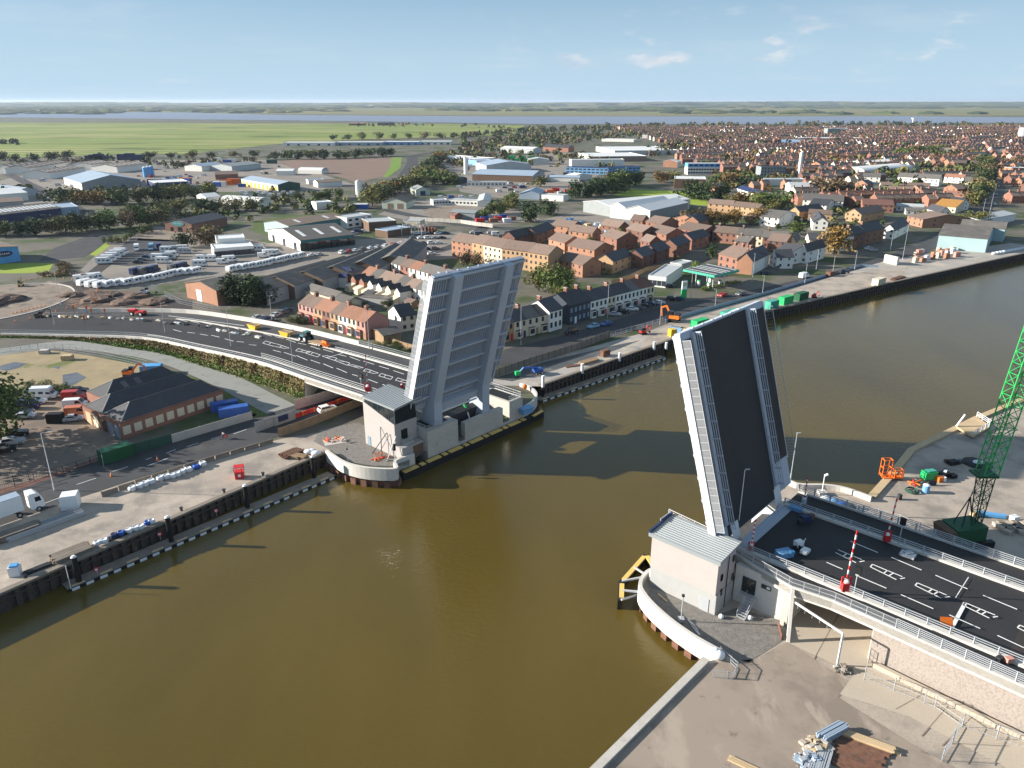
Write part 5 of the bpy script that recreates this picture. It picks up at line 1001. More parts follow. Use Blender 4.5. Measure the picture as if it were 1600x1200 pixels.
# --- industrial estate, left and centre
ind = [
 ('warehouse', (-60, 421), (33, 408), (82, 387), 6.5, 'gable', 1.2, 'y', 'render_white', 'roof_brown', dict(front='blue_sky', sidewin=(1, 6, 2.2, .9, 4.6, 2, 'glass_window')), 'white shed with bright blue front and oval sign at the left edge'),
 ('warehouse', (-30, 352), (97, 337), (86, 328), 4.6, 'gable', 2.4, 'x', 'navy', 'asbestos', dict(sky=18), 'blue walled shed with chequered skylight roof at left'),
 ('warehouse', (86, 337), (125, 334), (117, 327), 4.4, 'flat', .3, 'x', 'roof_blue', 'roof_blue', {}, 'low slate blue flat annex beside the chequered roof shed'),
 ('warehouse', (-40, 320), (45, 313), (52, 303), 5.5, 'gable', 2.2, 'x', 'render_white', 'roof_white', {}, 'white shed with pale blue white roof at left edge'),
 ('warehouse', (-40, 330), (38, 325), 20, 4.5, 'gable', 1.8, 'x', 'render_grey', 'roof_brown', {}, 'brown roofed shed at left edge behind the chequered one'),
 ('warehouse', (-40, 300), (30, 308), 14, 4.5, 'gable', 1.8, 'x', 'shed_pale', 'roof_blue', {}, 'blue roofed shed at the far left beside the estate road'),
 ('warehouse', (129, 297), (221, 291), 62, 5.5, 'gable', 5, 'y', 'render_white', 'roof_blue', dict(front='shed_grey'), 'great slate grey gabled warehouse in the left estate'),
 ('warehouse', (79, 280), (135, 271), 26, 5.5, 'gable', 2.5, 'x', 'render_white', 'roof_brown', dict(sky=8), 'brown saw roofed shed with white gable left of the great warehouse'),
 ('warehouse', (48, 272), (110, 262), 24, 5.5, 'gable', 2.5, 'x', 'render_white', 'roof_brown', dict(sky=8), 'brown roofed shed with white gable behind the saw roofed one'),
 ('warehouse', (146, 266), (176, 262), 30, 5.5, 'gable', 2.5, 'x', 'render_white', 'roof_brown', dict(sky=5), 'small brown skylight roofed shed behind the great warehouse'),
 ('warehouse', (184, 270), (233, 264), 30, 5.5, 'gable', 2.5, 'x', 'render_white', 'roof_brown', dict(sky=7), 'long brown skylight roofed shed behind the great warehouse'),
 ('warehouse', (20, 272), (70, 266), 20, 6.5, 'gable', 2.5, 'x', 'render_white', 'roof_brown', dict(sky=5), 'brown stepped shed at the far left of the estate'),
 ('canopy_shed', (243, 296), (295, 293), 26, 5, 'flat', .4, 'x', 'navy', 'roof_white', {}, 'blue shed with white flat canopy roof'),
 ('warehouse', (337, 281), (372, 280), 28, 4.5, 'gable', 2, 'x', 'brick_red', 'tile_brown', {}, 'brick shed with brown roof by the storage yard'),
 ('warehouse', (363, 268), (408, 263), 30, 5, 'gable', 2, 'x', 'shed_pale', 'shed_grey', {}, 'grey green shed at the back of the storage yard'),
 ('warehouse', (316, 268), (350, 264), 22, 5, 'gable', 2, 'x', 'render_white', 'roof_blue', {}, 'white shed with blue grey roof behind the brick one'),
 ('roadhouse', (259, 361), (301, 364), (321, 350), 4.6, 'gable', 2.2, 'y', 'brick_red', 'slate', dict(front='brick_dark', doors=[(.25, 2, 2.4, 'glass_dark'), (.55, 3, 2.6, 'glass_dark'), (.85, 2, 2.4, 'glass_dark')]), 'dark roofed brick roadhouse with teal oval sign'),
 ('showroom', (336, 403), (398, 398), 14, 4, 'flat', .5, 'x', 'render_white', 'roof_white', dict(win=(1, 8, 2.6, 2.4, .5, 2)), 'white flat roofed caravan showroom'),
 ('showroom', (340, 394), (385, 391), 12, 6, 'flat', .4, 'x', 'render_white', 'roof_white', {}, 'raised white back block of the caravan showroom'),
 ('arched_shed', (323, 319), (345, 317), 16, 4.5, 'gable', 2, 'x', 'render_white', 'roof_white', {}, 'white gabled end of the curved white shed'),
 ('arched_shed', (346, 320), (405, 324), 12, 4, 'barrel', 2.2, 'x', 'render_white', 'roof_white', {}, 'long curved white roofed shed behind the hedge'),
 ('dealership', (471, 393), (554, 383), (500, 366), 5.2, 'gable', 3.2, 'x', 'render_white', 'tile_grey', dict(front='shed_teal', sky=3, win=(1, 9, 4.0, 3.6, .3, 3, 'glass_dark'), sidewin=(1, 3, 3.4, 3.4, 0, 3, 'glass_window')), 'white dealership with dark striped roof and glazed front'),
 ('warehouse', (452, 368), (541, 354), 22, 5, 'gable', 1.8, 'x', 'shed_teal', 'roof_brown', dict(side='shed_aqua', sky=2), 'teal shed with brown roof behind the white dealership'),
 ('office', (543, 357), (583, 351), 12, 5.8, 'flat', .3, 'x', 'render_white', 'roof_pale', dict(win=(2, 4, 2.4, 1.3, 1.0, 2.8, 'glass_window')), 'white two storey office with blue windows'),
 ('brick_block', (577, 362), (620, 359), 16, 5, 'flat', .4, 'x', 'brick_brown', 'roof_pale', {}, 'brown brick substation block with flat roof'),
 ('brick_block', (606, 372), (641, 366), 10, 3.6, 'flat', .4, 'x', 'brick_brown', 'roof_blue', {}, 'low brown substation block with pale blue roof'),
 ('brick_block', (630, 356), (657, 357), 8, 4, 'flat', .4, 'x', 'render_cream', 'roof_pale', {}, 'pale block in the substation compound'),
 ('cream_shed', (597, 326), (635, 327), (649, 322), 4.4, 'gable', 2.8, 'y', 'shed_cream', 'roof_brown', dict(doors=[(.35, 4, 3.6, 'roof_brown'), (.75, 4, 3.6, 'roof_brown')]), 'cream green shed with two brown roller doors'),
 ('cream_shed', (650, 306), (672, 305), 16, 4.2, 'gable', 2.2, 'y', 'shed_cream', 'shed_grey', dict(doors=[(.5, 4, 3.4, 'navy')]), 'smaller cream shed with one blue door'),
 ('trade_shed', (378, 290), (435, 300), (469, 297), 5.5, 'gable', 2, 'x', 'shed_green', 'roof_blue', dict(front='shed_cream', doors=[((i + .5) / 9, 3.6, 3.8, 'yellow') for i in range(9)]), 'green trade shed with a row of yellow doors'),
 ('low_shed', (432, 274), (458, 274), 14, 4, 'gable', 1.6, 'x', 'render_white', 'roof_white', {}, 'small white gabled shed near the brown field'),
 ('arched_shed', (466, 271), (503, 272), 14, 3.4, 'barrel', 2.4, 'x', 'render_white', 'roof_white', {}, 'white barrel roofed shed beside the brown field'),
 ('low_shed', (482, 288), (507, 287), 12, 3.5, 'flat', .3, 'x', 'render_white', 'roof_blue', {}, 'white blue topped hut near the silo'),
 ('low_shed', (497, 293), (535, 291), 14, 4, 'gable', 1.6, 'x', 'render_white', 'roof_brown', {}, 'white hut with brown roof near the silo'),
 ('low_shed', (495, 328), (520, 326), 9, 4.6, 'flat', .3, 'x', 'render_white', 'roof_white', {}, 'white box shed beside the hedge by the silo'),
 ('low_shed', (551, 327), (574, 327), 7, 3, 'flat', .3, 'x', 'blue_paint', 'roof_white', {}, 'blue and white cabins beside the silo'),
 ('offices', (677, 321), (700, 320), 9, 3.4, 'flat', .3, 'x', 'render_white', 'roof_pale', dict(win=(1, 5, 1.6, 1.2, 1.2, 2)), 'left white office cabin of the depot yard'),
 ('offices', (700, 320), (746, 322), 9, 3.4, 'flat', .3, 'x', 'render_white', 'roof_pale', dict(win=(1, 8, 1.6, 1.2, 1.2, 2)), 'long white office cabin of the depot yard'),
 ('low_shed', (746, 323), (765, 323), (785, 312), 3.4, 'gable', 1.2, 'y', 'render_white', 'roof_pale', {}, 'long white roofed hut at the depot yard end'),
 ('low_shed', (704, 342), (742, 344), 10, 4, 'gable', 1.2, 'x', 'shed_grey', 'shed_grey', {}, 'grey store on the depot slab'),
 ('low_shed', (711, 344), (722, 343), 6, 2.6, 'gable', 1.4, 'y', 'brick_red', 'brick_dark', {}, 'small red hut beside the grey store'),
 ('offices', (730, 291), (791, 291), 9, 3.4, 'flat', .3, 'x', 'render_white', 'roof_pale', dict(win=(1, 10, 2, 1.2, 1.2, 2)), 'long white prefabricated offices before the dark shed'),
 ('warehouse', (690, 287), (718, 288), 18, 3.5, 'gable', 2, 'x', 'navy', 'navy', {}, 'navy roofed low shed among trees'),
 ('warehouse', (738, 282), (832, 285), 40, 5.5, 'gable', 3, 'x', 'render_grey', 'roof_blue', dict(front='brick_brown'), 'big dark fronted shed with slate blue roof'),
 ('warehouse', (760, 270), (830, 268), 40, 7, 'gable', 3.4, 'y', 'shed_pale', 'roof_blue', {}, 'slate blue roofed shed behind the dark fronted one'),
 ('retail_unit', (683, 251), (745, 256), 30, 5, 'flat', .4, 'x', 'shed_pale', 'roof_white', {}, 'white flat retail unit left of the slate blue sheds'),
 ('retail_unit', (745, 259), (773, 258), 26, 5, 'flat', .4, 'x', 'shed_pale', 'roof_blue', dict(side='blue_light'), 'pale grey blue block at the end of the white retail unit'),
 ('retail_unit', (782, 238), (833, 240), 26, 6, 'gable', 2, 'x', 'shed_pale', 'roof_white', {}, 'pale grey retail shed near the centre'),
 ('warehouse', (825, 257), (858, 257), 20, 5, 'gable', 2, 'y', 'shed_pale', 'roof_pale', {}, 'white shed behind the green stacks'),
 ('red_house', (848, 236), (888, 238), 14, 6, 'gable', 3.4, 'x', 'brick_red', 'slate', {}, 'red brick roadside inn with white dormers'),
 ('superstore', (925, 253), (1010, 252), 70, 6, 'flat', .5, 'x', 'render_white', 'roof_white', dict(front='roof_brown'), 'wide white roofed superstore front'),
 ('superstore', (960, 243), (1060, 242), 100, 6, 'flat', .5, 'x', 'render_white', 'roof_white', dict(front='shed_pale'), 'wide white roofed superstore rear'),
 ('school_block', (884, 271), (950, 273), 12, 6, 'flat', .4, 'x', 'blue_light', 'navy', dict(win=(2, 10, 3, 1.4, 1, 2.8, 'glass_window')), 'blue glazed school block with navy roof'),
 ('school_block', (893, 262), (975, 261), 12, 8, 'flat', .4, 'x', 'render_white', 'roof_white', {}, 'white upper school block'),
 ('school_block', (950, 272), (1000, 270), 12, 6, 'flat', .4, 'x', 'blue_sky', 'navy', dict(win=(2, 8, 3, 1.4, 1, 2.8, 'glass_window')), 'bright blue right wing of the school'),
 ('school_hut', (855, 283), (905, 284), 12, 3.5, 'gable', 1.4, 'x', 'render_white', 'roof_blue', {}, 'low white school hut with grey roof'),
 ('school_hut', (893, 282), (925, 280), 12, 3.5, 'gable', 2, 'y', 'render_white', 'roof_white', {}, 'white gabled school hut'),
 ('office_block', (1074, 273), (1124, 273), 14, 7, 'flat', .3, 'x', 'render_white', 'roof_pale', dict(win=(2, 12, 2.2, 1.6, 1.2, 3, 'glass_window')), 'white office block under a bright blue top storey'),
 ('brown_block', (1053, 294), (1102, 295), 24, 7.5, 'flat', .6, 'x', 'brick_brown', 'roof_white', {}, 'brown panel block with white frame beside the sports field'),
 ('house', (1036, 261), (1058, 262), 12, 6, 'gable', 2, 'y', 'render_white', 'roof_white', dict(front='brick_orange'), 'white and orange shop gable left of the blue topped offices'),
 ('merchant_shed', (911, 331), (953, 339), (1008, 316), 6.5, 'gable', 2, 'y', 'shed_pale', 'roof_white', dict(front='shed_grey'), 'left bay of the big pale roofed triple shed'),
 ('merchant_shed', (953, 340), (976, 343), 48, 7.2, 'gable', 2.4, 'y', 'shed_grey', 'roof_white', dict(front='shed_pale'), 'middle bay of the big pale roofed triple shed'),
 ('merchant_shed', (976, 343), (1015, 347), (1059, 331), 6.5, 'gable', 2.4, 'y', 'shed_grey', 'roof_white', dict(front='shed_pale', doors=[(.62, 5, 5, 'white_paint')]), 'right bay of the big pale roofed triple shed'),
 ('warehouse', (812, 311), (842, 312), 22, 4, 'gable', 2.4, 'y', 'roof_blue', 'roof_blue', {}, 'slate blue gabled shed left of the dark pines'),
 ('warehouse', (846, 313), (880, 315), 10, 4, 'flat', .3, 'x', 'render_white', 'roof_pale', {}, 'low white store beside the red equipment yard'),
 ('low_shed', (1150, 300), (1182, 310), 10, 3, 'gable', 2, 'x', 'render_white', 'navy', {}, 'low white bungalow with solar panelled roof by the field'),
 ('sports_hall', (1235, 303), (1290, 304), 26, 5, 'gable', 2.6, 'x', 'render_white', 'roof_pale', {}, 'white walled sports hall with broad pale roof'),
 ('low_shed', (1195, 290), (1258, 290), 14, 5, 'flat', .3, 'x', 'render_white', 'roof_pale', {}, 'flat white annex left of the sports hall'),
 ('apartment_block', (1188, 276), (1226, 276), 16, 9, 'flat', .4, 'x', 'shed_grey', 'slate', dict(win=(3, 8, 1.2, 1.4, 1.2, 2.8)), 'dark grey flats with white balconies'),
 ('arched_shed', (1350, 275), (1425, 268), 26, 4.5, 'barrel', 3.2, 'x', 'render_white', 'roof_white', {}, 'broad arched pale roofed hall in the town'),
 ('superstore', (1000, 216), (1075, 217), 40, 5, 'flat', .4, 'x', 'render_white', 'roof_white', {}, 'far white store with red sign strip'),
 ('warehouse', (940, 221), (990, 222), 24, 4, 'flat', .4, 'x', 'render_white', 'roof_white', {}, 'far low white store behind the superstore'),
 ('warehouse', (1220, 225), (1265, 226), 30, 6, 'flat', .4, 'x', 'blue_light', 'roof_blue', {}, 'far blue fronted factory'),
 ('warehouse', (1258, 222), (1345, 221), 40, 6, 'flat', .4, 'x', 'render_white', 'roof_white', {}, 'far white factory right of the blue one'),
 ('tower_block', (1292, 214), (1312, 214), 20, 16, 'flat', .4, 'x', 'shed_grey', 'shed_grey', {}, 'far dark grey tower block'),
 ('low_shed', (1300, 206), (1325, 206), 20, 8, 'flat', .4, 'x', 'render_white', 'roof_white', {}, 'far white block beside the tower'),
 ('retail_unit', (1365, 262), (1425, 258), 30, 5, 'flat', .3, 'x', 'render_white', 'roof_white', {}, 'pale flat roofed hall behind the arched one'),
 ('farm_shed', (545, 196), (570, 196), 20, 5, 'gable', 3, 'x', 'brick_dark', 'roof_brown', {}, 'far brown farm shed on the marsh edge'),
 ('farm_shed', (590, 196), (615, 196), 20, 6, 'gable', 3, 'x', 'render_dark', 'slate', {}, 'far dark farm barn on the marsh edge'),
 ('farm_shed', (645, 195), (660, 195), 20, 6, 'gable', 4, 'y', 'render_white', 'roof_white', {}, 'far white farm barn on the marsh edge'),
]
for nm, a, b, c, h, rf, rs, ax, wm, rm, kw, ds in ind: building(nm, ds, nm.replace('_', ' '), a, b, c, h, rf, rs, ax, wm, rm, **kw)
for i in range(4):
    x0 = [443, 524, 600, 655][i]; x1 = [522, 598, 655, 705][i]
    building('retail_unit', f'long low white retail unit, {ORD[i]} from the left beyond the hedge by the brown field', 'retail unit', (x0, 228 - i * .6), (x1, 228 - i * .6), 30, 5, 'flat', .5, 'x', ['render_white', 'roof_blue', 'blue_light', 'render_white'][i], 'roof_white', win=(1, 5, 4, 2.5, .5, 2), group='long row of white retail units')
# signs on facades
b_ = MB(); a, b = G(33, 408), G(-60, 421); e = (b - a).normalized(); n = Vector((e.y, -e.x, 0)); n = -n if n.dot(-a) < 0 else n
def oval(label, c, e, n, rx, ry, m1, m2):
    t = thing('oval_sign', label, 'sign', c); k = Vector((0, 0, 1)); b_ = MB()
    b_.add([c + (e * math.cos(i * R(15)) * rx + k * math.sin(i * R(15)) * ry) + n * o for o in (.05, .2) for i in range(24)], [[i, (i + 1) % 24, 24 + (i + 1) % 24, 24 + i] for i in range(24)] + [list(range(24, 48))], m1); part('panel', b_, t)
    b_ = MB()
    for j in range(5): b_.beam(c + e * (rx * (-.55 + j * .26)) + n * .24 - k * ry * .25, c + e * (rx * (-.5 + j * .26)) + n * .24 + k * ry * .25, .2, rx * .09, m2)
    part('emblem', b_, t)
oval('dark blue oval sign on the bright blue front of the left shed', a.lerp(b, .25) + Vector((0, 0, 4.2)), e, n, 3.2, 1.3, 'navy', 'white_paint')
a, b = G(259, 361), G(301, 364); e = (b - a).normalized(); n = Vector((e.y, -e.x, 0)); n = -n if n.dot(-a) < 0 else n
oval('teal oval sign on the roadhouse gable', a.lerp(b, .5) + Vector((0, 0, 4.6)), e, n, 4.4, 1.5, 'shed_teal', 'shed_aqua')
a, b = G(1074, 273), G(1124, 273); m = MB(); ex = (b - a).normalized(); m.prism([a + Vector((0, .3, 0)), b + Vector((0, .3, 0)), b + Vector((0, 14, 0)), a + Vector((0, 14, 0))], 7.35, 10.6, 'blue_sky', 'roof_pale')
for i in range(6): m.box(a.lerp(b, (i + .5) / 6) + Vector((0, .28, 9)), (3.6, .1, 1.6), 'navy')
o_ = [o for o in COL.objects if o.get('label') == 'white office block under a bright blue top storey'][0]; part('top_storey', m, o_)
# silo
t = thing('silo', 'white cement silo with dark conveyor beside the willow tree', 'silo', G(562, 317)); p = G(562, 317); k = Vector((0, 0, 1))
b_ = MB(); b_.tube(p + k * 4, p + k * 15, 2.3, 'white_paint', 14); b_.tube(p + k * 2, p + k * 4, .6, 'white_paint', 14, 2.3); b_.tube(p + k * 15, p + k * 16, 2.3, 'roof_pale', 14, .8); part('tank', b_, t)
b_ = MB(); b_.tube(p + Vector((4.2, 1, 3)), p + Vector((4.2, 1, 13)), 1.7, 'render_grey', 12); part('tank', b_, t)
for dx, dy in ((-1.8, -1.8), (1.8, -1.8), (1.8, 1.8), (-1.8, 1.8)):
    b_ = MB(); b_.beam(p + Vector((dx, dy, 0)), p + Vector((dx, dy, 6)), .3, .3, 'dark_metal'); part('leg', b_, t)
b_ = MB(); b_.beam(p + Vector((12, 2, 1)), p + Vector((5, 0, 14)), 1.2, 1.0, 'dark_metal'); part('conveyor', b_, t)
for i, (x, y, h, r, mt, lb) in enumerate([(1248, 276, 22, 1.6, 'white_paint', 'tall slim white chimney beside the dark flats'), (728, 272, 15, 2.0, 'white_paint', 'white storage tower behind the prefabricated offices'), (1597, 219, 22, 9, 'roof_pale', 'broad pale gasholder cylinder at the right edge'), (1426, 192, 13, 2.0, 'white_paint', 'white water tower far away by the estuary')]):
    b_ = MB(); p = G(x, y); b_.tube(p, p + k * h, r, mt, 14); b_.tube(p + k * h, p + k * (h + .6), r * 1.06, mt, 14, r * .9)
    if 'water' in lb: b_.tube(p + k * (h - 1), p + k * (h + 2.5), 6, mt, 14)
    solo('tower', b_, lb, 'tower')
for i, (x, y) in enumerate([(228, 277), (233, 276), (238, 275)]):
    b_ = MB(); p = G(x, y); b_.tube(p, p + k * 9, 2.2, 'blue_sky', 10); b_.tube(p + k * 9, p + k * 10, 2.2, 'roof_white', 10, .5); solo('storage_tank', b_, f'blue storage tank, {ORD[i]} from the left behind the great warehouse', 'tank', 'blue tanks behind the great warehouse')
for i in range(5):
    b_ = MB(); p = G(1030 + 0, 0) if False else G(660 + i * 5, 361 + i * 1.1); b_.box(p + k * 1.6, (1.0, 3.6, 3.2), 'rust', .4); b_.tube(p + Vector((-.6, 0, 2)), p + Vector((.6, 0, 2)), 1.4, 'brick_dark', 10); solo('transformer', b_, f'rusty brown transformer, {ORD[i]} from the left in the substation', 'transformer', 'substation transformers')
for i in range(9):
    b_ = MB(); p = G(628 + i * 5.2, 369 - (i % 3) * 3); b_.tube(p, p + k * 4.5, .18, 'galv', 6); b_.beam(p + Vector((-1.2, 0, 4.5)), p + Vector((1.2, 0, 4.5)), .18, .18, 'galv'); [b_.tube(p + Vector((dx, 0, 4.6)), p + Vector((dx, 0, 5.6)), .14, 'white_paint', 6) for dx in (-1, 0, 1)]
    solo('substation_mast', b_, 'slim grey busbar mast with white insulators in the substation', 'mast', 'substation busbar masts')
# ------------------------------------------------------------------ trees
def crown_mb(kind, seed, nclump, leaf, mt):
    r = random.Random(seed); b = MB(); lobes = []
    if kind == 'round': lobes = [(Vector((r.gauss(0, .24), r.gauss(0, .24), r.uniform(.28, .82))), r.uniform(.17, .29)) for _ in range(13)] + [(Vector((0, 0, .58)), .36), (Vector((0, 0, .36)), .3)]
    elif kind == 'tall': lobes = [(Vector((r.gauss(0, .09), r.gauss(0, .09), z)), .17 * (1.15 - abs(z - .5))) for z in [.2, .3, .4, .5, .6, .7, .8, .9]]
    elif kind == 'pine': lobes = [(Vector((r.gauss(0, .16), r.gauss(0, .16), r.uniform(.2, .86))), r.uniform(.15, .26)) for _ in range(14)] + [(Vector((0, 0, .45)), .36), (Vector((0, 0, .25)), .3)]
    elif kind == 'bush': lobes = [(Vector((r.gauss(0, .35), r.gauss(0, .35), r.uniform(.22, .6))), r.uniform(.24, .36)) for _ in range(10)]
    for c, rad in lobes:
        n = max(3, int(nclump * (rad / .24) ** 2))
        for _ in range(n):
            while True:
                d = Vector((r.uniform(-1, 1), r.uniform(-1, 1), r.uniform(-1, 1)))
                if .02 < d.length < 1: break
            d = d.normalized() * (d.length ** .4); p = c + d * rad * r.uniform(.7, 1.12)
            if p.z < .04: p.z = .04 + r.random() * .05
            nn = (d * .9 + Vector((r.gauss(0, .5), r.gauss(0, .5), r.gauss(.25, .5)))).normalized(); x = nn.orthogonal().normalized(); x = (Matrix.Rotation(r.uniform(0, 6.3), 3, nn) @ x); y = nn.cross(x)
            for q in range(3):
                o = x * r.gauss(0, leaf * .9) + y * r.gauss(0, leaf * .9) + nn * r.gauss(0, leaf * .4); s = leaf * r.uniform(.5, 1.0); n2 = (nn + Vector((r.gauss(0, .35), r.gauss(0, .35), r.gauss(0, .35)))).normalized()
                x2 = n2.orthogonal().normalized(); x2 = Matrix.Rotation(r.uniform(0, 6.3), 3, n2) @ x2; y2 = n2.cross(x2); e = p + o
                b.face([e - x2 * s - y2 * s * .6, e + x2 * s * .8 - y2 * s * .7, e + x2 * s * .9 + y2 * s * .6, e - x2 * s * .7 + y2 * s * .7], mt)
    return b
def trunk_mb(kind, seed):
    r = random.Random(seed); b = MB(); top = .55 if kind != 'bush' else .3
    pts = [Vector((0, 0, 0)), Vector((r.gauss(0, .015), r.gauss(0, .015), top * .45)), Vector((r.gauss(0, .03), r.gauss(0, .03), top))]
    b.tube(pts[0], pts[1], .026, 'bark', 7, .02); b.tube(pts[1], pts[2], .02, 'bark', 6, .010)
    for i in range(6):
        a = r.uniform(0, 6.3); s = pts[1].lerp(pts[2], r.uniform(0, .9)); b.tube(s, s + Vector((math.cos(a) * .2, math.sin(a) * .2, r.uniform(.1, .25))), .010, 'bark', 5, .003)
    return b
TREE = {}
def tree_mesh(kind, v, lm, lod):
    k = (kind, v, lm, lod)
    if k not in TREE:
        ncl, lf = ((52, .034), (26, .048), (15, .066))[lod]
        TREE[k] = (crown_mb(kind, v * 13 + len(kind), ncl, lf, lm).mesh('crown'), trunk_mb(kind, v * 7 + 1).mesh('trunk'))
    return TREE[k]
NTREE = [0]; TPOS = []
def tree(px, py, h, kind='round', lm='leaf_olive', label='', group=None, wide=1.0, name='tree', z=0):
    p = G(px, py, z); lod = 0 if p.length < 330 else 1 if p.length < 620 else 2
    cm, tm = tree_mesh(kind, rnd.randrange(4), lm, lod)
    t = thing(name, label, {'bush': 'shrub'}.get(kind, 'tree'), p, rnd.uniform(0, 6.3), group); t.scale = (h * wide, h * wide, h)
    link('trunk', tm, t); link('crown', cm, t); NTREE[0] += 1; TPOS.append((p.x, p.y)); return t
LN = {'leaf_green': 'green', 'leaf_dark': 'dark green', 'leaf_olive': 'olive green', 'leaf_autumn': 'golden autumn', 'leaf_brown': 'brownish', 'leaf_bright': 'light green'}
# big ones near the bridge
tree(872, 464, 12.5, 'round', 'leaf_green', 'great round green tree behind the riverside terrace', wide=1.15)
tree(842, 455, 9.5, 'round', 'leaf_olive', 'olive tree just left of the great round tree', wide=1.1)
tree(873, 472, 5.5, 'round', 'leaf_olive', 'small pale tree in front of the great round tree')
tree(365, 475, 10.5, 'pine', 'leaf_dark', 'big dark evergreen beside the brick fronted shed, left crown', wide=1.3)
tree(392, 477, 11, 'pine', 'leaf_dark', 'big dark evergreen beside the brick fronted shed, middle crown', wide=1.35)
tree(416, 474, 8, 'pine', 'leaf_dark', 'big dark evergreen beside the brick fronted shed, right crown', wide=1.3)
tree(1302, 399, 14, 'round', 'leaf_autumn', 'golden autumn tree in front of the cream block on the river road', wide=.95)
tree(2, 690, 14, 'round', 'leaf_green', 'large dark tree at the left picture edge above parked cars', wide=1.1)
tree(-40, 715, 13, 'round', 'leaf_green', 'large tree leaning in from beyond the left picture edge', wide=1.1)
tree(728, 415, 6.5, 'round', 'leaf_brown', 'left bare brown tree before the long apartments'); tree(745, 417, 6, 'round', 'leaf_brown', 'right bare brown tree before the long apartments')
tree(968, 375, 6, 'round', 'leaf_olive', 'bushy olive tree among the brick estate roofs'); tree(986, 385, 6, 'round', 'leaf_brown', 'plum leaved tree among the brick estate'); tree(949, 398, 5, 'round', 'leaf_green', 'small green tree between estate gables')
tree(921, 384, 5, 'round', 'leaf_olive', 'small olive tree behind the mid estate house'); tree(1085, 431, 5.5, 'round', 'leaf_bright', 'light green tree behind the petrol canopy'); tree(1112, 404, 6.5, 'round', 'leaf_dark', 'dark tree beside the brick corner house')
def row(pts, sp, h0, h1, kind, mats, phrase, group, wide=1.15, jit=1.5, name='tree'):
    P = [G(*q) for q in pts]; L = resample(P, sp); i = 0
    for p in L:
        p = p + Vector((rnd.gauss(0, jit), rnd.gauss(0, jit * 1.5), 0)); v = p - Vector((0, 0, HC)); zc = v.dot(_fw)
        px, py = 800 + F_PX * v.dot(_rt) / zc, 600 - F_PX * v.dot(_up) / zc; lm = rnd.choice(mats); h = rnd.uniform(h0, h1)
        tree(px, py, h, kind, lm, f'{LN[lm]} {"shrub" if kind == "bush" else "tree"}, {ORD[i] if i < 30 else "far end"} from the left {phrase}', group, wide * rnd.uniform(.85, 1.2), name); i += 1
OL, DK, GR, AU, BR = 'leaf_olive', 'leaf_dark', 'leaf_green', 'leaf_autumn', 'leaf_brown'
row([(-30, 368), (60, 368), (140, 361), (235, 352), (262, 340)], 7.5, 7.5, 11, 'round', [DK, GR, OL, BR], 'in hedge above the blue fronted shed', 'hedge trees above the blue fronted shed', 1.35)
row([(95, 318), (180, 320), (250, 316), (330, 308)], 10, 9, 12.5, 'round', [OL, GR, DK, OL, AU], 'in belt below the great warehouse', 'tree belt below the great warehouse', 1.4)
row([(205, 345), (262, 333), (300, 331), (405, 330)], 11, 7.5, 10.5, 'round', [DK, GR, OL], 'in hedge behind the roadhouse', 'hedge trees behind the roadhouse', 1.4)
row([(294, 386), (318, 384), (336, 376)], 7, 7, 9, 'round', [OL, BR, DK], 'beside the caravan car park', 'trees beside the caravan car park', 1.3)
row([(166, 378), (190, 378), (222, 366), (234, 356)], 8, 3, 5.5, 'bush', [GR, DK, OL], 'along the car park lane', 'bushes along the car park lane', 1.0, name='shrub')
row([(-20, 251), (60, 252), (122, 247)], 22, 8, 11, 'round', [DK], 'of dark belt at the marsh edge', 'dark trees at the marsh edge', 1.5)
row([(235, 247), (330, 247), (400, 245)], 26, 7, 10, 'round', [DK, OL, BR], 'along the marsh edge behind the storage yards', 'trees along the marsh edge', 1.5)
row([(430, 249), (520, 248), (612, 244)], 15, 9, 12, 'round', [DK, GR, DK, OL], 'in hedge above the brown field', 'hedge trees above the brown field', 1.45)
row([(520, 219), (600, 217), (700, 216)], 30, 9, 13, 'round', [BR, OL, DK], 'beyond the long white retail units', 'trees beyond the white retail units', 1.4)
tree(582, 323, 15, 'round', OL, 'tall willow like olive tree right of the silo', wide=1.1)
row([(592, 316), (606, 304), (640, 293), (690, 286), (720, 290)], 11, 8, 12, 'round', [OL, DK, AU, GR], 'on the railway bank right of the silo', 'trees on the bank right of the silo', 1.35)
row([(650, 283), (668, 272), (682, 258), (692, 250)], 13, 8, 12, 'round', [DK, OL, AU], 'beside the bypass', 'trees beside the bypass', 1.3)
row([(445, 313), (480, 314), (520, 311), (555, 309)], 11, 6, 9, 'round', [GR, OL, DK], 'left of the silo', 'trees left of the silo', 1.35)
row([(752, 342), (782, 336), (800, 326), (796, 314)], 10, 6, 8.5, 'round', [OL, GR], 'at the end of the depot yard', 'trees at the depot yard end', 1.3)
tree(828, 346, 12, 'pine', DK, 'dark bushy pine left of the boat yard', wide=1.3); tree(858, 336, 10, 'pine', DK, 'second dark bushy pine by the boat yard', wide=1.4); tree(845, 292, 9, 'round', OL, 'round olive tree near the red equipment yard', wide=1.5)
row([(905, 309), (930, 306), (955, 300), (978, 291), (1003, 288)], 9, 11, 15, 'pine', [DK, DK, GR], 'in dark pine row left of the sports field', 'dark pines left of the sports field', 1.1)
row([(1078, 310), (1100, 313), (1130, 312)], 9, 12, 15, 'pine', [DK, GR], 'of the dark group right of the sports field', 'dark trees right of the sports field', 1.2)
row([(1028, 286), (1060, 284)], 10, 8, 11, 'round', [AU, OL], 'behind the sports field', 'autumn trees behind the sports field', 1.2)
row([(1072, 354), (1120, 352), (1190, 349)], 8, 7, 10, 'round', [AU, OL, AU, BR], 'behind the long grey roofed terrace', 'autumn trees behind the long terrace', 1.2)
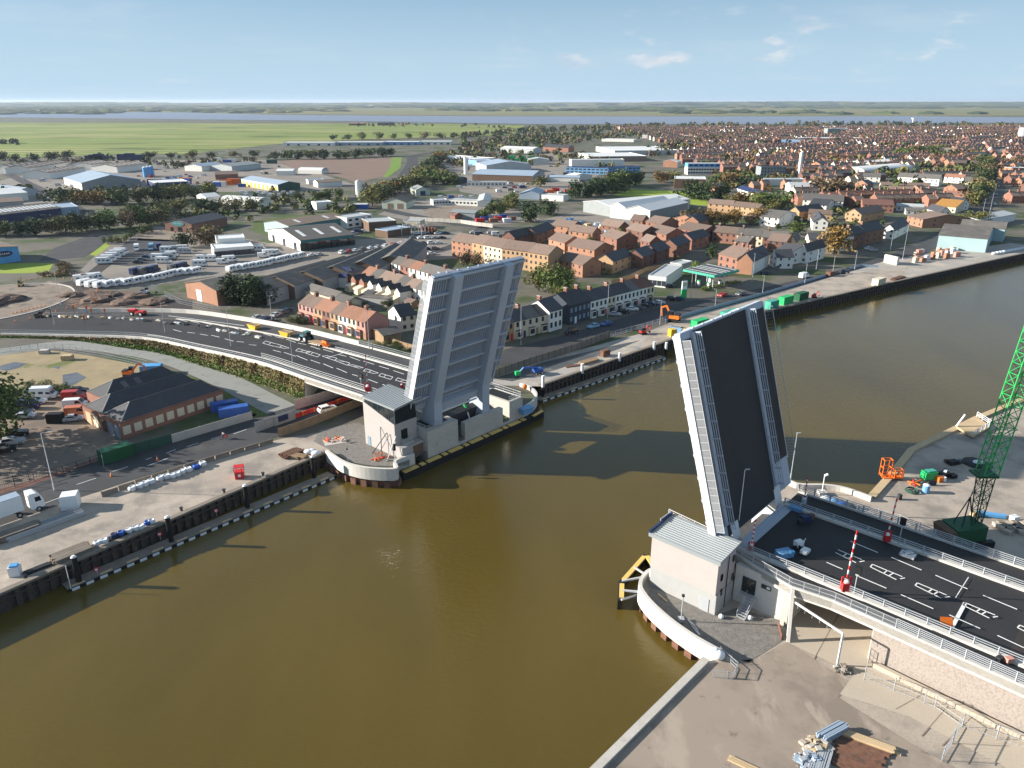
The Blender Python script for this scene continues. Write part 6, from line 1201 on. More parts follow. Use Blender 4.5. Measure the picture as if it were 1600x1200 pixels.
row([(1020, 322), (1055, 326), (1068, 322)], 9, 5, 10, 'round', [BR, GR], 'behind the triple grey shed', 'trees behind the triple shed', 1.2)
row([(1140, 320), (1170, 322), (1200, 330), (1228, 328)], 9, 6, 12, 'round', [OL, AU, GR], 'by the hedge right of the sports field', 'trees right of the sports field', 1.2)
row([(1138, 290), (1165, 290), (1185, 290)], 12, 8, 12, 'round', [AU, OL, DK], 'right of the brown panel block', 'trees right of the brown block', 1.2)
tree(1285, 306, 14, 'round', BR, 'great brown leaved tree left of a pair behind the long white house', wide=1.3); tree(1312, 307, 13, 'round', BR, 'great brown leaved tree right of a pair behind the long white house', wide=1.3); tree(1338, 309, 9, 'round', DK, 'dark tree right of the two great brown trees', wide=1.1)
row([(1488, 352), (1512, 354), (1530, 346)], 7, 6, 9, 'round', [GR, OL, AU], 'beside the aqua sheds', 'trees beside the aqua sheds', 1.3)
row([(1522, 322), (1530, 302), (1545, 276), (1538, 256)], 14, 8, 13, 'round', [DK, OL, BR], 'along the left side of the avenue', 'avenue trees', 1.2)
row([(1575, 262), (1600, 262)], 14, 10, 13, 'round', [BR, AU], 'at the right end of the avenue', 'trees at the avenue end', 1.2)
row([(1405, 245), (1430, 242), (1460, 240), (1490, 238)], 17, 9, 13, 'round', [DK, OL, GR], 'above the brick streets', 'trees above the brick streets', 1.4)
row([(1236, 366), (1252, 367)], 7, 5, 7, 'round', [OL, GR], 'behind the white pair of houses', 'trees behind the white pair', 1.2)
row([(1306, 354), (1340, 353)], 5, 2.2, 3, 'bush', [GR], 'of clipped hedge above the tall white terrace', 'hedge shrubs above the tall white terrace', 1.1, .4, 'shrub')
row([(1240, 352), (1270, 350)], 5, 2.2, 3, 'bush', [DK], 'of hedge beside the long white house', 'hedge shrubs beside the long white house', 1.1, .4, 'shrub')
row([(560, 472), (600, 484), (640, 494)], 6, 1.8, 3.2, 'bush', [GR, OL, DK], 'among the back gardens of the pink terrace', 'shrubs in the back gardens', 1.1, 3, 'shrub')
row([(600, 538), (645, 548)], 3.5, 1.6, 2.8, 'bush', [GR, DK, OL], 'behind the timber fence near the raised leaf', 'shrubs behind the timber fence', 1.0, 1, 'shrub')
row([(448, 508), (470, 503)], 5, 2, 3.5, 'bush', [OL, DK], 'at the left end of the pink terrace', 'shrubs at the pink terrace end', 1.0, 1, 'shrub')
row([(1098, 453), (1155, 441)], 2.6, 1.2, 1.7, 'bush', ['leaf_bright'], 'of low verge hedge by the petrol station', 'low hedge by the petrol station', 1.2, .2, 'shrub')
row([(900, 420), (960, 432)], 6, 2, 3.4, 'bush', [GR, OL], 'behind the riverside terrace yards', 'shrubs behind the riverside terrace', 1.1, 1.5, 'shrub')
row([(100, 414), (98, 432), (60, 432)], 5, 2, 3, 'bush', [BR, AU], 'round the bright lawn at left', 'hedge round the bright lawn', 1.2, .5, 'shrub')
row([(60, 606), (85, 612), (112, 618)], 4, 2, 3, 'bush', [DK, GR], 'along the top of the brick yard car park', 'shrubs above the car park', 1.2, .8, 'shrub')
# planted embankment: clumps as one mass
m = MB(); r = random.Random(5)
for i in range(len(em) - 1):
    for _ in range(330):
        f, g = r.random(), r.random(); lo = em[i].lerp(em[i + 1], f); hi = up_[i].lerp(up_[i + 1], f); p = lo.lerp(hi, g)
        if (hi - lo).length < .8: continue
        mt = r.choice(['leaf_bright', 'leaf_green', 'leaf_bright'] if g < .42 else ['leaf_brown', 'leaf_brown', 'leaf_olive', 'leaf_autumn'])
        for _q in range(2):
            a = r.uniform(0, 6.3); s = r.uniform(.1, .26); x = Vector((math.cos(a), math.sin(a), r.gauss(0, .4))) * s; y = Vector((-math.sin(a), math.cos(a), r.uniform(.2, 1.4))) * s; q = p + Vector((r.gauss(0, .25), r.gauss(0, .25), r.uniform(.0, .16))); m.face([q - x, q + x * .8, q + x * .6 + y, q - x * .8 + y * 1.1], mt)
tag(solo('embankment_shrubs', m, 'green and brown ground cover on the slope below the curved approach', 'plants'), kind='stuff')
# ------------------------------------------------------------------ far houses and woods
def house_mesh(v):
    r = random.Random(v); b = MB(); w, d, h, rs = 6.4, 8.5, 5.0, 2.7
    wm = ['brick_red', 'brick_orange', 'render_white', 'brick_dark', 'render_cream', 'brick_red', 'render_white'][v]; rm = ['tile_brown', 'tile_grey', 'slate', 'tile_grey', 'tile_brown', 'tile_orange', 'tile_brown'][v]
    bb = [Vector((x, y, 0)) for x, y in ((0, 0), (w, 0), (w, d), (0, d))]; k = Vector((0, 0, 1)); tt = [p + k * h for p in bb]; r0, r1 = Vector((0, d / 2, h + rs)), Vector((w, d / 2, h + rs))
    b.face([bb[0], bb[1], tt[1], tt[0]], wm); b.face([bb[2], bb[3], tt[3], tt[2]], wm); b.face([bb[3], bb[0], tt[0], r0, tt[3]], wm); b.face([bb[1], bb[2], tt[2], r1, tt[1]], wm)
    b.face([tt[0] + Vector((0, -.3, -.1)), tt[1] + Vector((0, -.3, -.1)), r1, r0], rm); b.face([tt[2] + Vector((0, .3, -.1)), tt[3] + Vector((0, .3, -.1)), r0, r1], rm)
    b.box((.5, d / 2, h + rs + .4), (.8, 1.2, 1.8), 'brick_red')
    for x in (1.2, 4.0):
        for z in (1, 3.6): b.face([Vector((x, -.03, z)), Vector((x + 1.1, -.03, z)), Vector((x + 1.1, -.03, z + 1.3)), Vector((x, -.03, z + 1.3))], 'glass_window')
    return b
HM = [house_mesh(i) for i in range(7)]; HME = [b.mesh('house') for b in HM]; HDESC = ['red brick house with brown roof', 'orange brick house with grey roof', 'white house with slate roof', 'dark brick house with grey roof', 'cream house with brown roof', 'red brick house with orange roof', 'white house with brown roof']
taken = [(o.location.x, o.location.y) for o in COL.objects if o.type == 'EMPTY' and o.get('category') and o.get('category') not in ('tree', 'shrub')]
for nm, a, b, *_ in ind:
    A, B = G(*a), G(*b); taken += [tuple(A.lerp(B, f) + Vector((0, 8 + 10 * g, 0)))[:2] for f in (0, .5, 1) for g in (0, 1)]
for a, b, *_ in town:
    A, B = G(*a), G(*b); taken += [tuple(A.lerp(B, f) + Vector((0, 5, 0)))[:2] for f in (0, .5, 1)]
taken += TPOS
grid = {}
for x, y in taken: grid.setdefault((int(x // 20), int(y // 20)), []).append((x, y))
def near(x, y, r_):
    i, j = int(x // 20), int(y // 20)
    return any((x - a) ** 2 + (y - b) ** 2 < r_ * r_ for di in (-1, 0, 1) for dj in (-1, 0, 1) for a, b in grid.get((i + di, j + dj), ()))
def pxof(p):
    v = p - Vector((0, 0, HC)); zc = v.dot(_fw); return 800 + F_PX * v.dot(_rt) / zc, 600 - F_PX * v.dot(_up) / zc
av = [G(*q) for q in ((1490, 362), (1526, 330), (1551, 300), (1554, 268), (1548, 246), (1540, 228), (1538, 215))]
gaps = []; cand = []; r = random.Random(11)
th0 = R(11)
for rowi in range(58):
    y0 = 540 + rowi * 27.5; v = r.randrange(7); x = -200 + r.uniform(0, 20); n = 0; L_ = r.randint(5, 14); th = th0 + r.gauss(0, .03)
    while x < 1900:
        p = Vector((x, y0 + (x - 300) * math.tan(th), 0)); n += 1
        if n > L_: n = 0; L_ = r.randint(4, 15); v = r.choice([0, 0, 1, 3, 3, 5, 4, 0, 1, 2, 0, 3]); x += r.uniform(7, 16); continue
        px, py = pxof(p); x += 6.5
        x0 = 1120 if py > 262 else 1060 if py > 235 else 960 + (py - 200) * 3
        if not (x0 < px < 1690 and 201 < py < 345): continue
        if py > 300 and px < 1230: continue
        if any((p - a.lerp(b, t_)).length < 17 for a, b in zip(av[:-1], av[1:]) for t_ in (0, .25, .5, .75)): continue
        if near(p.x, p.y, 13 if py > 240 else 15): continue
        if r.random() < .03: continue
        if noise.noise(Vector((p.x / 95, p.y / 60, 3.7))) > .22: gaps.append(p); continue
        cand.append((p.length, p, th + (math.pi if r.random() < .2 else 0), v if r.random() < .93 else r.randrange(7), px, py))
cand.sort(key=lambda c: c[0])
far = MB()
for i, (_, p, th, v, px, py) in enumerate(cand):
    if i < 190:
        ob = link('house', HME[v]); ob.location = p; ob.rotation_euler = (0, 0, th)
        side = 'left of' if px < 1500 else 'right of' if px > 1565 else 'beside'
        depth_ = 'nearest' if py > 275 else 'middle' if py > 258 else 'upper'
        tag(ob, f'small {HDESC[v]} in the {depth_} brick streets {side} the avenue', 'house', f'{HDESC[v]}s in the {depth_} streets {side} the avenue')
    else:
        q = Matrix.Rotation(th, 3, 'Z'); hm = HM[v]; far_m = [hm.ms[k] for k in hm.m]
        o0 = len(far.v); far.v += [q @ x + p for x in hm.v]
        for f, mm_ in zip(hm.f, far_m): far.f.append([o0 + a for a in f]); far.m.append(far.mi(mm_))
tag(link('distant_houses', far.mesh('distant_houses')), 'mass of small brick and tile houses of the far town', 'houses', kind='stuff')
print('houses', len(cand), 'trees', NTREE[0])
def blob(mb, p, w, h, mt, r, seg=7):
    vs = []; fs = []; rings = ((1.0, 0), (1.05, .3), (.8, .72), (.35, 1.0))
    for k, (rr, zz) in enumerate(rings):
        for i in range(seg):
            a = 2 * math.pi * i / seg; j = r.uniform(.72, 1.25); vs.append(p + Vector((math.cos(a) * w * rr * j, math.sin(a) * w * rr * j, h * zz * r.uniform(.8, 1.15))))
    for k in range(3):
        for i in range(seg): fs.append([k * seg + i, k * seg + (i + 1) % seg, (k + 1) * seg + (i + 1) % seg, (k + 1) * seg + i])
    fs.append([3 * seg + i for i in range(seg)]); mb.add(vs, fs, mt)
def tuft(mb, p, w, h, mt, r, n=26):
    """a loose crown of leaf faces, for trees too far to count"""
    for _ in range(n):
        a = r.uniform(0, 6.3); rr = w * math.sqrt(r.random()); z = h * r.uniform(.1, 1) * (1 - .35 * (rr / w) ** 2); s = w * r.uniform(.22, .5)
        nn = Vector((math.cos(a) * rr / w + r.gauss(0, .4), math.sin(a) * rr / w + r.gauss(0, .4), r.uniform(.1, 1))).normalized(); x = nn.orthogonal().normalized(); x = Matrix.Rotation(r.uniform(0, 6.3), 3, nn) @ x; y = nn.cross(x)
        e = p + Vector((math.cos(a) * rr, math.sin(a) * rr, z)); mb.face([e - x * s - y * s * .6, e + x * s - y * s * .5, e + x * s * .8 + y * s * .6, e - x * s * .8 + y * s * .7], mt)
m = MB(); r = random.Random(3)
def belt(pts, wpx, n, h0, h1, mats, w0=.55):
    for _ in range(n):
        i = r.randrange(len(pts) - 1); f = r.random(); x, y = lerp(pts[i][0], pts[i + 1][0], f), lerp(pts[i][1], pts[i + 1][1], f) + r.gauss(0, wpx); p = G(x, y); 
        if near(p.x, p.y, 8): continue
        h = r.uniform(h0, h1); tuft(m, p, h * w0, h, r.choice(mats), r)
belt([(700, 215), (830, 206), (960, 200), (1150, 197), (1400, 196), (1640, 199)], 1.6, 330, 7, 13, [DK, DK, OL, BR])
belt([(720, 226), (820, 222), (930, 214), (1040, 208)], 5, 260, 6, 11, [DK, OL, BR, GR])
belt([(1010, 240), (1060, 232), (1110, 222), (1180, 218)], 4, 110, 6, 11, [OL, BR, DK])
belt([(1060, 215), (1300, 210), (1640, 210)], 6, 420, 5, 11, [DK, OL, BR, AU])
belt([(1100, 250), (1300, 245), (1560, 240)], 12, 330, 4, 9, [DK, OL, BR, GR, AU])
belt([(1110, 285), (1300, 270), (1530, 265)], 12, 190, 3, 7, [DK, OL, GR, AU])
belt([(1190, 340), (1330, 335), (1480, 320)], 14, 90, 2.5, 5, [GR, OL, DK])
belt([(840, 410), (960, 395), (1100, 372)], 14, 70, 1.6, 3.6, [GR, OL, DK])
belt([(700, 250), (760, 245), (880, 246), (960, 262)], 8, 150, 4, 8, [OL, DK, BR])
belt([(280, 340), (420, 318), (560, 330)], 7, 150, 2, 6, [OL, GR, DK])
belt([(0, 300), (120, 312), (300, 304)], 4, 60, 3, 7, [OL, GR, DK]); belt([(0, 262), (200, 258), (420, 256)], 5, 90, 3, 8, [DK, OL, BR])
for p in gaps[::2]: h_ = r.uniform(4, 10); tuft(m, p, h_ * .6, h_, r.choice([DK, OL, GR, BR, AU]), r, 22)
belt([(560, 197), (660, 196), (800, 200)], 1.5, 40, 5, 9, [DK, BR]); belt([(0, 225), (40, 224)], 1, 12, 6, 9, [DK])
tag(link('distant_woods', m.mesh('distant_woods')), 'scattered trees and hedges among the far streets and marsh edge', 'trees', kind='stuff')
m = MB(); r = random.Random(9)
for _ in range(2600):
    y = r.triangular(4200, 15000, 6500); x = r.uniform(-.75, .75) * y; 
    n_ = noise.noise(Vector((x / 1500, y / 2600, 1.3)))
    if n_ < -.12 + .25 * (y < 5600): continue
    blob(m, Vector((x, y, 0)), r.uniform(45, 150) * (y / 8000), r.uniform(9, 17), r.choice([DK, DK, GR, OL]), r)
for _ in range(500):
    x = r.uniform(-11500, 11500); y = r.uniform(12500, 15500); s = 1 + .9 * max(0, noise.noise(Vector((x / 3000, 0, 5)))) + (.5 if x > 2500 else 0); blob(m, Vector((x, y, 0)), r.uniform(300, 600), 34 * s, r.choice([DK, GR, OL]), r, 9)
tag(link('horizon_woods', m.mesh('horizon_woods')), 'blue hazy line of woods along the horizon', 'woods', kind='stuff')
# ------------------------------------------------------------------ vehicles
def lathe(b, prof, m): pass
def car_mesh(kind):
    """body, glass and wheel meshes in a frame: x forward, origin under the centre"""
    P = {'car': (4.3, 1.76, 1.45, [(-2.15, .45), (-2.1, .85), (-1.75, 1.0), (-1.15, 1.42), (.15, 1.45), (.85, .98), (1.95, .82), (2.15, .5), (2.1, .3), (-2.1, .3)], [(-1.5, 1.0), (-1.08, 1.34), (.1, 1.36), (.66, 1.0)]),
         'suv': (4.5, 1.85, 1.7, [(-2.2, .5), (-2.2, 1.0), (-2.0, 1.1), (-1.75, 1.66), (.2, 1.7), (.95, 1.12), (2.05, .98), (2.22, .6), (2.15, .32), (-2.15, .32)], [(-1.85, 1.12), (-1.6, 1.58), (.15, 1.6), (.78, 1.14)]),
         'van': (5.2, 1.95, 2.3, [(-2.6, .5), (-2.6, 2.25), (-2.4, 2.32), (.9, 2.3), (1.75, 1.4), (2.45, 1.15), (2.6, .6), (2.5, .32), (-2.5, .32)], [(.05, 1.4), (.1, 2.05), (.85, 2.1), (1.6, 1.4)]),
         'camper': (6.6, 2.2, 2.9, [(-3.3, .5), (-3.3, 2.75), (-3.1, 2.9), (1.9, 2.9), (2.2, 2.6), (2.0, 1.9), (2.75, 1.3), (3.3, 1.1), (3.35, .5), (3.2, .35), (-3.2, .35)], [(1.2, 1.35), (1.25, 1.9), (2.0, 1.9), (2.6, 1.35)])}[kind]
    L, W, H, pr, gl = P; n = len(pr); b = MB(); hw = W / 2
    ins = lambda z: hw - (.16 * max(0, (z - .9) / (H - .9)) if kind in ('car', 'suv') else .05 * (z > H * .8))
    lo = [Vector((x, -ins(z), z)) for x, z in pr]; hi = [Vector((x, ins(z), z)) for x, z in pr]
    b.add(lo + hi, [[i, n + i, n + (i + 1) % n, (i + 1) % n] for i in range(n)] + [list(range(n)), list(range(n, 2 * n))[::-1]], 'paint_white')
    g = MB(); k = len(gl)
    for s in (-1, 1): g.face([Vector((x, s * (ins(z) + .012), z)) for x, z in (gl if s < 0 else gl[::-1])], 'glass_dark')
    def strip(p, q, inset):
        (x0, za), (x1, zb) = p, q; d = Vector((zb - za, 0, x0 - x1)); d = d.normalized() * .015
        if d.z < 0: d = -d
        g.face([Vector((x0, -ins(za) + inset, za)) + d, Vector((x1, -ins(zb) + inset, zb)) + d, Vector((x1, ins(zb) - inset, zb)) + d, Vector((x0, ins(za) - inset, za)) + d], 'glass_dark')
    if kind == 'car': strip((.22, 1.40), (.8, 1.02), .1); strip((-1.7, 1.04), (-1.2, 1.38), .1)
    elif kind == 'suv': strip((.28, 1.63), (.9, 1.16), .1); strip((-1.97, 1.16), (-1.79, 1.6), .1)
    elif kind == 'van': strip((.98, 2.2), (1.7, 1.46), .12)
    else:
        strip((2.04, 1.86), (2.7, 1.35), .12)
        for x in (-2.2, -.4):
            for s in (-1, 1): g.face([Vector((x + dx, s * (hw + .012), z)) for dx, z in ((0, 1.5), (1.1, 1.5), (1.1, 2.05), (0, 2.05))][::s or 1], 'glass_dark')
    w = MB(); w.tube((0, -.11, 0), (0, .11, 0), .33, 'tyre', 12); w.tube((0, -.125, 0), (0, .125, 0), .19, 'galv', 10)
    lt = MB(); lt.box((0, 0, 0), (.06, .34, .14), 'white_paint')
    return b.mesh('body'), g.mesh('window'), w.mesh('wheel'), lt.mesh('headlight'), [(sx * L * .31, sy * (hw - .1), .33) for sx in (-1, 1) for sy in (-1, 1)], (L / 2 + .0, hw * .68, .72 if kind in ('car', 'suv') else .9)
def trailer_caravan():
    b = MB(); pr = [(-2.9, .5), (-2.95, 1.4), (-2.7, 2.5), (-2.3, 2.62), (2.2, 2.62), (2.6, 2.35), (2.95, 1.5), (2.95, .6), (2.7, .45), (-2.7, .45)]; n = len(pr)
    lo = [Vector((x, -1.1, z)) for x, z in pr]; hi = [Vector((x, 1.1, z)) for x, z in pr]
    b.add(lo + hi, [[i, n + i, n + (i + 1) % n, (i + 1) % n] for i in range(n)] + [list(range(n)), list(range(n, 2 * n))[::-1]], 'paint_white')
    g = MB()
    for x in (-2.2, -.5, 1.3):
        for s in (-1, 1): g.face([Vector((x + dx, s * 1.115, z)) for dx, z in ((0, 1.4), (1.1, 1.4), (1.1, 2.05), (0, 2.05))], 'glass_dark')
    g.face([Vector((2.98, y, z)) + Vector((-(z - 1.5) * .35, 0, 0)) for y, z in ((-.9, 1.55), (.9, 1.55), (.9, 2.2), (-.9, 2.2))], 'glass_dark')
    w = MB(); w.tube((0, -.1, 0), (0, .1, 0), .32, 'tyre', 12); w.tube((0, -.115, 0), (0, .115, 0), .18, 'galv', 10)
    d = MB(); d.beam((2.9, .5, .5), (4.1, 0, .5), .1, .1, 'galv'); d.beam((2.9, -.5, .5), (4.1, 0, .5), .1, .1, 'galv'); d.beam((4.0, 0, 0), (4.0, 0, .6), .07, .07, 'galv')
    return b.mesh('body'), g.mesh('window'), w.mesh('wheel'), d.mesh('drawbar')
VM = {}
def setmat(o, m):
    o.material_slots[0].link = 'OBJECT'; o.material_slots[0].material = M(m)
def heading(p, q, z=0): d = G(*q, z) - G(*p, z); return math.atan2(d.y, d.x)
PN = dict(white='white', silver='silver', black='black', grey='grey', blue='blue', red='red', dkblue='dark blue', orange='orange', ltblue='light blue', green='green')
def car(px, py, rz, paint='white', kind='car', label=None, group=None, z=0.06, loc=None):
    if kind not in VM: VM[kind] = car_mesh(kind)
    bm_, gm, wm, lm, wp, hl = VM[kind]; p = loc or G(px, py, z)
    t = thing({'car': 'parked_car', 'suv': 'parked_car', 'van': 'van', 'camper': 'motorhome'}[kind], label, {'car': 'car', 'suv': 'car', 'van': 'van', 'camper': 'motorhome'}[kind], p, rz, group)
    o = link('body', bm_, t); setmat(o, 'paint_' + paint); link('window', gm, t)
    if p.length < 900:
        for q in wp: w = link('wheel', wm, t); w.location = q
        for s in (-1, 1): l = link('headlight', lm, t); l.location = (hl[0], s * hl[1], hl[2])
    return t
def caravan(px, py, rz, label, group):
    if 'cv' not in VM: VM['cv'] = trailer_caravan()
    b, g, w, d = VM['cv']; t = thing('caravan', label, 'caravan', G(px, py, .06), rz, group); link('body', b, t); link('window', g, t); link('drawbar', d, t)
    for s in (-1, 1): o = link('wheel', w, t); o.location = (0, s * 1.0, .32)
def lot(pts, rz, kinds, paints, phrase, group):
    for i, (x, y) in enumerate(pts):
        k = kinds[i % len(kinds)]; pt = paints[i % len(paints)]; a = rz + rnd.gauss(0, .06); n = {'camper': 'motorhome', 'car': 'car', 'suv': 'car', 'van': 'van', 'cv': 'caravan'}[k]
        if k == 'cv': caravan(x, y, a, f'white caravan, {ORD[i % 30]} {phrase}', group)
        else: car(x, y, a, pt, k, f'{PN[pt]} {n}, {ORD[i % 30]} {phrase}', group)
rd = heading((455, 637), (560, 612))
car(512, 643, rd, 'white', 'suv', 'white car driving under the left approach bridge beside red barriers')
for x, y, pt, k, rz, lb in [(68, 622, 'white', 'camper', .12, 'long pale motorhome beside the brick yard wall'), (58, 630, 'white', 'car', .1, 'white estate car below the long motorhome'), (45, 638, 'dkblue', 'van', .05, 'dark blue van below the white estate car'), (38, 647, 'grey', 'car', .1, 'grey car half hidden by the left tree'),
                            (40, 653, 'silver', 'car', .2, 'pale hatchback below the grey car'), (28, 681, 'black', 'suv', .5, 'black off roader under the left tree'), (21, 694, 'silver', 'suv', .45, 'silver off roader with dark windows under the left tree'), (8, 706, 'black', 'suv', .45, 'dark off roader at the left picture edge'),
                            (124, 613, 'black', 'car', .15, 'black car against the brick workshop, topmost'), (117, 624, 'red', 'van', .2, 'dark red van beside the brick workshop'), (120, 637, 'white', 'van', .2, 'white campervan beside the brick workshop'), (123, 649, 'orange', 'van', .2, 'orange campervan beside the brick workshop'), (116, 657, 'silver', 'car', .3, 'silver car below the orange campervan')]:
    car(x, y, rz, pt, k, lb)
rs = heading((900, 541), (1000, 514))
for i, (x, y, pt, k) in enumerate([(892, 521, 'black', 'suv'), (927, 512, 'ltblue', 'car'), (947, 508, 'blue', 'car'), (961, 493, 'silver', 'car'), (974, 489, 'black', 'car'), (988, 485, 'white', 'car'), (1000, 483, 'grey', 'car'), (1009, 480, 'black', 'car'), (1018, 477, 'dkblue', 'car'), (1030, 475, 'silver', 'car'), (1050, 469, 'black', 'suv'), (1061, 469, 'dkblue', 'car')]):
    car(x, y, rs + (math.pi if i < 3 else 0) + (0 if i < 3 else -.9), pt, k, f'{PN[pt]} car, {ORD[i]} from the left along the riverside terrace', 'cars along the riverside terrace')
car(1129, 463, rs + math.pi, 'red', 'car', 'red car driving past the petrol station'); car(1157, 461, rs + math.pi, 'grey', 'car', 'dark grey car behind the red one on the river road'); car(1046, 449, .3, 'black', 'car', 'black car outside the petrol station shop')
car(1256, 434, rs, 'white', 'van', 'white van on the river road above the quay wall'); car(1358, 390, .2, 'white', 'car', 'white car parked before the dark brick terrace house'); car(1364, 392, .2, 'silver', 'car', 'silver car beside the white one before the brick terrace'); car(1216, 419, .9, 'grey', 'car', 'grey car before the white corner house'); car(1195, 428, .3, 'dkblue', 'car', 'dark blue car beside the corner house')
lot([(163, 412), (170, 408), (177, 404), (184, 400), (190, 397)], .15, ['camper'], ['white'], 'of the white row at the car park left', 'white motorhomes at the car park left')
lot([(214, 391), (237, 390), (249, 389)], -1.2, ['camper'], ['white', 'ltblue', 'dkblue'], 'from the left at the car park back edge', 'motorhomes at the car park back edge')
lot([(216, 411), (222, 407), (229, 403)], .2, ['car'], ['black', 'grey', 'dkblue'], 'of the dark cars in the caravan car park', 'dark cars in the caravan car park')
lot([(256, 411), (262, 405), (268, 401), (262, 394), (275, 393), (285, 391), (248, 406), (290, 396)], .1, ['camper', 'camper', 'cv'], ['white', 'silver', 'white'], 'of the right hand car park cluster', 'motorhomes of the right car park cluster')
lot([(318, 408), (314, 416), (330, 408)], .1, ['camper'], ['white'], 'before the caravan showroom', 'motorhomes before the showroom')
lot([(133, 446), (145, 448), (158, 449), (172, 448), (186, 446), (201, 445), (217, 442), (233, 439), (247, 437), (259, 434), (271, 431), (283, 429), (295, 428), (306, 427)], 1.2, ['cv'], ['white'], 'from the left in the row by the roundabout', 'caravan row by the roundabout')
lot([(130, 440), (142, 439), (150, 437)], .5, ['camper'], ['white'], 'behind the caravan row by the roundabout', 'motorhomes behind the caravan row')
lot([(215, 428), (228, 427), (240, 425), (274, 422), (285, 420)], 1.2, ['camper'], ['dkblue', 'grey'], 'of the dark fronted row above the caravans', 'dark motorhomes above the caravan row')
lot([(363, 424), (373, 422), (383, 421), (394, 419), (405, 417), (415, 415), (425, 412), (436, 410), (448, 407), (460, 405), (470, 403)], 1.2, ['cv'], ['white'], 'from the left in the row behind the grey sheds', 'caravan row behind the grey sheds')
lot([(412, 402), (422, 399), (432, 397), (405, 392), (348, 412), (360, 409)], .3, ['van', 'camper'], ['white'], 'left of the white dealership', 'vans left of the dealership')
lot([(487, 400), (499, 399), (535, 396), (546, 394), (556, 393), (567, 391), (579, 389), (591, 387), (603, 386), (615, 383), (627, 381), (639, 379)], 1.1, ['car', 'car', 'suv'], ['white', 'silver', 'white', 'red', 'white', 'grey'], 'from the left before the dealership', 'cars before the dealership')
pts = [(x + (y - 365) * -.7, y) for y in (366, 373, 381, 390, 398) for x in (652, 663, 674, 685, 697)]
lot(pts, .5, ['car', 'suv', 'car'], ['white', 'silver', 'black', 'white', 'dkblue', 'grey', 'white'], 'in the dealer lot left of the apartments', 'cars in the dealer lot')
lot([(380 + i * 6.5, 303 + (i % 2) * 4) for i in range(14)], .2, ['van'], ['white', 'white', 'silver'], 'from the left below the yellow doored shed', 'vans below the yellow doored shed')
lot([(590 + i * 7, 351 - i * .3) for i in range(4)] + [(553, 366), (560, 364), (568, 363)], .4, ['car', 'van'], ['white', 'silver', 'dkblue'], 'beside the brown substation', 'cars beside the substation')
lot([(740 + i * 9, 365 + (i % 3) * 3) for i in range(8)], .2, ['car', 'van', 'suv'], ['white', 'grey', 'dkblue', 'silver'], 'in the lane above the apartments', 'cars above the apartments')
lot([(690 + i * 8, 310 + (i % 2) * 4) for i in range(9)], .1, ['van', 'car'], ['white', 'white', 'blue'], 'in the depot yard', 'vans in the depot yard')
lot([(780 + i * 9, 300 - (i % 3) * 6) for i in range(7)], .4, ['van', 'car'], ['white', 'dkblue', 'silver'], 'in the yard right of the dark fronted shed', 'vans right of the dark fronted shed')
lot([(1330, 318), (1345, 316), (1360, 320), (1378, 318), (1390, 320), (1372, 314)], .1, ['car', 'van'], ['white', 'silver', 'dkblue'], 'in the courtyard behind the long brick house', 'cars in the town courtyard')
lot([(1553, 320), (1556, 305), (1536, 345), (1560, 290), (1552, 276), (1520, 352)], 1.35, ['car'], ['white', 'silver', 'black', 'dkblue'], 'along the avenue from the river', 'cars on the avenue')
lot([(120 + i * 12, 304 - (i % 4) * 1.2) for i in range(9)], .0, ['van', 'camper'], ['white', 'silver'], 'in front of the great warehouse', 'vans before the great warehouse')
lot([(425, 505), (418, 500), (432, 494), (442, 490), (410, 508), (450, 487), (404, 498), (397, 503)], 1.0, ['car'], ['black', 'dkblue', 'silver', 'grey'], 'in the shady yard left of the pink terrace', 'cars in the shady yard')
r = random.Random(31)
for nm, (x0, x1, y0, y1), n in (('in the far left estate', (60, 330, 272, 296), 34), ('in the storage yards by the marsh', (235, 440, 254, 280), 30), ('in the estate right of the silo', (690, 900, 258, 300), 30), ('among the streets behind the sports field', (1190, 1440, 268, 330), 24)):
    for i in range(n):
        x, y = r.uniform(x0, x1), r.uniform(y0, y1); q_ = G(x, y)
        if near(q_.x, q_.y, 14): continue
        kd = r.choice(['car', 'van', 'suv', 'van']); pt = r.choice(['white', 'white', 'silver', 'black', 'blue', 'red', 'grey']); car(x, y, r.choice([.1, 1.6]) + r.gauss(0, .1), pt, kd, f'{PN[pt]} {"van" if kd == "van" else "car"} {nm}', f'{PN[pt]} {"vans" if kd == "van" else "cars"} {nm}')
# yard clutter: stacks one can lift one by one
def crate(px, py, dims, mt, label, group, rz=0.0, name='container', cat='container'):
    b = MB(); p = G(px, py, .05); w, d, h = dims; q = Matrix.Rotation(rz, 3, 'Z')
    b.box(p + Vector((0, 0, h / 2)), dims, mt, rz)
    n = max(2, int(w / .8))
    for i in range(n + 1):
        for s in (-1, 1): b.box(p + q @ Vector((-w / 2 + w * i / n, s * (d / 2 + .03), h / 2)), (.18, .06, h * .92), mt, rz)
    b.box(p + Vector((0, 0, h + .04)), (w * .99, d * .99, .08), mt, rz)
    return solo(name, b, label, cat, group)
r = random.Random(21)
for i in range(34):
    f = r.random(); x, y = r.uniform(852, 1000), 0; y = lerp(352, 372, (x - 852) / 148) - r.uniform(-2, 9)
    mt = r.choice(['tarp_white', 'tarp_white', 'blue_light', 'blue_paint', 'wood_pale']); crate(x, y, (r.uniform(2, 5), r.uniform(1.5, 2.5), r.uniform(1.2, 3)), mt, f'wrapped {"blue" if "blue" in mt else "pale"} pallet stack in the builders yard before the triple shed', 'pallet stacks in the builders yard', r.uniform(0, 1), 'pallet_stack', 'pallet stack')
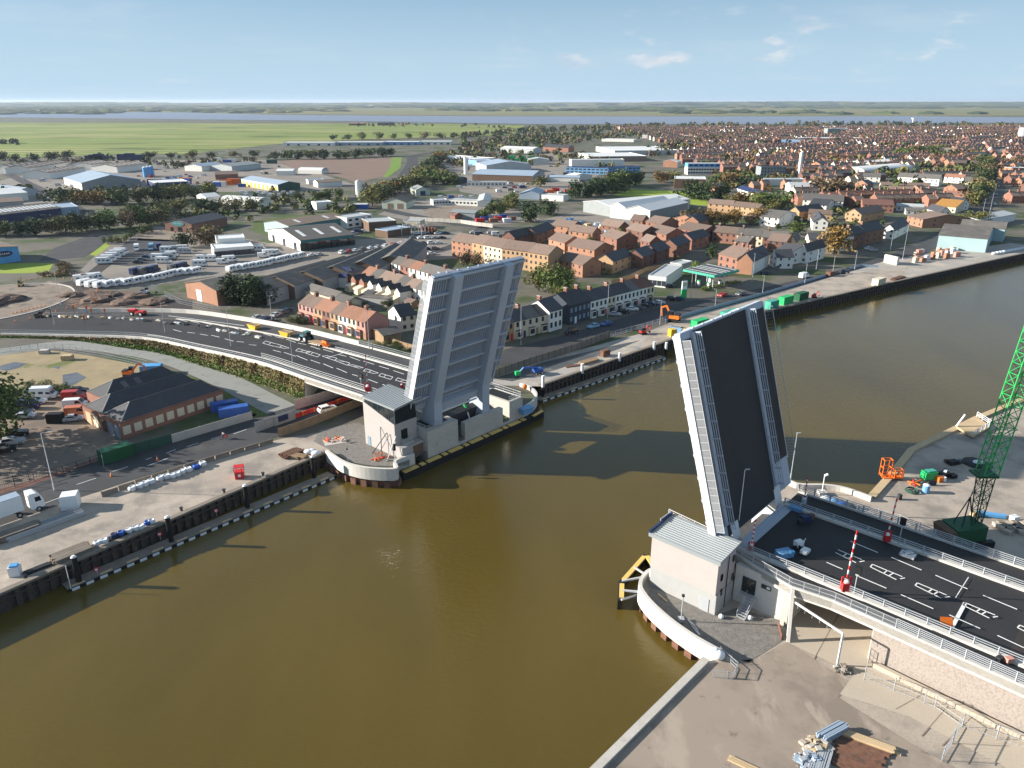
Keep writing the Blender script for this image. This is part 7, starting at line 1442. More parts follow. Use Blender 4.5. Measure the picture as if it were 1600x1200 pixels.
for i in range(26):
    x = r.uniform(235, 430); y = r.uniform(252, 262) if r.random() < .6 else r.uniform(283, 292)
    mt = r.choice(['orange', 'navy', 'white_paint', 'blue_paint', 'rust', 'shed_green']); crate(x, y, (r.uniform(5, 12), 2.5, r.uniform(2.5, 5)), mt, f'{ {"orange":"orange","navy":"dark navy","white_paint":"white","blue_paint":"blue","rust":"rusty","shed_green":"dark green"}[mt]} container in the storage yards at left', 'containers in the left storage yards', r.gauss(0, .1))
for i in range(7):
    crate(142 + i * 6.5 if i < 4 else 192 + (i - 4) * 12, 251 if i < 4 else 250, (11, 5, 6 + (i % 3)), 'navy', f'dark blue container stack, {ORD[i]} from the left at the estate edge', 'dark blue stacks at the estate edge', 0)
for i in range(5):
    crate(800 + i * 8, 249 + (i % 2) * 4, (9, 4, 4), 'green_paint', f'bright green container stack, {ORD[i]} from the left in the retail yard', 'green stacks in the retail yard', 0)
for i in range(6):
    crate(850 + i * 9, 305 - (i % 3) * 3, (6, 2.5, 2.6), ['red', 'orange', 'red', 'white_paint', 'red', 'orange'][i], f'{["red","orange","red","white","red","orange"][i]} unit, {ORD[i]} from the left in the plant hire yard', 'units in the plant hire yard', r.uniform(0, .6))
for i in range(8):
    crate(750 + i * 7, 347 - (i % 3) * 3, (5, 2.4, 2.2), ['red', 'blue_paint', 'tarp_white', 'brick_red'][i % 4], f'{["red","blue","white","brown"][i % 4]} crate, {ORD[i]} from the left at the depot road end', 'crates at the depot road end', r.uniform(0, .6))
for i in range(24):
    x = r.uniform(1428, 1502); y = lerp(404, 396, (x - 1428) / 74) + r.uniform(-8, 7); mt = r.choice(['brick_orange', 'render_cream', 'tarp_white', 'roof_pale', 'render_pink'])
    crate(x, y, (r.uniform(1.6, 3), 1.4, r.uniform(1.2, 2.6)), mt, f'{"pink" if mt in ("brick_orange", "render_pink") else "pale"} pallet of building blocks beside the aqua shed', 'block pallets beside the aqua shed', r.uniform(.2, .6), 'block_pallet', 'pallet')
for i in range(12):
    b = MB(); p = G(1553 + i * 5, 398 - i * .9, .05); b.ball(p + Vector((0, 0, .6)), (1.3, .9, .75), 'tarp_white', 9, 6); solo('bulk_bag', b, f'white bag, {ORD[i]} from the left on the quay edge past the aqua shed', 'bag', 'white bags past the aqua shed', True)
# ------------------------------------------------------------------ street lamps
def height_to(p, ytop):
    lo, hi = 1, 40
    for _ in range(30):
        m_ = (lo + hi) / 2
        if pix(p + Vector((0, 0, m_)))[1] > ytop: lo = m_
        else: hi = m_
    return lo
def lamp(base, ytop, label, z=0, group=None, arm=1.2, az=.3, loc=None, mt='galv'):
    p = loc or G(*base, z); h = min(16, height_to(p, ytop)); t = thing('street_lamp', label, 'street lamp', p, 0, group); a = Vector((math.cos(az), math.sin(az), 0))
    b = MB(); b.tube(p, p + Vector((0, 0, 1.3)), .13, mt, 8); b.tube(p + Vector((0, 0, 1.3)), p + Vector((0, 0, h)), .085, mt, 8, .06)
    if arm: b.tube(p + Vector((0, 0, h)), p + Vector((0, 0, h + .12)) + a * arm, .045, mt, 6)
    part('pole', b, t); b = MB(); q = p + Vector((0, 0, h + .14)) + a * (arm + .25); b.beam(q - a * .35, q + a * .35, .26, .11, 'galv'); part('lamp_head', b, t)
lamp((85, 766), 677, 'tall white lamp post at the roadside beside the brick yard gate', mt='steel_white')
for i, (b0, yt) in enumerate([((814, 539), 479), ((949, 497), 444), ((1031, 507), 469), ((1079, 466), 420), ((1117, 482), 451), ((1175, 441), 396), ((1191, 461), 430), ((1257, 444), 412), ((1275, 422), 390), ((1301, 427), 400), ((1335, 422), 392), ((1389, 403), 365), ((1410, 406), 350), ((1544, 343), 282), ((1552, 313), 290), ((1535, 335), 311)]):
    lamp(b0, yt, f'grey lamp post, {ORD[i]} from the left along the river road and avenue', 0, 'lamp posts along the river road', az=-2.3 + .3 * (i % 2))
for i, (b0, yt) in enumerate([((97, 470), 423), ((83, 508), 472), ((257, 521), 475), ((359, 541), 482), ((426, 497), 463), ((455, 566), 517), ((577, 546), 485)]):
    p = deck_at(*b0); lamp(b0, yt, f'slim grey lamp post, {ORD[i]} from the left on the curved approach', group='lamp posts on the curved approach', loc=p, arm=.8, az=.9)
lamp((1152, 834), 735, 'tall white lamp column in front of the dark bridge leaf', 6.6, arm=.15, az=.2, mt='white_paint'); lamp((1235, 750), 678, 'slim grey mast beside the far edge of the dark leaf', 6.6, arm=.05, az=.2)
# ------------------------------------------------------------------ fences, hoardings, barriers
def fence(px, h, mt, label, name='fence', post=2.5, board=True, pm=None, z=0, cat='fence', mesh=.0):
    L = [G(*q, z) for q in px] if not isinstance(px[0], Vector) else px; t = thing(name, label, cat, L[0]); b = MB()
    for a, c in zip(L[:-1], L[1:]):
        if board: b.beam(a + Vector((0, 0, h / 2)), c + Vector((0, 0, h / 2)), .08, h, mt)
        else:
            for k in (.12, .5, .97): b.beam(a + Vector((0, 0, h * k)), c + Vector((0, 0, h * k)), .05, .06, mt)
            if mesh:
                for p in resample([a, c], mesh): b.beam(p, p + Vector((0, 0, h)), .025, .025, mt, Vector((1, 0, 0)))
    part('panel', b, t); b = MB(); w_ = .16 if board else .08; b.box((0, 0, h / 2 + .06), (w_, w_, h + .12), pm or mt); me = b.mesh('post')
    for p in resample(L, post): o = link('post', me, t); o.location = p - L[0]
    return t
fence([(436, 683), (480, 668), (520, 652), (566, 633)], 2.0, 'wood', 'brown timber site fence leading under the left approach', post=2.6, pm='wood_grey')
fence([(770, 591), (830, 570), (900, 548), (953, 527)], 2.2, 'wood_grey', 'long grey timber fence with dark posts between river road and quay', post=2.4, pm='dark_metal')
fence([(953, 527), (1000, 514), (1040, 503)], 1.6, 'galv', 'light mesh fence continuing from the grey timber fence', board=False, mesh=.5)
fence([(1040, 504), (1066, 496), (1200, 459), (1300, 429), (1345, 417), (1372, 418)], 1.1, 'roof_blue', 'long pale blue grey barrier wall between river road and quay', 'barrier_wall', 6, cat='wall')
fence([(163, 722), (220, 706), (270, 692)], 2.2, 'shed_green', 'green screened fence below the brick workshop, left half', post=3); fence([(270, 692), (340, 671), (395, 655)], 1.9, 'concrete', 'grey fence below the brick workshop, right half', post=3)
fence([(54, 752), (110, 736), (163, 719)], 1.6, 'dark_metal', 'dark steel railing fence along the car park edge', board=False, mesh=.5); fence([(0, 768), (28, 760), (52, 752)], 2.4, 'dark_metal', 'tall dark steel gate beside the white lamp post', 'gate', board=False, mesh=.3, cat='gate')
fence([(0, 552), (40, 546), (100, 548), (160, 557), (232, 573)], 1.8, 'galv', 'pale steel palisade fence above the waste ground', board=False, mesh=.35, post=2.6)
fence([(257, 462), (282, 475), (325, 484), (345, 487)], 1.8, 'galv', 'curved steel fence before the brick fronted shed', board=False, mesh=.35)
fence([(640, 344), (720, 349), (745, 353), (770, 356)], 2.2, 'concrete', 'pale fence round the depot slab', post=4)
fence([(582, 527), (630, 544), (655, 551)], 1.9, 'wood', 'brown timber garden fence beside the approach parapet', post=2.5); fence([(955, 445), (985, 436), (1010, 424), (1060, 416)], 1.9, 'wood', 'timber fence behind the petrol station shop', post=2.5)
fence([(400, 676), (430, 665)], 2.4, 'render_grey', 'grey hoarding panel at the end of the cycle path', 'hoarding', cat='hoarding'); fence([(430, 666), (462, 655)], 2.4, 'render_grey', 'grey hoarding panel with dark purple poster', 'hoarding', cat='hoarding')
fence([(462, 640), (500, 629), (545, 615)], 2.4, 'concrete', 'pale hoarding along the far side of the underpass road', 'hoarding', cat='hoarding')
b = MB(); a, c = G(437, 664), G(452, 659); b.beam(a + Vector((-.1, -.15, 1.4)), c + Vector((-.1, -.15, 1.4)), .06, 1.3, 'navy'); solo('poster', b, 'dark purple poster on the grey hoarding', 'poster')
b = MB(); a, c = G(524, 622), G(538, 618); b.beam(a + Vector((-.1, -.15, 1.4)), c + Vector((-.1, -.15, 1.4)), .06, 1.2, 'white_paint'); solo('poster', b, 'white notice on the pale hoarding in the underpass', 'poster')
fence([(160, 720), (163, 731)], 2.4, 'galv', 'short gate post fence beside the green container', board=False); 
# hoop of red plastic barriers
def barrier_block(p, rz, mt, label, group, w=1.7, h=.9):
    b = MB(); q = Matrix.Rotation(rz, 3, 'Z'); pr = [(-.28, 0), (-.22, .25), (-.1, .4), (-.09, h), (.09, h), (.1, .4), (.22, .25), (.28, 0)]; n = len(pr)
    lo = [p + q @ Vector((-w / 2, y, z)) for y, z in pr]; hi = [p + q @ Vector((w / 2, y, z)) for y, z in pr]
    b.add(lo + hi, [[i, n + i, n + (i + 1) % n, (i + 1) % n] for i in range(n)] + [list(range(n)), list(range(n, 2 * n))[::-1]], mt); return solo('road_barrier', b, label, 'barrier', group)
for i in range(17):
    f = i / 16; p = G(lerp(455, 551, f), lerp(655, 622, f), .05); barrier_block(p, heading((455, 655), (551, 622)), 'red' if i % 3 else 'orange', f'red plastic barrier, {ORD[i]} from the left along the underpass road', 'red barriers along the underpass road')
Lb = resample([G(*q, .06) for q in ((172, 772), (230, 751), (300, 729), (360, 711), (430, 691))], 3.1)
for i, p in enumerate(Lb): barrier_block(p, heading((230, 751), (300, 729)), 'wood_grey', f'grey concrete barrier, {ORD[i % 30]} from the left between road and sandy quay', 'concrete barriers between road and quay', 2.9, .95)
# ------------------------------------------------------------------ pontoons and piles
def pontoon(p, q, w, label, n):
    A, B = G(*p, ZW + .5), G(*q, ZW + .5); d = (B - A).normalized(); nn = Vector((-d.y, d.x, 0)); L = (B - A).length; t = thing('pontoon', label, 'pontoon', A)
    b = MB(); b.beam(A + nn * w / 2 - Vector((0, 0, .1)), B + nn * w / 2 - Vector((0, 0, .1)), w, .2, 'wood_grey'); part('deck', b, t)
    b = MB(); b.beam(A - nn * .1 - Vector((0, 0, .25)), B - nn * .1 - Vector((0, 0, .25)), .2, .5, 'black'); part('edge_beam', b, t)
    for i in range(n):
        b = MB(); c = A.lerp(B, (i + .5) / n) - nn * .24; b.beam(c - d * L / n * .26 - Vector((0, 0, .25)), c + d * L / n * .26 - Vector((0, 0, .25)), .14, .42, 'tarp_white'); part('float', b, t)
    for i in range(0, n, 2):
        b = MB(); c = A.lerp(B, (i + .9) / n) + nn * .35 + Vector((0, 0, .06)); b.beam(c - d * L / n * .55, c + d * L / n * .35, .45, .1, 'wood_pale'); part('edge_timber', b, t)
    return t
pontoon((106, 921), (524, 743), 2.6, 'long dark walkway pontoon with white floats below the lower left quay', 24)
pontoon((845, 626), (1041, 558), 2.6, 'long walkway pontoon with white floats below the far quay', 20)
for i, (x, yb, yt) in enumerate([(124, 909, 868), (268, 846, 806), (387, 793, 757), (491, 746, 712)]):
    p = G(x, yb, ZW + .5); h = height_to(p, yt); t = thing('mooring_pile', f'black mooring pile with white cap, {ORD[i]} from the left on the lower left pontoon', 'pile', p, 0, 'mooring piles on the lower left pontoon'); b = MB(); b.tube(p - Vector((0, 0, 1)), p + Vector((0, 0, h - .25)), .42, 'black', 14); part('shaft', b, t); b = MB(); b.tube(p + Vector((0, 0, h - .25)), p + Vector((0, 0, h)), .45, 'white_paint', 14, .2); part('cap', b, t)
for i, (x, yb, yt) in enumerate([(848, 622, 587), (909, 598, 568), (967, 577, 551), (1021, 559, 534), (1040, 556, 535)]):
    p = G(x, yb, ZW); h = height_to(p, yt); t = thing('mooring_pile', f'pale topped mooring pile, {ORD[i]} from the left on the far pontoon', 'pile', p, 0, 'mooring piles on the far pontoon'); b = MB(); b.tube(p - Vector((0, 0, 1)), p + Vector((0, 0, h * .5)), .4, 'black', 12); part('shaft', b, t); b = MB(); b.tube(p + Vector((0, 0, h * .5)), p + Vector((0, 0, h)), .4, 'white_paint', 12); part('cap', b, t)
for x, y, l in ((153, 899, 'left'), (251, 843, 'middle'), (339, 806, 'right')):
    b = MB(); p = G(x, y, ZW + .55); b.tube(p, p + Vector((0, 0, 1)), .05, 'galv', 6); b.box(p + Vector((0, 0, 1.1)), (.75, .08, .7), 'red', .4); b.box(p + Vector((0, -.06, 1.1)), (.4, .06, .35), 'white_paint', .4); solo('lifebuoy_stand', b, f'{l} red lifebuoy sign on the lower left pontoon', 'lifebuoy stand')
b = MB(); p = G(111, 920, ZW + .5); b.tube(p, p + Vector((0, 0, 4.2)), .07, 'steel_white', 6); solo('marker_post', b, 'thin white post at the near end of the pontoon', 'post')
# ------------------------------------------------------------------ lower left quay
tr = heading((60, 775), (180, 735)); tp = G(68, 792, .06); dr = Vector((math.cos(tr), math.sin(tr), 0)); nr = Vector((-dr.y, dr.x, 0)); k = Vector((0, 0, 1))
t = thing('lorry', 'white articulated lorry with pale blue trailer roof at the left picture edge', 'lorry', tp)
b = MB(); b.beam(tp - dr * 3.2 + k * 2.6, tp - dr * 16.4 + k * 2.6, 2.5, 2.7, 'white_paint'); part('trailer', b, t)
b = MB(); b.beam(tp - dr * 3.3 + k * 4.0, tp - dr * 16.3 + k * 4.0, 2.3, .1, 'roof_blue'); part('trailer_roof', b, t)
b = MB(); f = [(0, .7), (0, 2.2), (-.35, 3.1), (-.9, 3.6), (-2.1, 3.7), (-2.1, .7)]; b.add([tp + dr * x + nr * s * 1.2 + k * z for s in (-1, 1) for x, z in f], [[i, 6 + i, 6 + (i + 1) % 6, (i + 1) % 6] for i in range(6)] + [list(range(6)), list(range(6, 12))[::-1]], 'white_paint'); part('cab', b, t)
b = MB(); b.face([tp + dr * (x + .04) + nr * s + k * z for x, z, s in ((0, 2.0, -1.05), (0, 2.0, 1.05), (-.36, 3.0, 1.05), (-.36, 3.0, -1.05))], 'glass_dark')
for s in (-1.22, 1.22): b.face([tp + dr * x + nr * s + k * z for x, z in ((-.3, 2.0), (-1.3, 2.0), (-1.3, 2.9), (-.5, 2.9))], 'glass_dark')
part('windscreen', b, t)
for x in (-1.0, -4.0, -13.5, -14.8):
    for s in (-1.05, 1.05): b = MB(); c = tp + dr * x + nr * s + k * .5; b.tube(c - nr * .16, c + nr * .16, .5, 'tyre', 12); b.tube(c - nr * .17, c + nr * .17, .26, 'galv', 10); part('wheel', b, t)
crate(112, 792, (2.6, 2.3, 2.6), 'white_paint', 'white site cabin standing alone on the sandy quay', None, .3, 'site_cabin', 'cabin')
crate(183, 716, (6.0, 2.5, 2.5), 'green_dark', 'dark green container beside the car park gate', None, tr)
def bag(b, p, mt, s=1.0):
    r = random.Random(p.x); n = 10; a0 = r.uniform(0, 1); rings = ((.42, 0), (.58, .15), (.62, .5), (.58, .85), (.5, 1.0), (.44, .92), (.2, .88)); vs = []; fs = []
    for rr, z in rings:
        for i in range(n): a = a0 + 2 * math.pi * i / n; sq = 1 + .16 * math.cos(4 * (a - a0)) + r.gauss(0, .03); vs.append(p + Vector((math.cos(a) * rr * sq * s * 1.1, math.sin(a) * rr * sq * s * 1.1, z * s * .95 + r.gauss(0, .02))))
    for q in range(len(rings) - 1):
        for i in range(n): fs.append([q * n + i, q * n + (i + 1) % n, (q + 1) * n + (i + 1) % n, (q + 1) * n + i])
    fs.append([(len(rings) - 1) * n + i for i in range(n)]); b.add(vs, fs, mt)
B1 = [(830, 466), (878, 449), (910, 437), (950, 422), (1005, 402), (1045, 391), (1083, 386), (1112, 376), (1142, 362), (1182, 347), (1230, 330), (1270, 312)]
for i, (x, y) in enumerate(B1):
    b = MB(); p = G(x / 4, 650 + y / 4, .05); mt = 'blue_paint' if i == 10 else 'tarp_white'; bag(b, p, mt); solo('bulk_bag', b, f'{"blue" if i == 10 else "white"} bulk bag, {ORD[i]} from the left along the concrete barriers', 'bag', 'bulk bags along the concrete barriers', True)
for i, (x, y) in enumerate([(612, 806), (655, 793), (715, 760), (760, 745), (810, 728), (850, 714), (885, 704), (925, 680), (950, 672)]):
    b = MB(); p = G(x / 4, 650 + y / 4, .3); mt = 'blue_paint' if i in (3, 7) else 'navy' if i == 2 else 'tarp_white'; bag(b, p, mt, .85); solo('bulk_bag', b, f'{ {"blue_paint": "blue", "navy": "dark", "tarp_white": "white"}[mt]} sack, {ORD[i]} from the left on the quay edge', 'bag', 'sacks on the quay edge', True)
t = thing('lifting_cage', 'red steel lifting cage on the sandy quay', 'cage', G(375, 746)); p = G(375, 746, .06); b = MB(); b.box(p + k * .75, (1.7, 1.5, 1.4), 'red', .3); part('body', b, t); b = MB()
for sx in (-.75, .75):
    for sy in (-.65, .65): b.beam(p + Vector((sx, sy, 1.4)), p + Vector((sx, sy, 2.4)), .1, .1, 'red')
b.box(p + k * 2.42, (1.8, 1.6, .08), 'red', .3); part('roof_frame', b, t); b = MB(); b.box(p + Vector((.25, -.8, .8)), (.5, .05, .5), 'white_paint', .3); part('notice', b, t)
def stack(px, py, n, L, w, mt, label, rz, rows=3, name='timber_stack', z=.05, gap=.28):
    b = MB(); p = G(px, py, z); d = Vector((math.cos(rz), math.sin(rz), 0)); e = Vector((-d.y, d.x, 0)); r = random.Random(px)
    for j in range(rows):
        for i in range(n): c = p + e * ((i - n / 2) * gap + r.gauss(0, .04)) + k * (.12 + j * .24); o = r.gauss(0, .25); b.beam(c - d * (L / 2 + o), c + d * (L / 2 - o), w, .2, mt)
    return solo(name, b, label, 'timber')
stack(112, 868, 10, 5.5, .24, 'wood_grey', 'stack of weathered timbers at the edge of the sandy quay', tr, 4); stack(185, 838, 4, 4, .2, 'dark_metal', 'dark beams beside the sacks on the quay edge', tr, 2); stack(58, 890, 4, 3.5, .2, 'dark_metal', 'dark scrap beams near the white tank', tr, 2)
stack(70, 822, 3, 12, .1, 'galv', 'long rack of grey scaffold tubes beside the site cabin', tr, 4, 'tube_rack', gap=.8); stack(30, 835, 8, 6, .25, 'wood_grey', 'pile of old timber at the lower left road edge', tr, 5); stack(455, 710, 9, 4, .2, 'rust', 'heap of rusty steel beams at the quay corner', .9, 3); stack(468, 715, 6, 3.5, .2, 'wood', 'brown timber bundle at the quay corner', -.3, 3)
b = MB(); p = G(25, 898, .05); b.box(p + k * .8, (1.5, 1.3, 1.6), 'tarp_white', .3); b.box(p + k * 1.7, (1.1, 1, .25), 'blue_sky', .3); solo('water_tank', b, 'white tank with blue top on the lower left quay', 'tank')
b = MB(); [b.ball(G(482 + dx, 706 + dy, .4), (1.1, .8, .5), 'tarp_white', 9, 5) for dx, dy in ((0, 0), (6, -1), (12, 2))]; solo('tarpaulin', b, 'white tarpaulin bundle at the quay corner', 'tarpaulin', None, True)
for x, y, l in ((521, 689, 'on a grey mat on the left pier gravel'), (590, 717, 'beside the foot of the control tower')):
    b = MB(); p = G(x, y, .1); r = random.Random(x)
    for i in range(14): a = r.uniform(0, 6.3); c = p + Vector((r.gauss(0, .8), r.gauss(0, .6), r.uniform(.1, .7))); b.tube(c, c + Vector((math.cos(a), math.sin(a), r.gauss(0, .3))) * r.uniform(.5, 1.3), .12, 'orange' if r.random() < .6 else 'red', 6)
    if x < 550: b.box(p + Vector((.3, 0, -.02)), (4.6, 3.4, .06), 'concrete', .4)
    solo('barrier_heap', b, f'heap of orange barrier parts {l}', 'heap')
for i, (a, c, z1) in enumerate([((592, 708), (597, 676), 4.8), ((602, 712), (588, 680), 4.8), ((612, 716), (628, 690), 5.5), ((604, 712), (612, 684), 5)]):
    b = MB(); b.beam(UV(-116 + i * 1.6, 84.4, .05), UV(-113.5 + i * 1.0 * (1 if i % 2 else -1), 86.5, z1), .14, .14, ['dark_metal', 'galv', 'dark_metal', 'galv'][i]); solo('prop', b, f'steel prop leaning on the control tower wall, {ORD[i]} from the left', 'prop', 'props on the control tower wall')
b = MB(); p = UV(-109.6, 85.2, -.2); b.tube(p, p + k * 4.2, .07, 'steel_white', 6); [b.box(p + Vector((0, -.1, 3 + .5 * i)), (.5, .25, .45), 'black', .6) for i in range(3)]; solo('signal_post', b, 'white post with dark river signal lamps before the control tower', 'signal')
b = MB(); p = G(544, 723, .5); b.tube(p, p + k * 3.0, .06, 'galv', 6); b.box(p + Vector((0, 0, 3.0)), (.3, .3, .25), 'dark_metal'); solo('camera_post', b, 'thin camera post behind the curved white wall', 'post')
b = MB(); p = G(820, 606, .9); b.ball(p + k * .3, (.65, .65, .65), 'orange', 12, 8); solo('buoy', b, 'orange buoy inside the far curved river wall', 'buoy', None, True)
b = MB(); [b.box(G(822, 645, 0) + Vector((0, 0, z)), (3.4, 2.2, .1), 'blue_light', .7) for z in (1.2, 1.35)]; b.box(G(822, 645, 0) + k * .6, (3, 1.8, 1.1), 'blue_light', .7); solo('tarpaulin', b, 'blue covered plant behind the far curved river wall', 'tarpaulin')
# rider on the road
def skin_figure(name, pts, edges, rad, mt, parent, lvl=1):
    me = bpy.data.meshes.new(name); me.from_pydata(pts, edges, []); o = link(name, me, parent); me.materials.append(M(mt))
    sk = o.modifiers.new('skin', 'SKIN'); sk.use_smooth_shade = True
    for i, v in enumerate(me.skin_vertices[0].data): v.radius = (rad[i], rad[i]); v.use_root = (i == 0)
    ss = o.modifiers.new('sub', 'SUBSURF'); ss.levels = lvl; ss.render_levels = lvl; return o
rp = G(350, 686, .06); rh = tr + math.pi
bk = thing('bicycle', 'bicycle with red panniers ridden along the riverside road', 'bicycle', rp, rh)
for x in (-.52, .52):
    b = MB(); [b.tube(Vector((x + .33 * math.cos(a * R(30)), 0, .35 + .33 * math.sin(a * R(30)))), Vector((x + .33 * math.cos((a + 1) * R(30)), 0, .35 + .33 * math.sin((a + 1) * R(30)))), .03, 'tyre', 5) for a in range(12)]; o = link('wheel', b.mesh('wheel'), bk)
b = MB(); b.path([Vector((-.52, 0, .35)), Vector((-.05, 0, .35)), Vector((-.2, 0, .9)), Vector((.4, 0, .85)), Vector((-.05, 0, .35))], .025, 'red', 6); b.path([Vector((.52, 0, .35)), Vector((.38, 0, 1.05))], .025, 'red', 6); b.path([Vector((.36, -.25, 1.05)), Vector((.36, .25, 1.05))], .02, 'black', 6); link('frame', b.mesh('frame'), bk)
b = MB(); b.box((-.22, 0, .95), (.25, .16, .06), 'black'); link('saddle', b.mesh('saddle'), bk); b = MB(); b.box((-.55, .2, .6), (.35, .16, .34), 'red'); b.box((-.55, -.2, .6), (.35, .16, .34), 'red'); link('pannier', b.mesh('pannier'), bk)
pe = thing('person', 'person in a white top riding the bicycle on the riverside road', 'person', rp, rh)
V3 = [(-.2, 0, 1.02), (-.12, 0, 1.25), (.02, 0, 1.46), (.08, 0, 1.58), (.13, 0, 1.74), (.0, .19, 1.44), (.16, .24, 1.22), (.34, .22, 1.08), (.0, -.19, 1.44), (.16, -.24, 1.22), (.34, -.22, 1.08), (-.15, .1, .98), (.22, .11, .75), (.02, .11, .36), (.14, .11, .33), (-.15, -.1, .98), (.2, -.11, .92), (.02, -.11, .55), (.14, -.11, .52)]
E3 = [(0, 1), (1, 2), (2, 3), (3, 4), (2, 5), (5, 6), (6, 7), (2, 8), (8, 9), (9, 10), (0, 11), (11, 12), (12, 13), (13, 14), (0, 15), (15, 16), (16, 17), (17, 18)]
skin_figure('body', V3, E3, [.14, .15, .15, .065, .105, .075, .05, .035, .075, .05, .035, .1, .075, .05, .04, .1, .075, .05, .04], 'skin', pe)
skin_figure('white_top', [V3[i] for i in (0, 1, 2, 5, 6, 8, 9)], [(0, 1), (1, 2), (2, 3), (3, 4), (2, 5), (5, 6)], [.165, .175, .175, .1, .075, .1, .075], 'white_paint', pe)
skin_figure('dark_trousers', [V3[i] for i in (0, 11, 12, 13, 15, 16, 17)], [(0, 1), (1, 2), (2, 3), (0, 4), (4, 5), (5, 6)], [.155, .12, .09, .065, .12, .09, .065], 'navy', pe)
b = MB(); b.ball((.12, 0, 1.80), (.125, .11, .09), 'bark', 10, 6); link('hair', b.mesh('hair', smooth=True), pe)
# ------------------------------------------------------------------ left approach: roadworks
def cone(px, py, z, label, group, loc=None):
    p = loc or G(px, py, z)
    if 'cone' not in VM:
        b = MB(); b.box((0, 0, .04), (.5, .5, .08), 'orange'); b.tube((0, 0, .08), (0, 0, .42), .2, 'orange', 8, .13); b.tube((0, 0, .42), (0, 0, .62), .13, 'white_paint', 8, .085); b.tube((0, 0, .62), (0, 0, .95), .085, 'orange', 8, .03); VM['cone'] = b.mesh('cone')
    o = link('traffic_cone', VM['cone']); o.location = p; o.rotation_euler = (0, 0, rnd.uniform(0, 1.5)); tag(o, label, 'cone', group)
cn = []
for i in range(22): a = R(-70 + i * 7.2); p = c0 + Vector((33 * math.cos(a), 39 * math.sin(a), .1)); cn.append(p)
for i, p in enumerate(cn): cone(0, 0, 0, f'orange and white cone, {ORD[i]} along the ring round the roundabout island', 'cones round the roundabout island', p)
for i in range(12): cone(lerp(30, 128, i / 11), lerp(440, 428, i / 11) - 2 * math.sin(i * .3), .1, f'orange and white cone, {ORD[i]} along the road above the roundabout', 'cones above the roundabout')
for i in range(9): cone(lerp(20, 70, i / 8), lerp(490, 478, i / 8), .1, f'orange and white cone, {ORD[i]} along the junction mouth', 'cones at the junction mouth')
cone(174, 744, .05, 'orange and white cone alone on the riverside road', None); cone(246, 719, .05, 'small cone near the road centre below the workshop', None)
for i, (x, y, h) in enumerate([(116, 491, 3.0), (136, 491, 2.8), (143, 497, 3.0), (164, 497, 2.8), (131, 508, 3.0), (151, 478, 2.6)]):
    b = MB(); p = deck_at(x, y) if y > 486 else G(x, y, .1); b.tube(p, p + k * h, .06, 'dark_metal', 6); b.box(p + k * (h - .4), (.5, .45, 1.1), 'orange', .3); solo('traffic_signal', b, f'hooded orange traffic signal, {ORD[i]} from the left at the junction', 'traffic signal', 'hooded signals at the junction')
def skip(px, py, mt, label, loc, L=4.0):
    b = MB(); t = thing('skip', label, 'skip', loc, .0); w = 1.9; q = loc; d = Vector((math.cos(-.6), math.sin(-.6), 0)); e = Vector((-d.y, d.x, 0))
    bt = [q + d * x + e * y + k * .1 for x, y in ((-L * .3, -.8), (L * .3, -.8), (L * .3, .8), (-L * .3, .8))]; tp_ = [q + d * x + e * y + k * 1.5 for x, y in ((-L / 2, -.95), (L / 2, -.95), (L / 2, .95), (-L / 2, .95))]
    b.hexa(bt, tp_, mt); part('body', b, t); b = MB(); [b.beam(tp_[i], tp_[(i + 1) % 4], .14, .14, mt) for i in range(4)]; part('rim', b, t); b = MB(); b.face([x.lerp(sum(tp_, Vector()) / 4, .06) + k * .02 for x in tp_], 'dirt'); part('rubble_load', b, t); return t
skip(396, 513, 'yellow', 'left yellow skip on the far lane of the approach', deck_at(396, 516)); skip(445, 525, 'yellow', 'right yellow skip on the approach near the tractor', deck_at(445, 526))
def wheels(t, p, d, e, xs, ys, r_, w=.4):
    for x in xs:
        for y in ys: b = MB(); c = p + d * x + e * y + k * r_; b.tube(c - e * w / 2, c + e * w / 2, r_, 'tyre', 14); b.tube(c - e * (w / 2 + .01), c + e * (w / 2 + .01), r_ * .5, 'white_paint', 10); part('wheel', b, t)
# tractor and low trailer
p = deck_at(478, 535) + k * .03; d = -(deck_at(520, 547) - deck_at(478, 535)).normalized(); e = Vector((-d.y, d.x, 0))
t = thing('tractor', 'dark blue green tractor on the left approach road', 'tractor', p); b = MB(); b.beam(p + d * .3 + k * 1.3, p + d * 2.6 + k * 1.2, .9, .9, 'shed_teal'); b.beam(p - d * 1.3 + k * 1.0, p + d * .6 + k * 1.0, 1.2, .8, 'shed_teal'); part('body', b, t)
b = MB(); b.beam(p - d * 1.4 + k * 2.2, p + d * .3 + k * 2.2, 1.5, 1.4, 'glass_dark'); part('cab', b, t); b = MB(); b.beam(p - d * 1.5 + k * 2.98, p + d * .4 + k * 2.98, 1.6, .16, 'shed_teal'); part('cab_roof', b, t)
wheels(t, p, d, e, (-.8,), (-1.0, 1.0), .95, .55); wheels(t, p, d, e, (1.9,), (-.85, .85), .65, .45)
t = thing('low_trailer', 'orange and timber low trailer behind the tractor', 'trailer', p - d * 6); q = p - d * 6.2; b = MB(); b.beam(q + d * 3.8 + k * .75, q - d * 2.2 + k * .75, 2.3, .25, 'wood'); part('bed', b, t); b = MB(); b.beam(q - d * 2.2 + k * 1.0, q - d * 4.2 + k * .4, 2.2, .15, 'orange'); b.beam(q - d * 2.3 + k * 1.6, q - d * 2.3 + e * .01 + k * .6, 2.0, .2, 'orange'); part('ramp', b, t); wheels(t, q, d, e, (-.4, -1.4), (-1.0, 1.0), .42, .3)
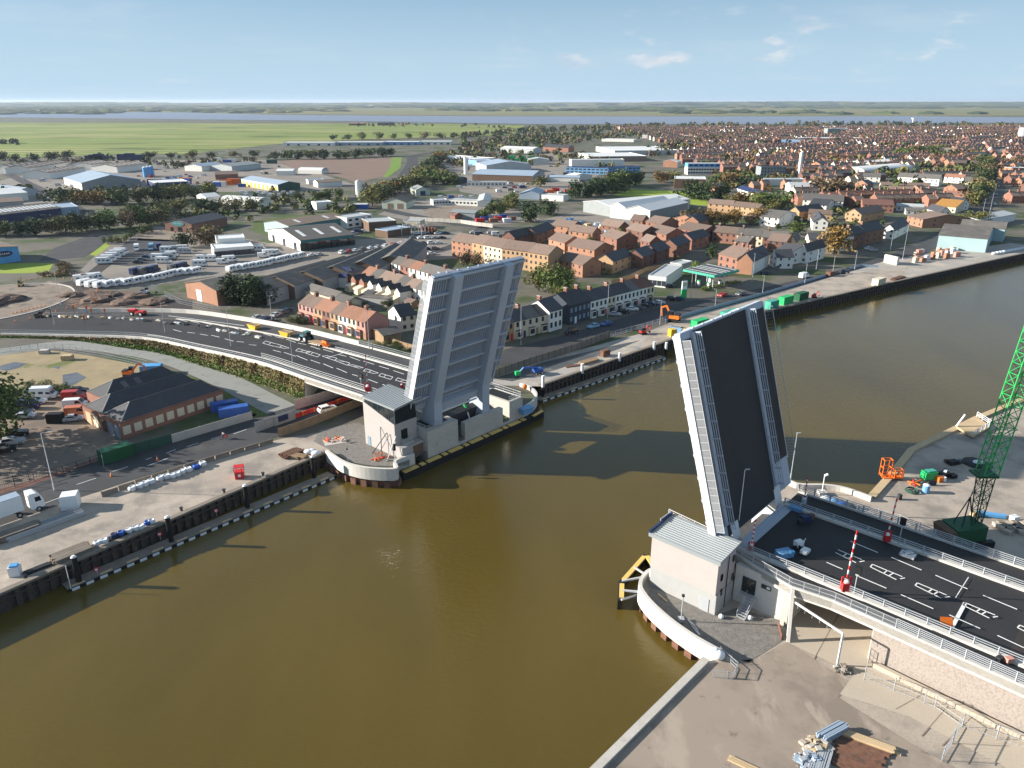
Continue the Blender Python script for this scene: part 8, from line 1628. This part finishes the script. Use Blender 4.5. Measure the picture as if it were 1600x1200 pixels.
# dumper
p = deck_at(214, 493) + k * .03; d = (deck_at(230, 493) - deck_at(205, 492)).normalized(); e = Vector((-d.y, d.x, 0)); t = thing('site_dumper', 'red site dumper on the road by the junction', 'dumper', p); b = MB(); b.beam(p + d * .0 + k * 1.3, p + d * 3.0 + k * 1.3, 1.7, .8, 'red'); part('engine_body', b, t); b = MB(); b.hexa([p + d * x + e * y + k * 1.0 for x, y in ((-2.8, -.6), (-.6, -.6), (-.6, .6), (-2.8, .6))], [p + d * x + e * y + k * 2.1 for x, y in ((-3.3, -1), (-.3, -1), (-.3, 1), (-3.3, 1))], 'red'); part('tipping_skip', b, t); b = MB(); [b.beam(p + d * .3 + e * y + k * 1.7, p + d * .3 + e * y + k * 2.9, .1, .1, 'black') for y in (-.7, .7)]; b.beam(p + d * .3 - e * .7 + k * 2.9, p + d * .3 + e * .7 + k * 2.9, .1, .1, 'black'); part('roll_bar', b, t); wheels(t, p, d, e, (-1.5, 2.0), (-.9, .9), .75, .5)
def excavator(p, rz, mt, label, sc=1.0, track=True, reach=1.0):
    d = Vector((math.cos(rz), math.sin(rz), 0)) * sc; e = Vector((-d.y, d.x, 0)); kk = k * sc; t = thing('excavator', label, 'excavator', p)
    for s in (-1, 1): b = MB(); b.beam(p - d * 1.7 + e * s * 1.05 + kk * .45, p + d * 1.7 + e * s * 1.05 + kk * .45, .55 * sc, .85 * sc, 'black'); part('track', b, t)
    b = MB(); b.beam(p - d * 1.9 + kk * 1.5, p + d * 1.0 + kk * 1.5, 2.4 * sc, 1.0 * sc, mt); b.beam(p - d * 1.9 + kk * 2.1, p - d * .4 + kk * 2.1, 2.2 * sc, .5 * sc, 'dark_metal'); part('body', b, t)
    b = MB(); b.beam(p - d * .1 + e * .7 + kk * 2.4, p + d * 1.3 + e * .7 + kk * 2.4, 1.0 * sc, 1.5 * sc, 'glass_dark'); part('cab', b, t)
    b = MB(); b.beam(p + d * .9 + kk * 1.6, p + d * 3.2 * reach + kk * 4.3, .4 * sc, .5 * sc, mt); b.beam(p + d * 3.2 * reach + kk * 4.3, p + d * 5.4 * reach + kk * 3.6, .35 * sc, .42 * sc, mt); part('boom', b, t)
    b = MB(); b.beam(p + d * 5.4 * reach + kk * 3.7, p + d * 5.0 * reach + kk * 1.2, .3 * sc, .35 * sc, mt); part('dipper', b, t); b = MB(); b.box(p + d * 4.7 * reach + kk * .8, (.9 * sc, .9 * sc, .8 * sc), 'dark_metal', rz); part('bucket', b, t); return t
excavator(G(228, 460, .1), .2, 'white_paint', 'white excavator on the dug earth beside the junction', .8); excavator(G(203, 588, .05), .0, 'orange', 'orange excavator behind the brick workshop', .8); excavator(G(33, 447, .1), 2.0, 'yellow_pale', 'small pale excavator above the roundabout', .7); excavator(G(62, 497, .1), .3, 'brick_brown', 'small brown excavator in the junction mouth', .7)
crate(238, 583, (5, 2.6, 2.3), 'blue_sky', 'light blue cabin behind the brick workshop', None, .15, 'site_cabin', 'cabin'); crate(366, 648, (6.5, 2.2, 2.0), 'blue_paint', 'blue container beside the workshop end, lower', None, .42); crate(352, 640, (6, 2.0, 2.0), 'blue_paint', 'blue container beside the workshop end, upper', None, .42)
crate(70, 552, (2.4, 1.6, 1.0), 'concrete', 'pale concrete block on the waste ground by the fence', None, .1, 'concrete_block', 'block'); crate(106, 562, (2.6, 1.8, 1.3), 'wood_pale', 'wooden crate on the waste ground', None, .1, 'crate', 'crate'); crate(88, 660, (3.2, 1.6, 2.2), 'black', 'small black trailer stall in the car park', None, .05, 'trailer_stall', 'stall')
r = random.Random(4)
for i in range(34):
    f = i / 33; x = lerp(60, 400, f); y = [(60, 497), (160, 498), (225, 502), (300, 510), (400, 528)]
    for a, c in zip(y[:-1], y[1:]):
        if a[0] <= x <= c[0]: yy = lerp(a[1], c[1], (x - a[0]) / (c[0] - a[0]))
    p = deck_at(x + r.gauss(0, 3), yy + r.gauss(0, 1.2)); b = MB(); mt = r.choice(['concrete_white', 'concrete', 'wood_pale', 'white_paint', 'dark_metal', 'orange' if i % 5 == 0 else 'concrete']); b.box(p + k * .2, (r.uniform(.8, 2.4), r.uniform(.4, 1), r.uniform(.25, .7)), mt, r.uniform(-.8, .2)); b.box(p + k * .45, (r.uniform(.4, .9), .4, .3), mt, r.uniform(0, 3))
    solo('kerb_pile', b, 'small pile of kerbs and boards along the central reserve of the approach', 'kerb pile', 'kerb piles on the central reserve')
# dug earth heaps at the junction
for i, (x, y, s) in enumerate([(110, 462, 4), (150, 470, 5), (190, 474, 4), (215, 463, 4), (240, 472, 5), (175, 461, 3), (8, 470, 6), (-25, 478, 6)]):
    b = MB(); rr_ = random.Random(i); blob(b, G(x, y, .08), s, s * .3, 'site_mat', rr_, 9); blob(b, G(x + 6, y + 1, .08), s * .6, s * .25, 'site_mat', rr_, 8); solo('earth_heap', b, f'dug earth heap, {ORD[i]} from the left beside the roundabout works', 'earth heap', 'earth heaps at the roundabout works')
# lift barriers
def lift_barrier(base, top, z, label, s=1.0, cover='red'):
    p = G(*base, z); t = thing('lift_barrier', label, 'barrier', p); h = height_to(p, top[1]); q = Vector((p.x + (top[0] - pix(p + k * h)[0]) * p.length / F_PX * .9, p.y, p.z + h))
    b = MB(); b.prism([p + Vector((x * s, y * s, 0)) for x, y in ((-.55, -.45), (.55, -.45), (.55, .45), (-.55, .45))], p.z, p.z + 1.25 * s, cover); part('housing', b, t); b = MB(); b.ball(p + k * 1.35 * s, (.42 * s, .4 * s, .45 * s), 'white_paint', 9, 6); part('lamp_dome', b, t)
    for sx in (-.5, .5): b = MB(); b.beam(p + Vector((sx * s, 0, 1.2 * s)), p + Vector((sx * s * 1.1, 0, 2.1 * s)), .18 * s, .3 * s, cover); part('yoke', b, t)
    b = MB(); n = 12; o = p + k * 1.2 * s
    for i in range(n): b.beam(o.lerp(q, i / n), o.lerp(q, (i + 1) / n), .17, .17, 'red' if i % 2 else 'white_paint')
    part('arm', b, t)
lift_barrier((1320, 922), (1340, 829), 6.7, 'raised red and white barrier arm at the near side of the right bridge'); lift_barrier((1173, 860), (1181, 812), 6.7, 'small red and white barrier by the plant building roof', .7); lift_barrier((1385, 845), (1402, 779), 6.7, 'red and white barrier at the far side of the right bridge', .8); lift_barrier((1256, 786), (1262, 746), 6.7, 'dark topped barrier near the raised leaf on the far side', .6, 'steel_blue')
p = deck_at(575, 612); lift_barrier((575, 612), (571, 554), p.z, 'raised red and white barrier beside the control tower'); lift_barrier((628, 606), (627, 598), 6.6, 'short red and white barrier at the raised left leaf', .6)
def tsignal(base, top, z, label, w=.8):
    p = G(*base, z); h = height_to(p, top); b = MB(); b.tube(p, p + k * h, .07, 'galv', 8); b.box(p + k * (h - .3), (w, .35, 1.1), 'black', YAW); b.box(p + k * (h - .9), (.4, .3, .4), 'galv', YAW); solo('traffic_signal', b, label, 'traffic signal')
tsignal((1334, 928), 888, 6.7, 'black headed signal post beside the near right barrier'); tsignal((1404, 850), 812, 6.7, 'black headed signal post beside the far right barrier'); tsignal((565, 609), 585, 6.5, 'black wig wag signal board left of the control tower', 1.6)
# ------------------------------------------------------------------ things on the right bridge
def small(name, cat, label, px, py, z, parts):
    p = G(px, py, z); b = MB()
    for c, dm, mt, rz in parts: b.box(p + Vector(c), dm, mt, rz)
    return solo(name, b, label, cat)
p = G(1247, 856, 6.55); t = thing('road_roller', 'white plate compactor standing on the dark deck', 'compactor', p); b = MB(); b.box(p + k * .8, (1.2, .9, .8), 'white_paint', .4); b.tube(p + Vector((.5, 0, .5)), p + Vector((.9, 0, 1.6)), .07, 'white_paint', 6); part('body', b, t); b = MB(); b.tube(p + Vector((-.2, -.6, .4)), p + Vector((-.2, .6, .4)), .4, 'dark_metal', 12); part('drum', b, t); b = MB(); b.box(p + Vector((.4, -1.6, .5)), (1.4, 1.0, .5), 'white_paint', .8); part('hopper', b, t)
small('pallet', 'pallet', 'blue wrapped pallet by the parapet near the plant building', 1225, 868, 6.55, [((0, 0, .4), (2.2, 1.5, .8), 'blue_light', .3), ((.9, -.5, .9), (.6, .5, .4), 'blue_sky', .2)]); small('pallet', 'pallet', 'pale plate pallet lying on the deck by the far barrier', 1418, 868, 6.55, [((0, 0, .15), (2.0, 1.5, .3), 'galv', YAW), ((.2, .2, .4), (1.2, .8, .2), 'roof_pale', .2)])
small('compressor', 'compressor', 'dark blue and red compressor in the shade near the leaf', 1258, 815, 6.55, [((0, 0, .6), (1.5, 1.0, .9), 'navy', .3), ((1.0, .4, .7), (.8, .7, .8), 'brick_dark', .5), ((-.9, -.6, .4), (.9, .8, .7), 'dark_metal', .1)]); small('toolbox', 'toolbox', 'pale toolbox by the far parapet near the leaf', 1243, 797, 6.55, [((0, 0, .3), (2.0, 1.0, .6), 'blue_light', -.7)])
p = G(1478, 978, 6.5); b = MB(); b.add([p + Vector(x) for x in ((-.75, -.1, .1), (.75, -.25, .1), (.75, .2, 1.1), (-.75, .35, 1.1))], [[0, 1, 2, 3]], 'orange'); b.add([p + Vector(x) + Vector((0, .06, 0)) for x in ((-.75, -.1, .1), (.75, -.25, .1), (.75, .2, 1.1), (-.75, .35, 1.1))], [[3, 2, 1, 0]], 'orange'); b.beam(p + Vector((0, .2, 0)), p + Vector((0, .9, .1)), .06, .06, 'dark_metal'); solo('road_sign', b, 'orange red road sign leaning on the right deck', 'sign')
small('debris_bag', 'bag', 'pink and dark rubbish bags beside the right railing', 1576, 1034, 6.4, [((0, 0, .3), (.9, .6, .6), 'render_pink', .2), ((-.9, .3, .25), (.8, .6, .5), 'dark_metal', .4)])
# ------------------------------------------------------------------ crane quay
t = thing('crawler_crane', 'green lattice boom crawler crane on the right hand quay', 'crane', G(1506, 842)); p = G(1508, 846, .05); d = Vector((math.cos(.15), math.sin(.15), 0)); e = Vector((-d.y, d.x, 0))
for s in (-1, 1): b = MB(); b.beam(p - d * 3.2 + e * s * 2.1 + k * .6, p + d * 3.2 + e * s * 2.1 + k * .6, .9, 1.1, 'black'); part('track', b, t)
b = MB(); b.beam(p - d * 3.4 + k * 2.1, p + d * 1.8 + k * 2.4, 4.0, 2.5, 'green_dark'); part('engine_house', b, t); b = MB(); b.beam(p - d * 4.6 + k * 1.9, p - d * 3.42 + k * 2.2, 4.2, 2.2, 'brick_brown'); part('counterweight', b, t); b = MB(); b.beam(p + d * .6 - e * 1.2 + k * 2.6, p + d * 2.0 - e * 1.2 + k * 2.6, 1.2, 2.0, 'green_dark'); part('cab', b, t); b = MB(); b.beam(p + d * 2.03 - e * 1.2 + k * 2.9, p + d * 2.06 - e * 1.2 + k * 2.9, 1.0, 1.1, 'glass_dark'); part('cab_window', b, t)
def onray(px, py, y):
    rr = _fw + _rt * ((px - 800) / F_PX) - _up * ((py - 600) / F_PX); return Vector((0, 0, HC)) + rr * (y / rr.y)
b0 = p + d * 1.2 + k * 2.2; b1 = onray(1541, 742, p.y + 1); b2 = onray(1604, 560, p.y + 2.5); b3 = b2 + (b2 - b1) * .9
def lattice(mb, A, B, wa, wb, n, mt, r1=.09, r2=.045):
    dd = (B - A).normalized(); x = dd.cross(Vector((0, 1, 0))).normalized(); y = dd.cross(x); C_ = lambda f: [A.lerp(B, f) + (x * i + y * j) * lerp(wa, wb, f) / 2 for i, j in ((-1, -1), (1, -1), (1, 1), (-1, 1))]
    a, c = C_(0), C_(1)
    for i in range(4): mb.tube(a[i], c[i], r1, mt, 6)
    for s in range(n):
        u, v = C_(s / n), C_((s + 1) / n)
        for i in range(4): j = (i + 1) % 4; mb.tube(u[i], v[j] if s % 2 else v[i], r2, mt, 5); mb.tube(u[j] if s % 2 else u[i], v[i] if s % 2 else v[j], r2, mt, 5); mb.tube(v[i], v[j], r2, mt, 5)
b = MB(); lattice(b, b0, b1, 1.0, 1.9, 6, 'green_dark', .1, .05); part('boom_foot', b, t); b = MB(); lattice(b, b1, b3, 2.3, 2.3, 22, 'green_crane', .11, .06); part('boom', b, t)
b = MB(); b.box(b1 + Vector((-.4, 0, .2)), (3.4, 2.6, .35), 'green_dark'); part('walkway', b, t); b = MB(); m1 = p - d * 1.0 + k * 8.4; [b.tube(p - d * 2.2 + e * s + k * 3, m1, .1, 'dark_metal', 6) for s in (-1, 1)]; [b.tube(p - d * .2 + e * s + k * 3, m1, .1, 'dark_metal', 6) for s in (-1, 1)]; part('gantry', b, t); b = MB(); [b.tube(m1, b1 + Vector((o, 0, 0)), .035, 'dark_metal', 4) for o in (-.6, 0)]; b.tube(m1, b3, .04, 'dark_metal', 4); part('stay_cable', b, t)
t = thing('access_platform', 'orange caged access platform standing on the quay kerb', 'platform', G(1393, 744)); p = G(1394, 746, .4); b = MB()
for q_, hh in ((Vector((-1.2, .5, 0)), 3.6), (Vector((.9, 0, 0)), 1.7)):
    for sx in (-.8, .8):
        for sy in (-.6, .6): b.beam(p + q_ + Vector((sx, sy, 0)), p + q_ + Vector((sx, sy, hh)), .14, .14, 'orange')
    for f in (.15, .55, 1):
        for sy in (-.6, .6): b.beam(p + q_ + Vector((-.8, sy, hh * f)), p + q_ + Vector((.8, sy, hh * f)), .12, .12, 'orange')
        for sx in (-.8, .8): b.beam(p + q_ + Vector((sx, -.6, hh * f)), p + q_ + Vector((sx, .6, hh * f)), .12, .12, 'orange')
part('cage', b, t); b = MB(); b.box(p + Vector((0, .2, .1)), (3.8, 1.6, .15), 'orange'); part('floor', b, t)
t = thing('boat_ramp', 'pale timber landing stage with railings and white boom on the far quay edge', 'landing stage', G(1526, 672)); p0 = [G(*q, .5) for q in ((1494, 668), (1520, 683), (1548, 667), (1526, 653))]; b = MB(); b.prism(p0, .3, .75, 'wood_pale'); part('deck', b, t); b = MB(); barrier(b, [x + k * .25 for x in (p0[3], p0[2], p0[1])], 1.2, 3, 2.0, .08, 'steel_white'); part('railing', b, t); b = MB(); b.tube(p0[0] + k * .3, G(1508, 648, 3.2), .22, 'white_paint', 8); part('boom', b, t)
small('generator', 'generator', 'green generator unit on the crane quay', 1450, 748, .05, [((0, 0, .9), (2.6, 1.6, 1.5), 'green_paint', .2), ((.2, 0, 1.75), (1.8, 1.1, .2), 'teal_paint', .2), ((1.7, -.9, .5), (1.3, 1, .9), 'orange', .3), ((2.4, -.9, .5), (.5, .9, .9), 'white_paint', .3)])
small('scrap_heap', 'heap', 'black scrap heap beside the green generator', 1474, 745, .05, [((0, 0, .5), (2, 1.5, 1), 'black', .4), ((.8, .9, .6), (1.2, .8, 1), 'dark_metal', 1), ((1.6, -.3, .4), (1.3, 1, .7), 'black', .2), ((.4, .3, 1.1), (.8, .5, .3), 'white_paint', .8)])
for i, (a, c) in enumerate([((1418, 752), (1438, 758)), ((1422, 757), (1440, 750)), ((1426, 748), (1430, 760))]): b = MB(); b.tube(G(*a, .3), G(*c, .35), .16, 'orange' if i < 2 else 'red', 8); solo('pipe_length', b, f'orange pipe length, {ORD[i]} from the left beside the generator', 'pipe', 'orange pipes beside the generator')
b = MB(); p = G(1425, 768, .05); [b.tube(p + Vector((math.cos(a * .42) * rr, math.sin(a * .42) * rr, .15 + j * .16)), p + Vector((math.cos(a * .42 + .42) * rr, math.sin(a * .42 + .42) * rr, .15 + j * .16)), .09, 'shed_green', 6) for j, rr in enumerate((1.2, 1.1, .95)) for a in range(15)]; solo('hose_coil', b, 'dark coil of hose on the crane quay', 'hose')
b = MB(); p = G(1446, 769, .05); b.tube(p, p + k * 1.5, .65, 'blue_light', 12); b.tube(p + k * 1.5, p + k * 1.65, .65, 'tarp_white', 12, .3); solo('water_butt', b, 'pale blue drum throwing a long shadow on the crane quay', 'drum')
small('bollard', 'bollard', 'small dark bollard at the quay corner by the curved wall', 1405, 780, .05, [((0, 0, .5), (.6, .6, 1.0), 'dark_metal', .2)]); small('plate', 'steel plate', 'dark steel plate leaning near the orange pipes', 1456, 758, .05, [((0, 0, .45), (1.8, .15, .9), 'dark_metal', .2)])
b = MB(); p = G(1525, 724, .06); blob(b, p, 2.6, .4, 'black', random.Random(2), 10); b.ball(p + Vector((.2, -.4, .5)), (1.2, .8, .35), 'tarp_white', 9, 5); solo('covered_pit', b, 'black spoil patch with pale sheet in the crane quay shade', 'spoil heap')
small('scrap_heap', 'heap', 'low dark rubbish heap in the shade left of the crane boom', 1488, 725, .05, [((0, 0, .4), (2, 1.2, .8), 'black', .3), ((1.6, .5, .25), (1.4, .8, .5), 'dark_metal', .7), ((-.7, .8, .3), (1, .6, .6), 'brick_dark', .1)])
small('pipe_bundle', 'pipes', 'light blue pipe bundle behind the crane', 1545, 808, .05, [((0, 0, .4), (5, .5, .5), 'blue_sky', -.25), ((.6, .8, .3), (5, .4, .4), 'blue_light', -.3), ((3.6, -1.2, .5), (1.2, 1, .9), 'tarp_white', .3), ((-2.5, .3, .5), (1, .8, .9), 'wood_pale', .3)])
for i in range(7): small('spoil_heap', 'heap', f'pale rubble heap, {ORD[i]} from the left behind the crane', 1560 + i * 7, 822 + (i % 3) * 5, .05, [((0, 0, .3), (1.6, 1.2, .6), 'concrete_path', .3 * i), ((.5, .4, .5), (1, .8, .5), 'wood_grey', .5 * i)])
b = MB(); p = G(1284, 772, .06); b.box(p + k * .3, (1.4, 1.4, .6), 'concrete_white'); b.tube(p + k * .6, p + k * 3.9, .1, 'steel_white', 8); b.tube(p + k * 3.8, p + Vector((.5, -.2, 4.2)), .22, 'steel_white', 8); solo('river_lamp', b, 'white river lamp on concrete block behind the right deck', 'lamp')
for i, (x, y, mt) in enumerate([(1290, 780, 'tarp_white'), (1303, 784, 'blue_light'), (1316, 789, 'blue_paint'), (1328, 793, 'dark_metal')]): b = MB(); b.ball(G(x, y, .4), (1.2, .9, .65), mt, 9, 5); solo('tarpaulin', b, f'{["white", "pale blue", "blue", "dark"][i]} covered bundle behind the right deck', 'tarpaulin', None, True)
fence([(1338, 802), (1400, 818), (1480, 852), (1540, 880)], 1.9, 'galv', 'grey mesh fence between the right deck and the crane quay', board=False, mesh=.5, post=3.4)
# ------------------------------------------------------------------ lower right yard
goal = thing('height_gate', 'white steel height restriction frame before the right underpass', 'gate', G(1240, 1005)); b = MB(); ga, gb = UV(-29.6, 88.3, 5.0), G(1308, 1040); gtop = gb + k * 5.0
b.beam(ga, gtop, .22, .22, 'steel_white'); part('crossbar', b, goal); b = MB(); b.beam(gb, gtop, .22, .22, 'steel_white'); part('post', b, goal)
for i in range(6): b = MB(); q = ga.lerp(gtop, (i + 1) / 7); b.beam(q, q - k * .7, .05, .05, 'galv'); part('hanger', b, goal)
fence([(1356, 1036), (1372, 985), (1414, 1015)], 1.9, 'galv', 'mesh fence panels at the mouth of the right underpass', board=False, mesh=.35, post=2.2)
fence([(1350, 1062), (1380, 1073), (1460, 1106)], 2.0, 'galv', 'mesh fence along the inner edge of the concrete path', board=False, mesh=.6, post=3.4); fence([(1460, 1106), (1503, 1136), (1470, 1192)], 2.0, 'galv', 'mesh fence crossing the concrete path at lower right', board=False, mesh=.6, post=3.4); fence([(1503, 1136), (1600, 1170)], 2.0, 'galv', 'mesh fence leaving the frame at lower right', board=False, mesh=.6, post=3.4)
fence([(1125, 1022), (1152, 1046), (1145, 1062), (1112, 1058)], 1.1, 'galv', 'crowd barrier round the end of the curved white wall', board=False, mesh=.25, post=2.0)
fence([(1216, 978), (1221, 1001)], .8, 'brick_dark', 'short red and white striped barrier on the gravel', 'barrier_board', 1.0)
b = MB(); p = G(1123, 1030, .05); b.ball(p + k * .7, (.75, .65, .75), 'tarp_white', 10, 6); b.ball(p + Vector((-.4, .3, 1.2)), (.5, .4, .4), 'tarp_white', 8, 5); solo('bulk_bag', b, 'white sack at the end of the curved white wall', 'bag', None, True)
b = MB(); p = G(1064, 970, .1); b.box(p + k * .25, (.8, .8, .5), 'galv'); b.tube(p + k * .5, p + k * 4.2, .08, 'galv', 8); b.box(p + k * 4.2, (.35, .35, .3), 'dark_metal'); solo('camera_post', b, 'thin grey post on a block behind the right curved wall', 'post')
b = MB(); p = G(1019, 903, .6); b.box(p + k * .4, (.9, .9, 1.2), 'white_paint'); b.tube(p + k * 1, p + k * 3.8, .1, 'galv', 8); b.box(p + k * 3.6, (.9, .3, .35), 'dark_metal', .6); solo('signal_post', b, 'river signal post at the corner of the plant building', 'signal')
for i, (a, c) in enumerate([((1028, 928), (1042, 940)), ((1075, 968), (1090, 985)), ((1080, 975), (1093, 992))]): b = MB(); b.beam(G(*a, .1), G(*c, .1), .3, .12, 'wood_pale' if i == 0 else 'galv'); solo('plank', b, f'{["pale timber plank by the plant building", "grey pole on the gravel, upper one", "grey pole on the gravel, lower one"][i]}', 'plank')
for i in range(2): b = MB(); b.ball(G(1127 + i * 45, 963 + i * 2, .3), (.4, .4, .35), 'tarp_white', 8, 5); solo('small_bag', b, f'small white bag by the {["plant building corner", "foot of the stairs"][i]}', 'bag', None, True)
stack(1352, 1158, 4, 6.5, .22, 'wood_pale', 'pale long timbers beside the rusty sheet piles', .78 - 1.3, 2); stack(1340, 1180, 9, 5.2, .5, 'rust', 'row of rusty steel sheets on the earth yard', -.52, 1, 'steel_sheets', gap=.55)
stack(1300, 1148, 6, 3.8, .16, 'roof_blue', 'bundle of blue grey metal strips on the rubble', .5, 4, gap=.2); 
def rubble(px, py, n, sp, mts, label, seed, s0=.15, s1=.45):
    r = random.Random(seed); b = MB(); p = G(px, py, .05)
    for i in range(n):
        rr = sp * math.sqrt(r.random()) ; a = r.uniform(0, 6.3); s = r.uniform(s0, s1); b.box(p + Vector((math.cos(a) * rr, math.sin(a) * rr * .8, s * .4 + max(0, (1 - rr / sp)) * .7 * r.random())), (s * r.uniform(1, 2), s * r.uniform(.8, 1.4), s * .8), r.choice(mts), r.uniform(0, 3))
    return solo('rubble_heap', b, label, 'rubble heap')
rubble(1276, 1168, 90, 1.7, ['wood_pale', 'concrete', 'concrete_path', 'wood_grey'], 'heap of pale broken rubble at the bottom right', 1); rubble(1262, 1190, 60, 1.6, ['galv', 'tarp_white', 'roof_blue', 'wood_grey'], 'tangle of grey metal scrap at the bottom right', 2); rubble(1318, 1047, 50, 1.1, ['concrete', 'gravel', 'wood_grey'], 'small stone heap at the gate post foot', 3, .1, .3)
stack(1165, 1196, 3, 4, .2, 'wood_pale', 'two pale timbers at the bottom edge of the yard', -.6, 1); stack(1275, 1196, 12, 4.5, .14, 'galv', 'fan of grey metal strips at the bottom edge', 1.0, 2, 'metal_strips', gap=.2)
# ------------------------------------------------------------------ far quay
excavator(G(1052, 502, .08), 2.6, 'orange', 'orange excavator on the far quay beside the river road', 1.15, True, .7); excavator(G(1005, 522, .08), .4, 'red', 'low red machine on the far quay by the grey fence', .6, True, .8)
crate(1050, 525, (2.0, 1.8, 2.2), 'yellow', 'yellow box on the far quay edge', None, .4, 'storage_box', 'box'); skip(0, 0, 'blue_light', 'blue skip on the far quay beside the yellow box', G(1058, 518, .08)); skip(0, 0, 'yellow', 'yellow skip next to the green container', G(1071, 520, .08), 3.4)
NQr = heading((1055, 528), (1200, 486)); c_ = crate(1093, 512, (6.1, 2.5, 2.7), 'green_paint', 'bright green container with white scrawl on the far quay', None, NQr)
b = MB(); p = G(1084, 514, .1); [b.beam(p + Vector((-.3, -.25 + .5 * i, 1.2 + .2 * (i % 2))), p + Vector((-.3, .15 + .5 * i, 1.9 - .3 * (i % 2))), .06, .16, 'white_paint') for i in range(3)]; o = link('lettering', b.mesh('lettering', c_.location), c_)
for i, (x, y, L, mt, lb) in enumerate([(1140, 497, 8, 'teal_paint', 'long green sheeted stack, left one behind the dark leaf tip'), (1170, 489, 8, 'teal_paint', 'long green sheeted stack, right one behind the dark leaf tip'), (1205, 481, 5, 'teal_paint', 'green sheeted box just right of the dark leaf tip'), (1227, 474, 6, 'green_paint', 'green container right of the green sheeted box'), (1251, 468, 6, 'green_dark', 'dark green container at the right end of the row')]): crate(x, y, (L, 2.4, 2.6), mt, lb, None, NQr)
excavator(G(1272, 465, .08), .5, 'red', 'low red machine beside the dark green container', .5); crate(1372, 445, (6, 2.6, 2.6), 'render_cream', 'cream site cabin on the quay edge upriver', None, NQr, 'site_cabin', 'cabin'); stack(1402, 436, 8, 9, .35, 'rust', 'heap of rusty beams on the quay edge upriver', NQr, 3); crate(1297, 431, (4, 2, 1.8), 'rust', 'rusty skip by the pale barrier wall', None, NQr, 'skip', 'skip'); excavator(G(1316, 428, .08), .2, 'dark_metal', 'dark grey machine beside the rusty skip', .6)
crate(1392, 412, (7, 1.2, 3.5), 'concrete_white', 'white concrete panel standing before the block yard', None, -1.2, 'concrete_slab', 'slab')
t = thing('boom_lift', 'blue boom lift with folded arm on the shaded far quay', 'boom lift', G(838, 583)); p = G(840, 584, .08); b = MB(); b.box(p + k * 1.1, (2.4, 1.9, .9), 'blue_paint', .4); part('chassis', b, t); b = MB(); b.beam(p + k * 1.7, p + Vector((-3.8, -1.5, 2.2)), .4, .45, 'blue_paint'); b.beam(p + Vector((-3.8, -1.5, 2.2)), p + Vector((-5, -2, 1.0)), .3, .3, 'blue_light'); part('boom', b, t); b = MB(); b.box(p + Vector((-5.3, -2.1, .9)), (1.4, .9, 1.1), 'green_paint', .4); part('basket', b, t); wheels(t, p, Vector((.92, .39, 0)), Vector((-.39, .92, 0)), (-.9, .9), (-.9, .9), .45, .35)
stack(920, 566, 7, 6, .3, 'wood', 'brown timber pile on the far quay edge', NQr, 3); crate(945, 556, (2.6, 1.4, 1.7), 'rust', 'rusty brown tank on the far quay edge', None, NQr, 'steel_tank', 'tank'); stack(893, 572, 5, 4, .25, 'rust', 'scattered rusty plates on the far quay edge', .4, 1)
# bollards along quay edges
for i, f in enumerate((.06, .2, .34, .48, .62, .76, .9)):
    p = WQ0.lerp(WQ1, f) + Vector((-.7, .9, .05)); b = MB(); b.tube(p, p + k * .5, .22, 'dark_metal', 10); b.tube(p + k * .5, p + k * .65, .34, 'dark_metal', 10); solo('bollard', b, f'iron mooring bollard, {ORD[i]} from the left on the lower left quay', 'bollard', 'bollards on the lower left quay')
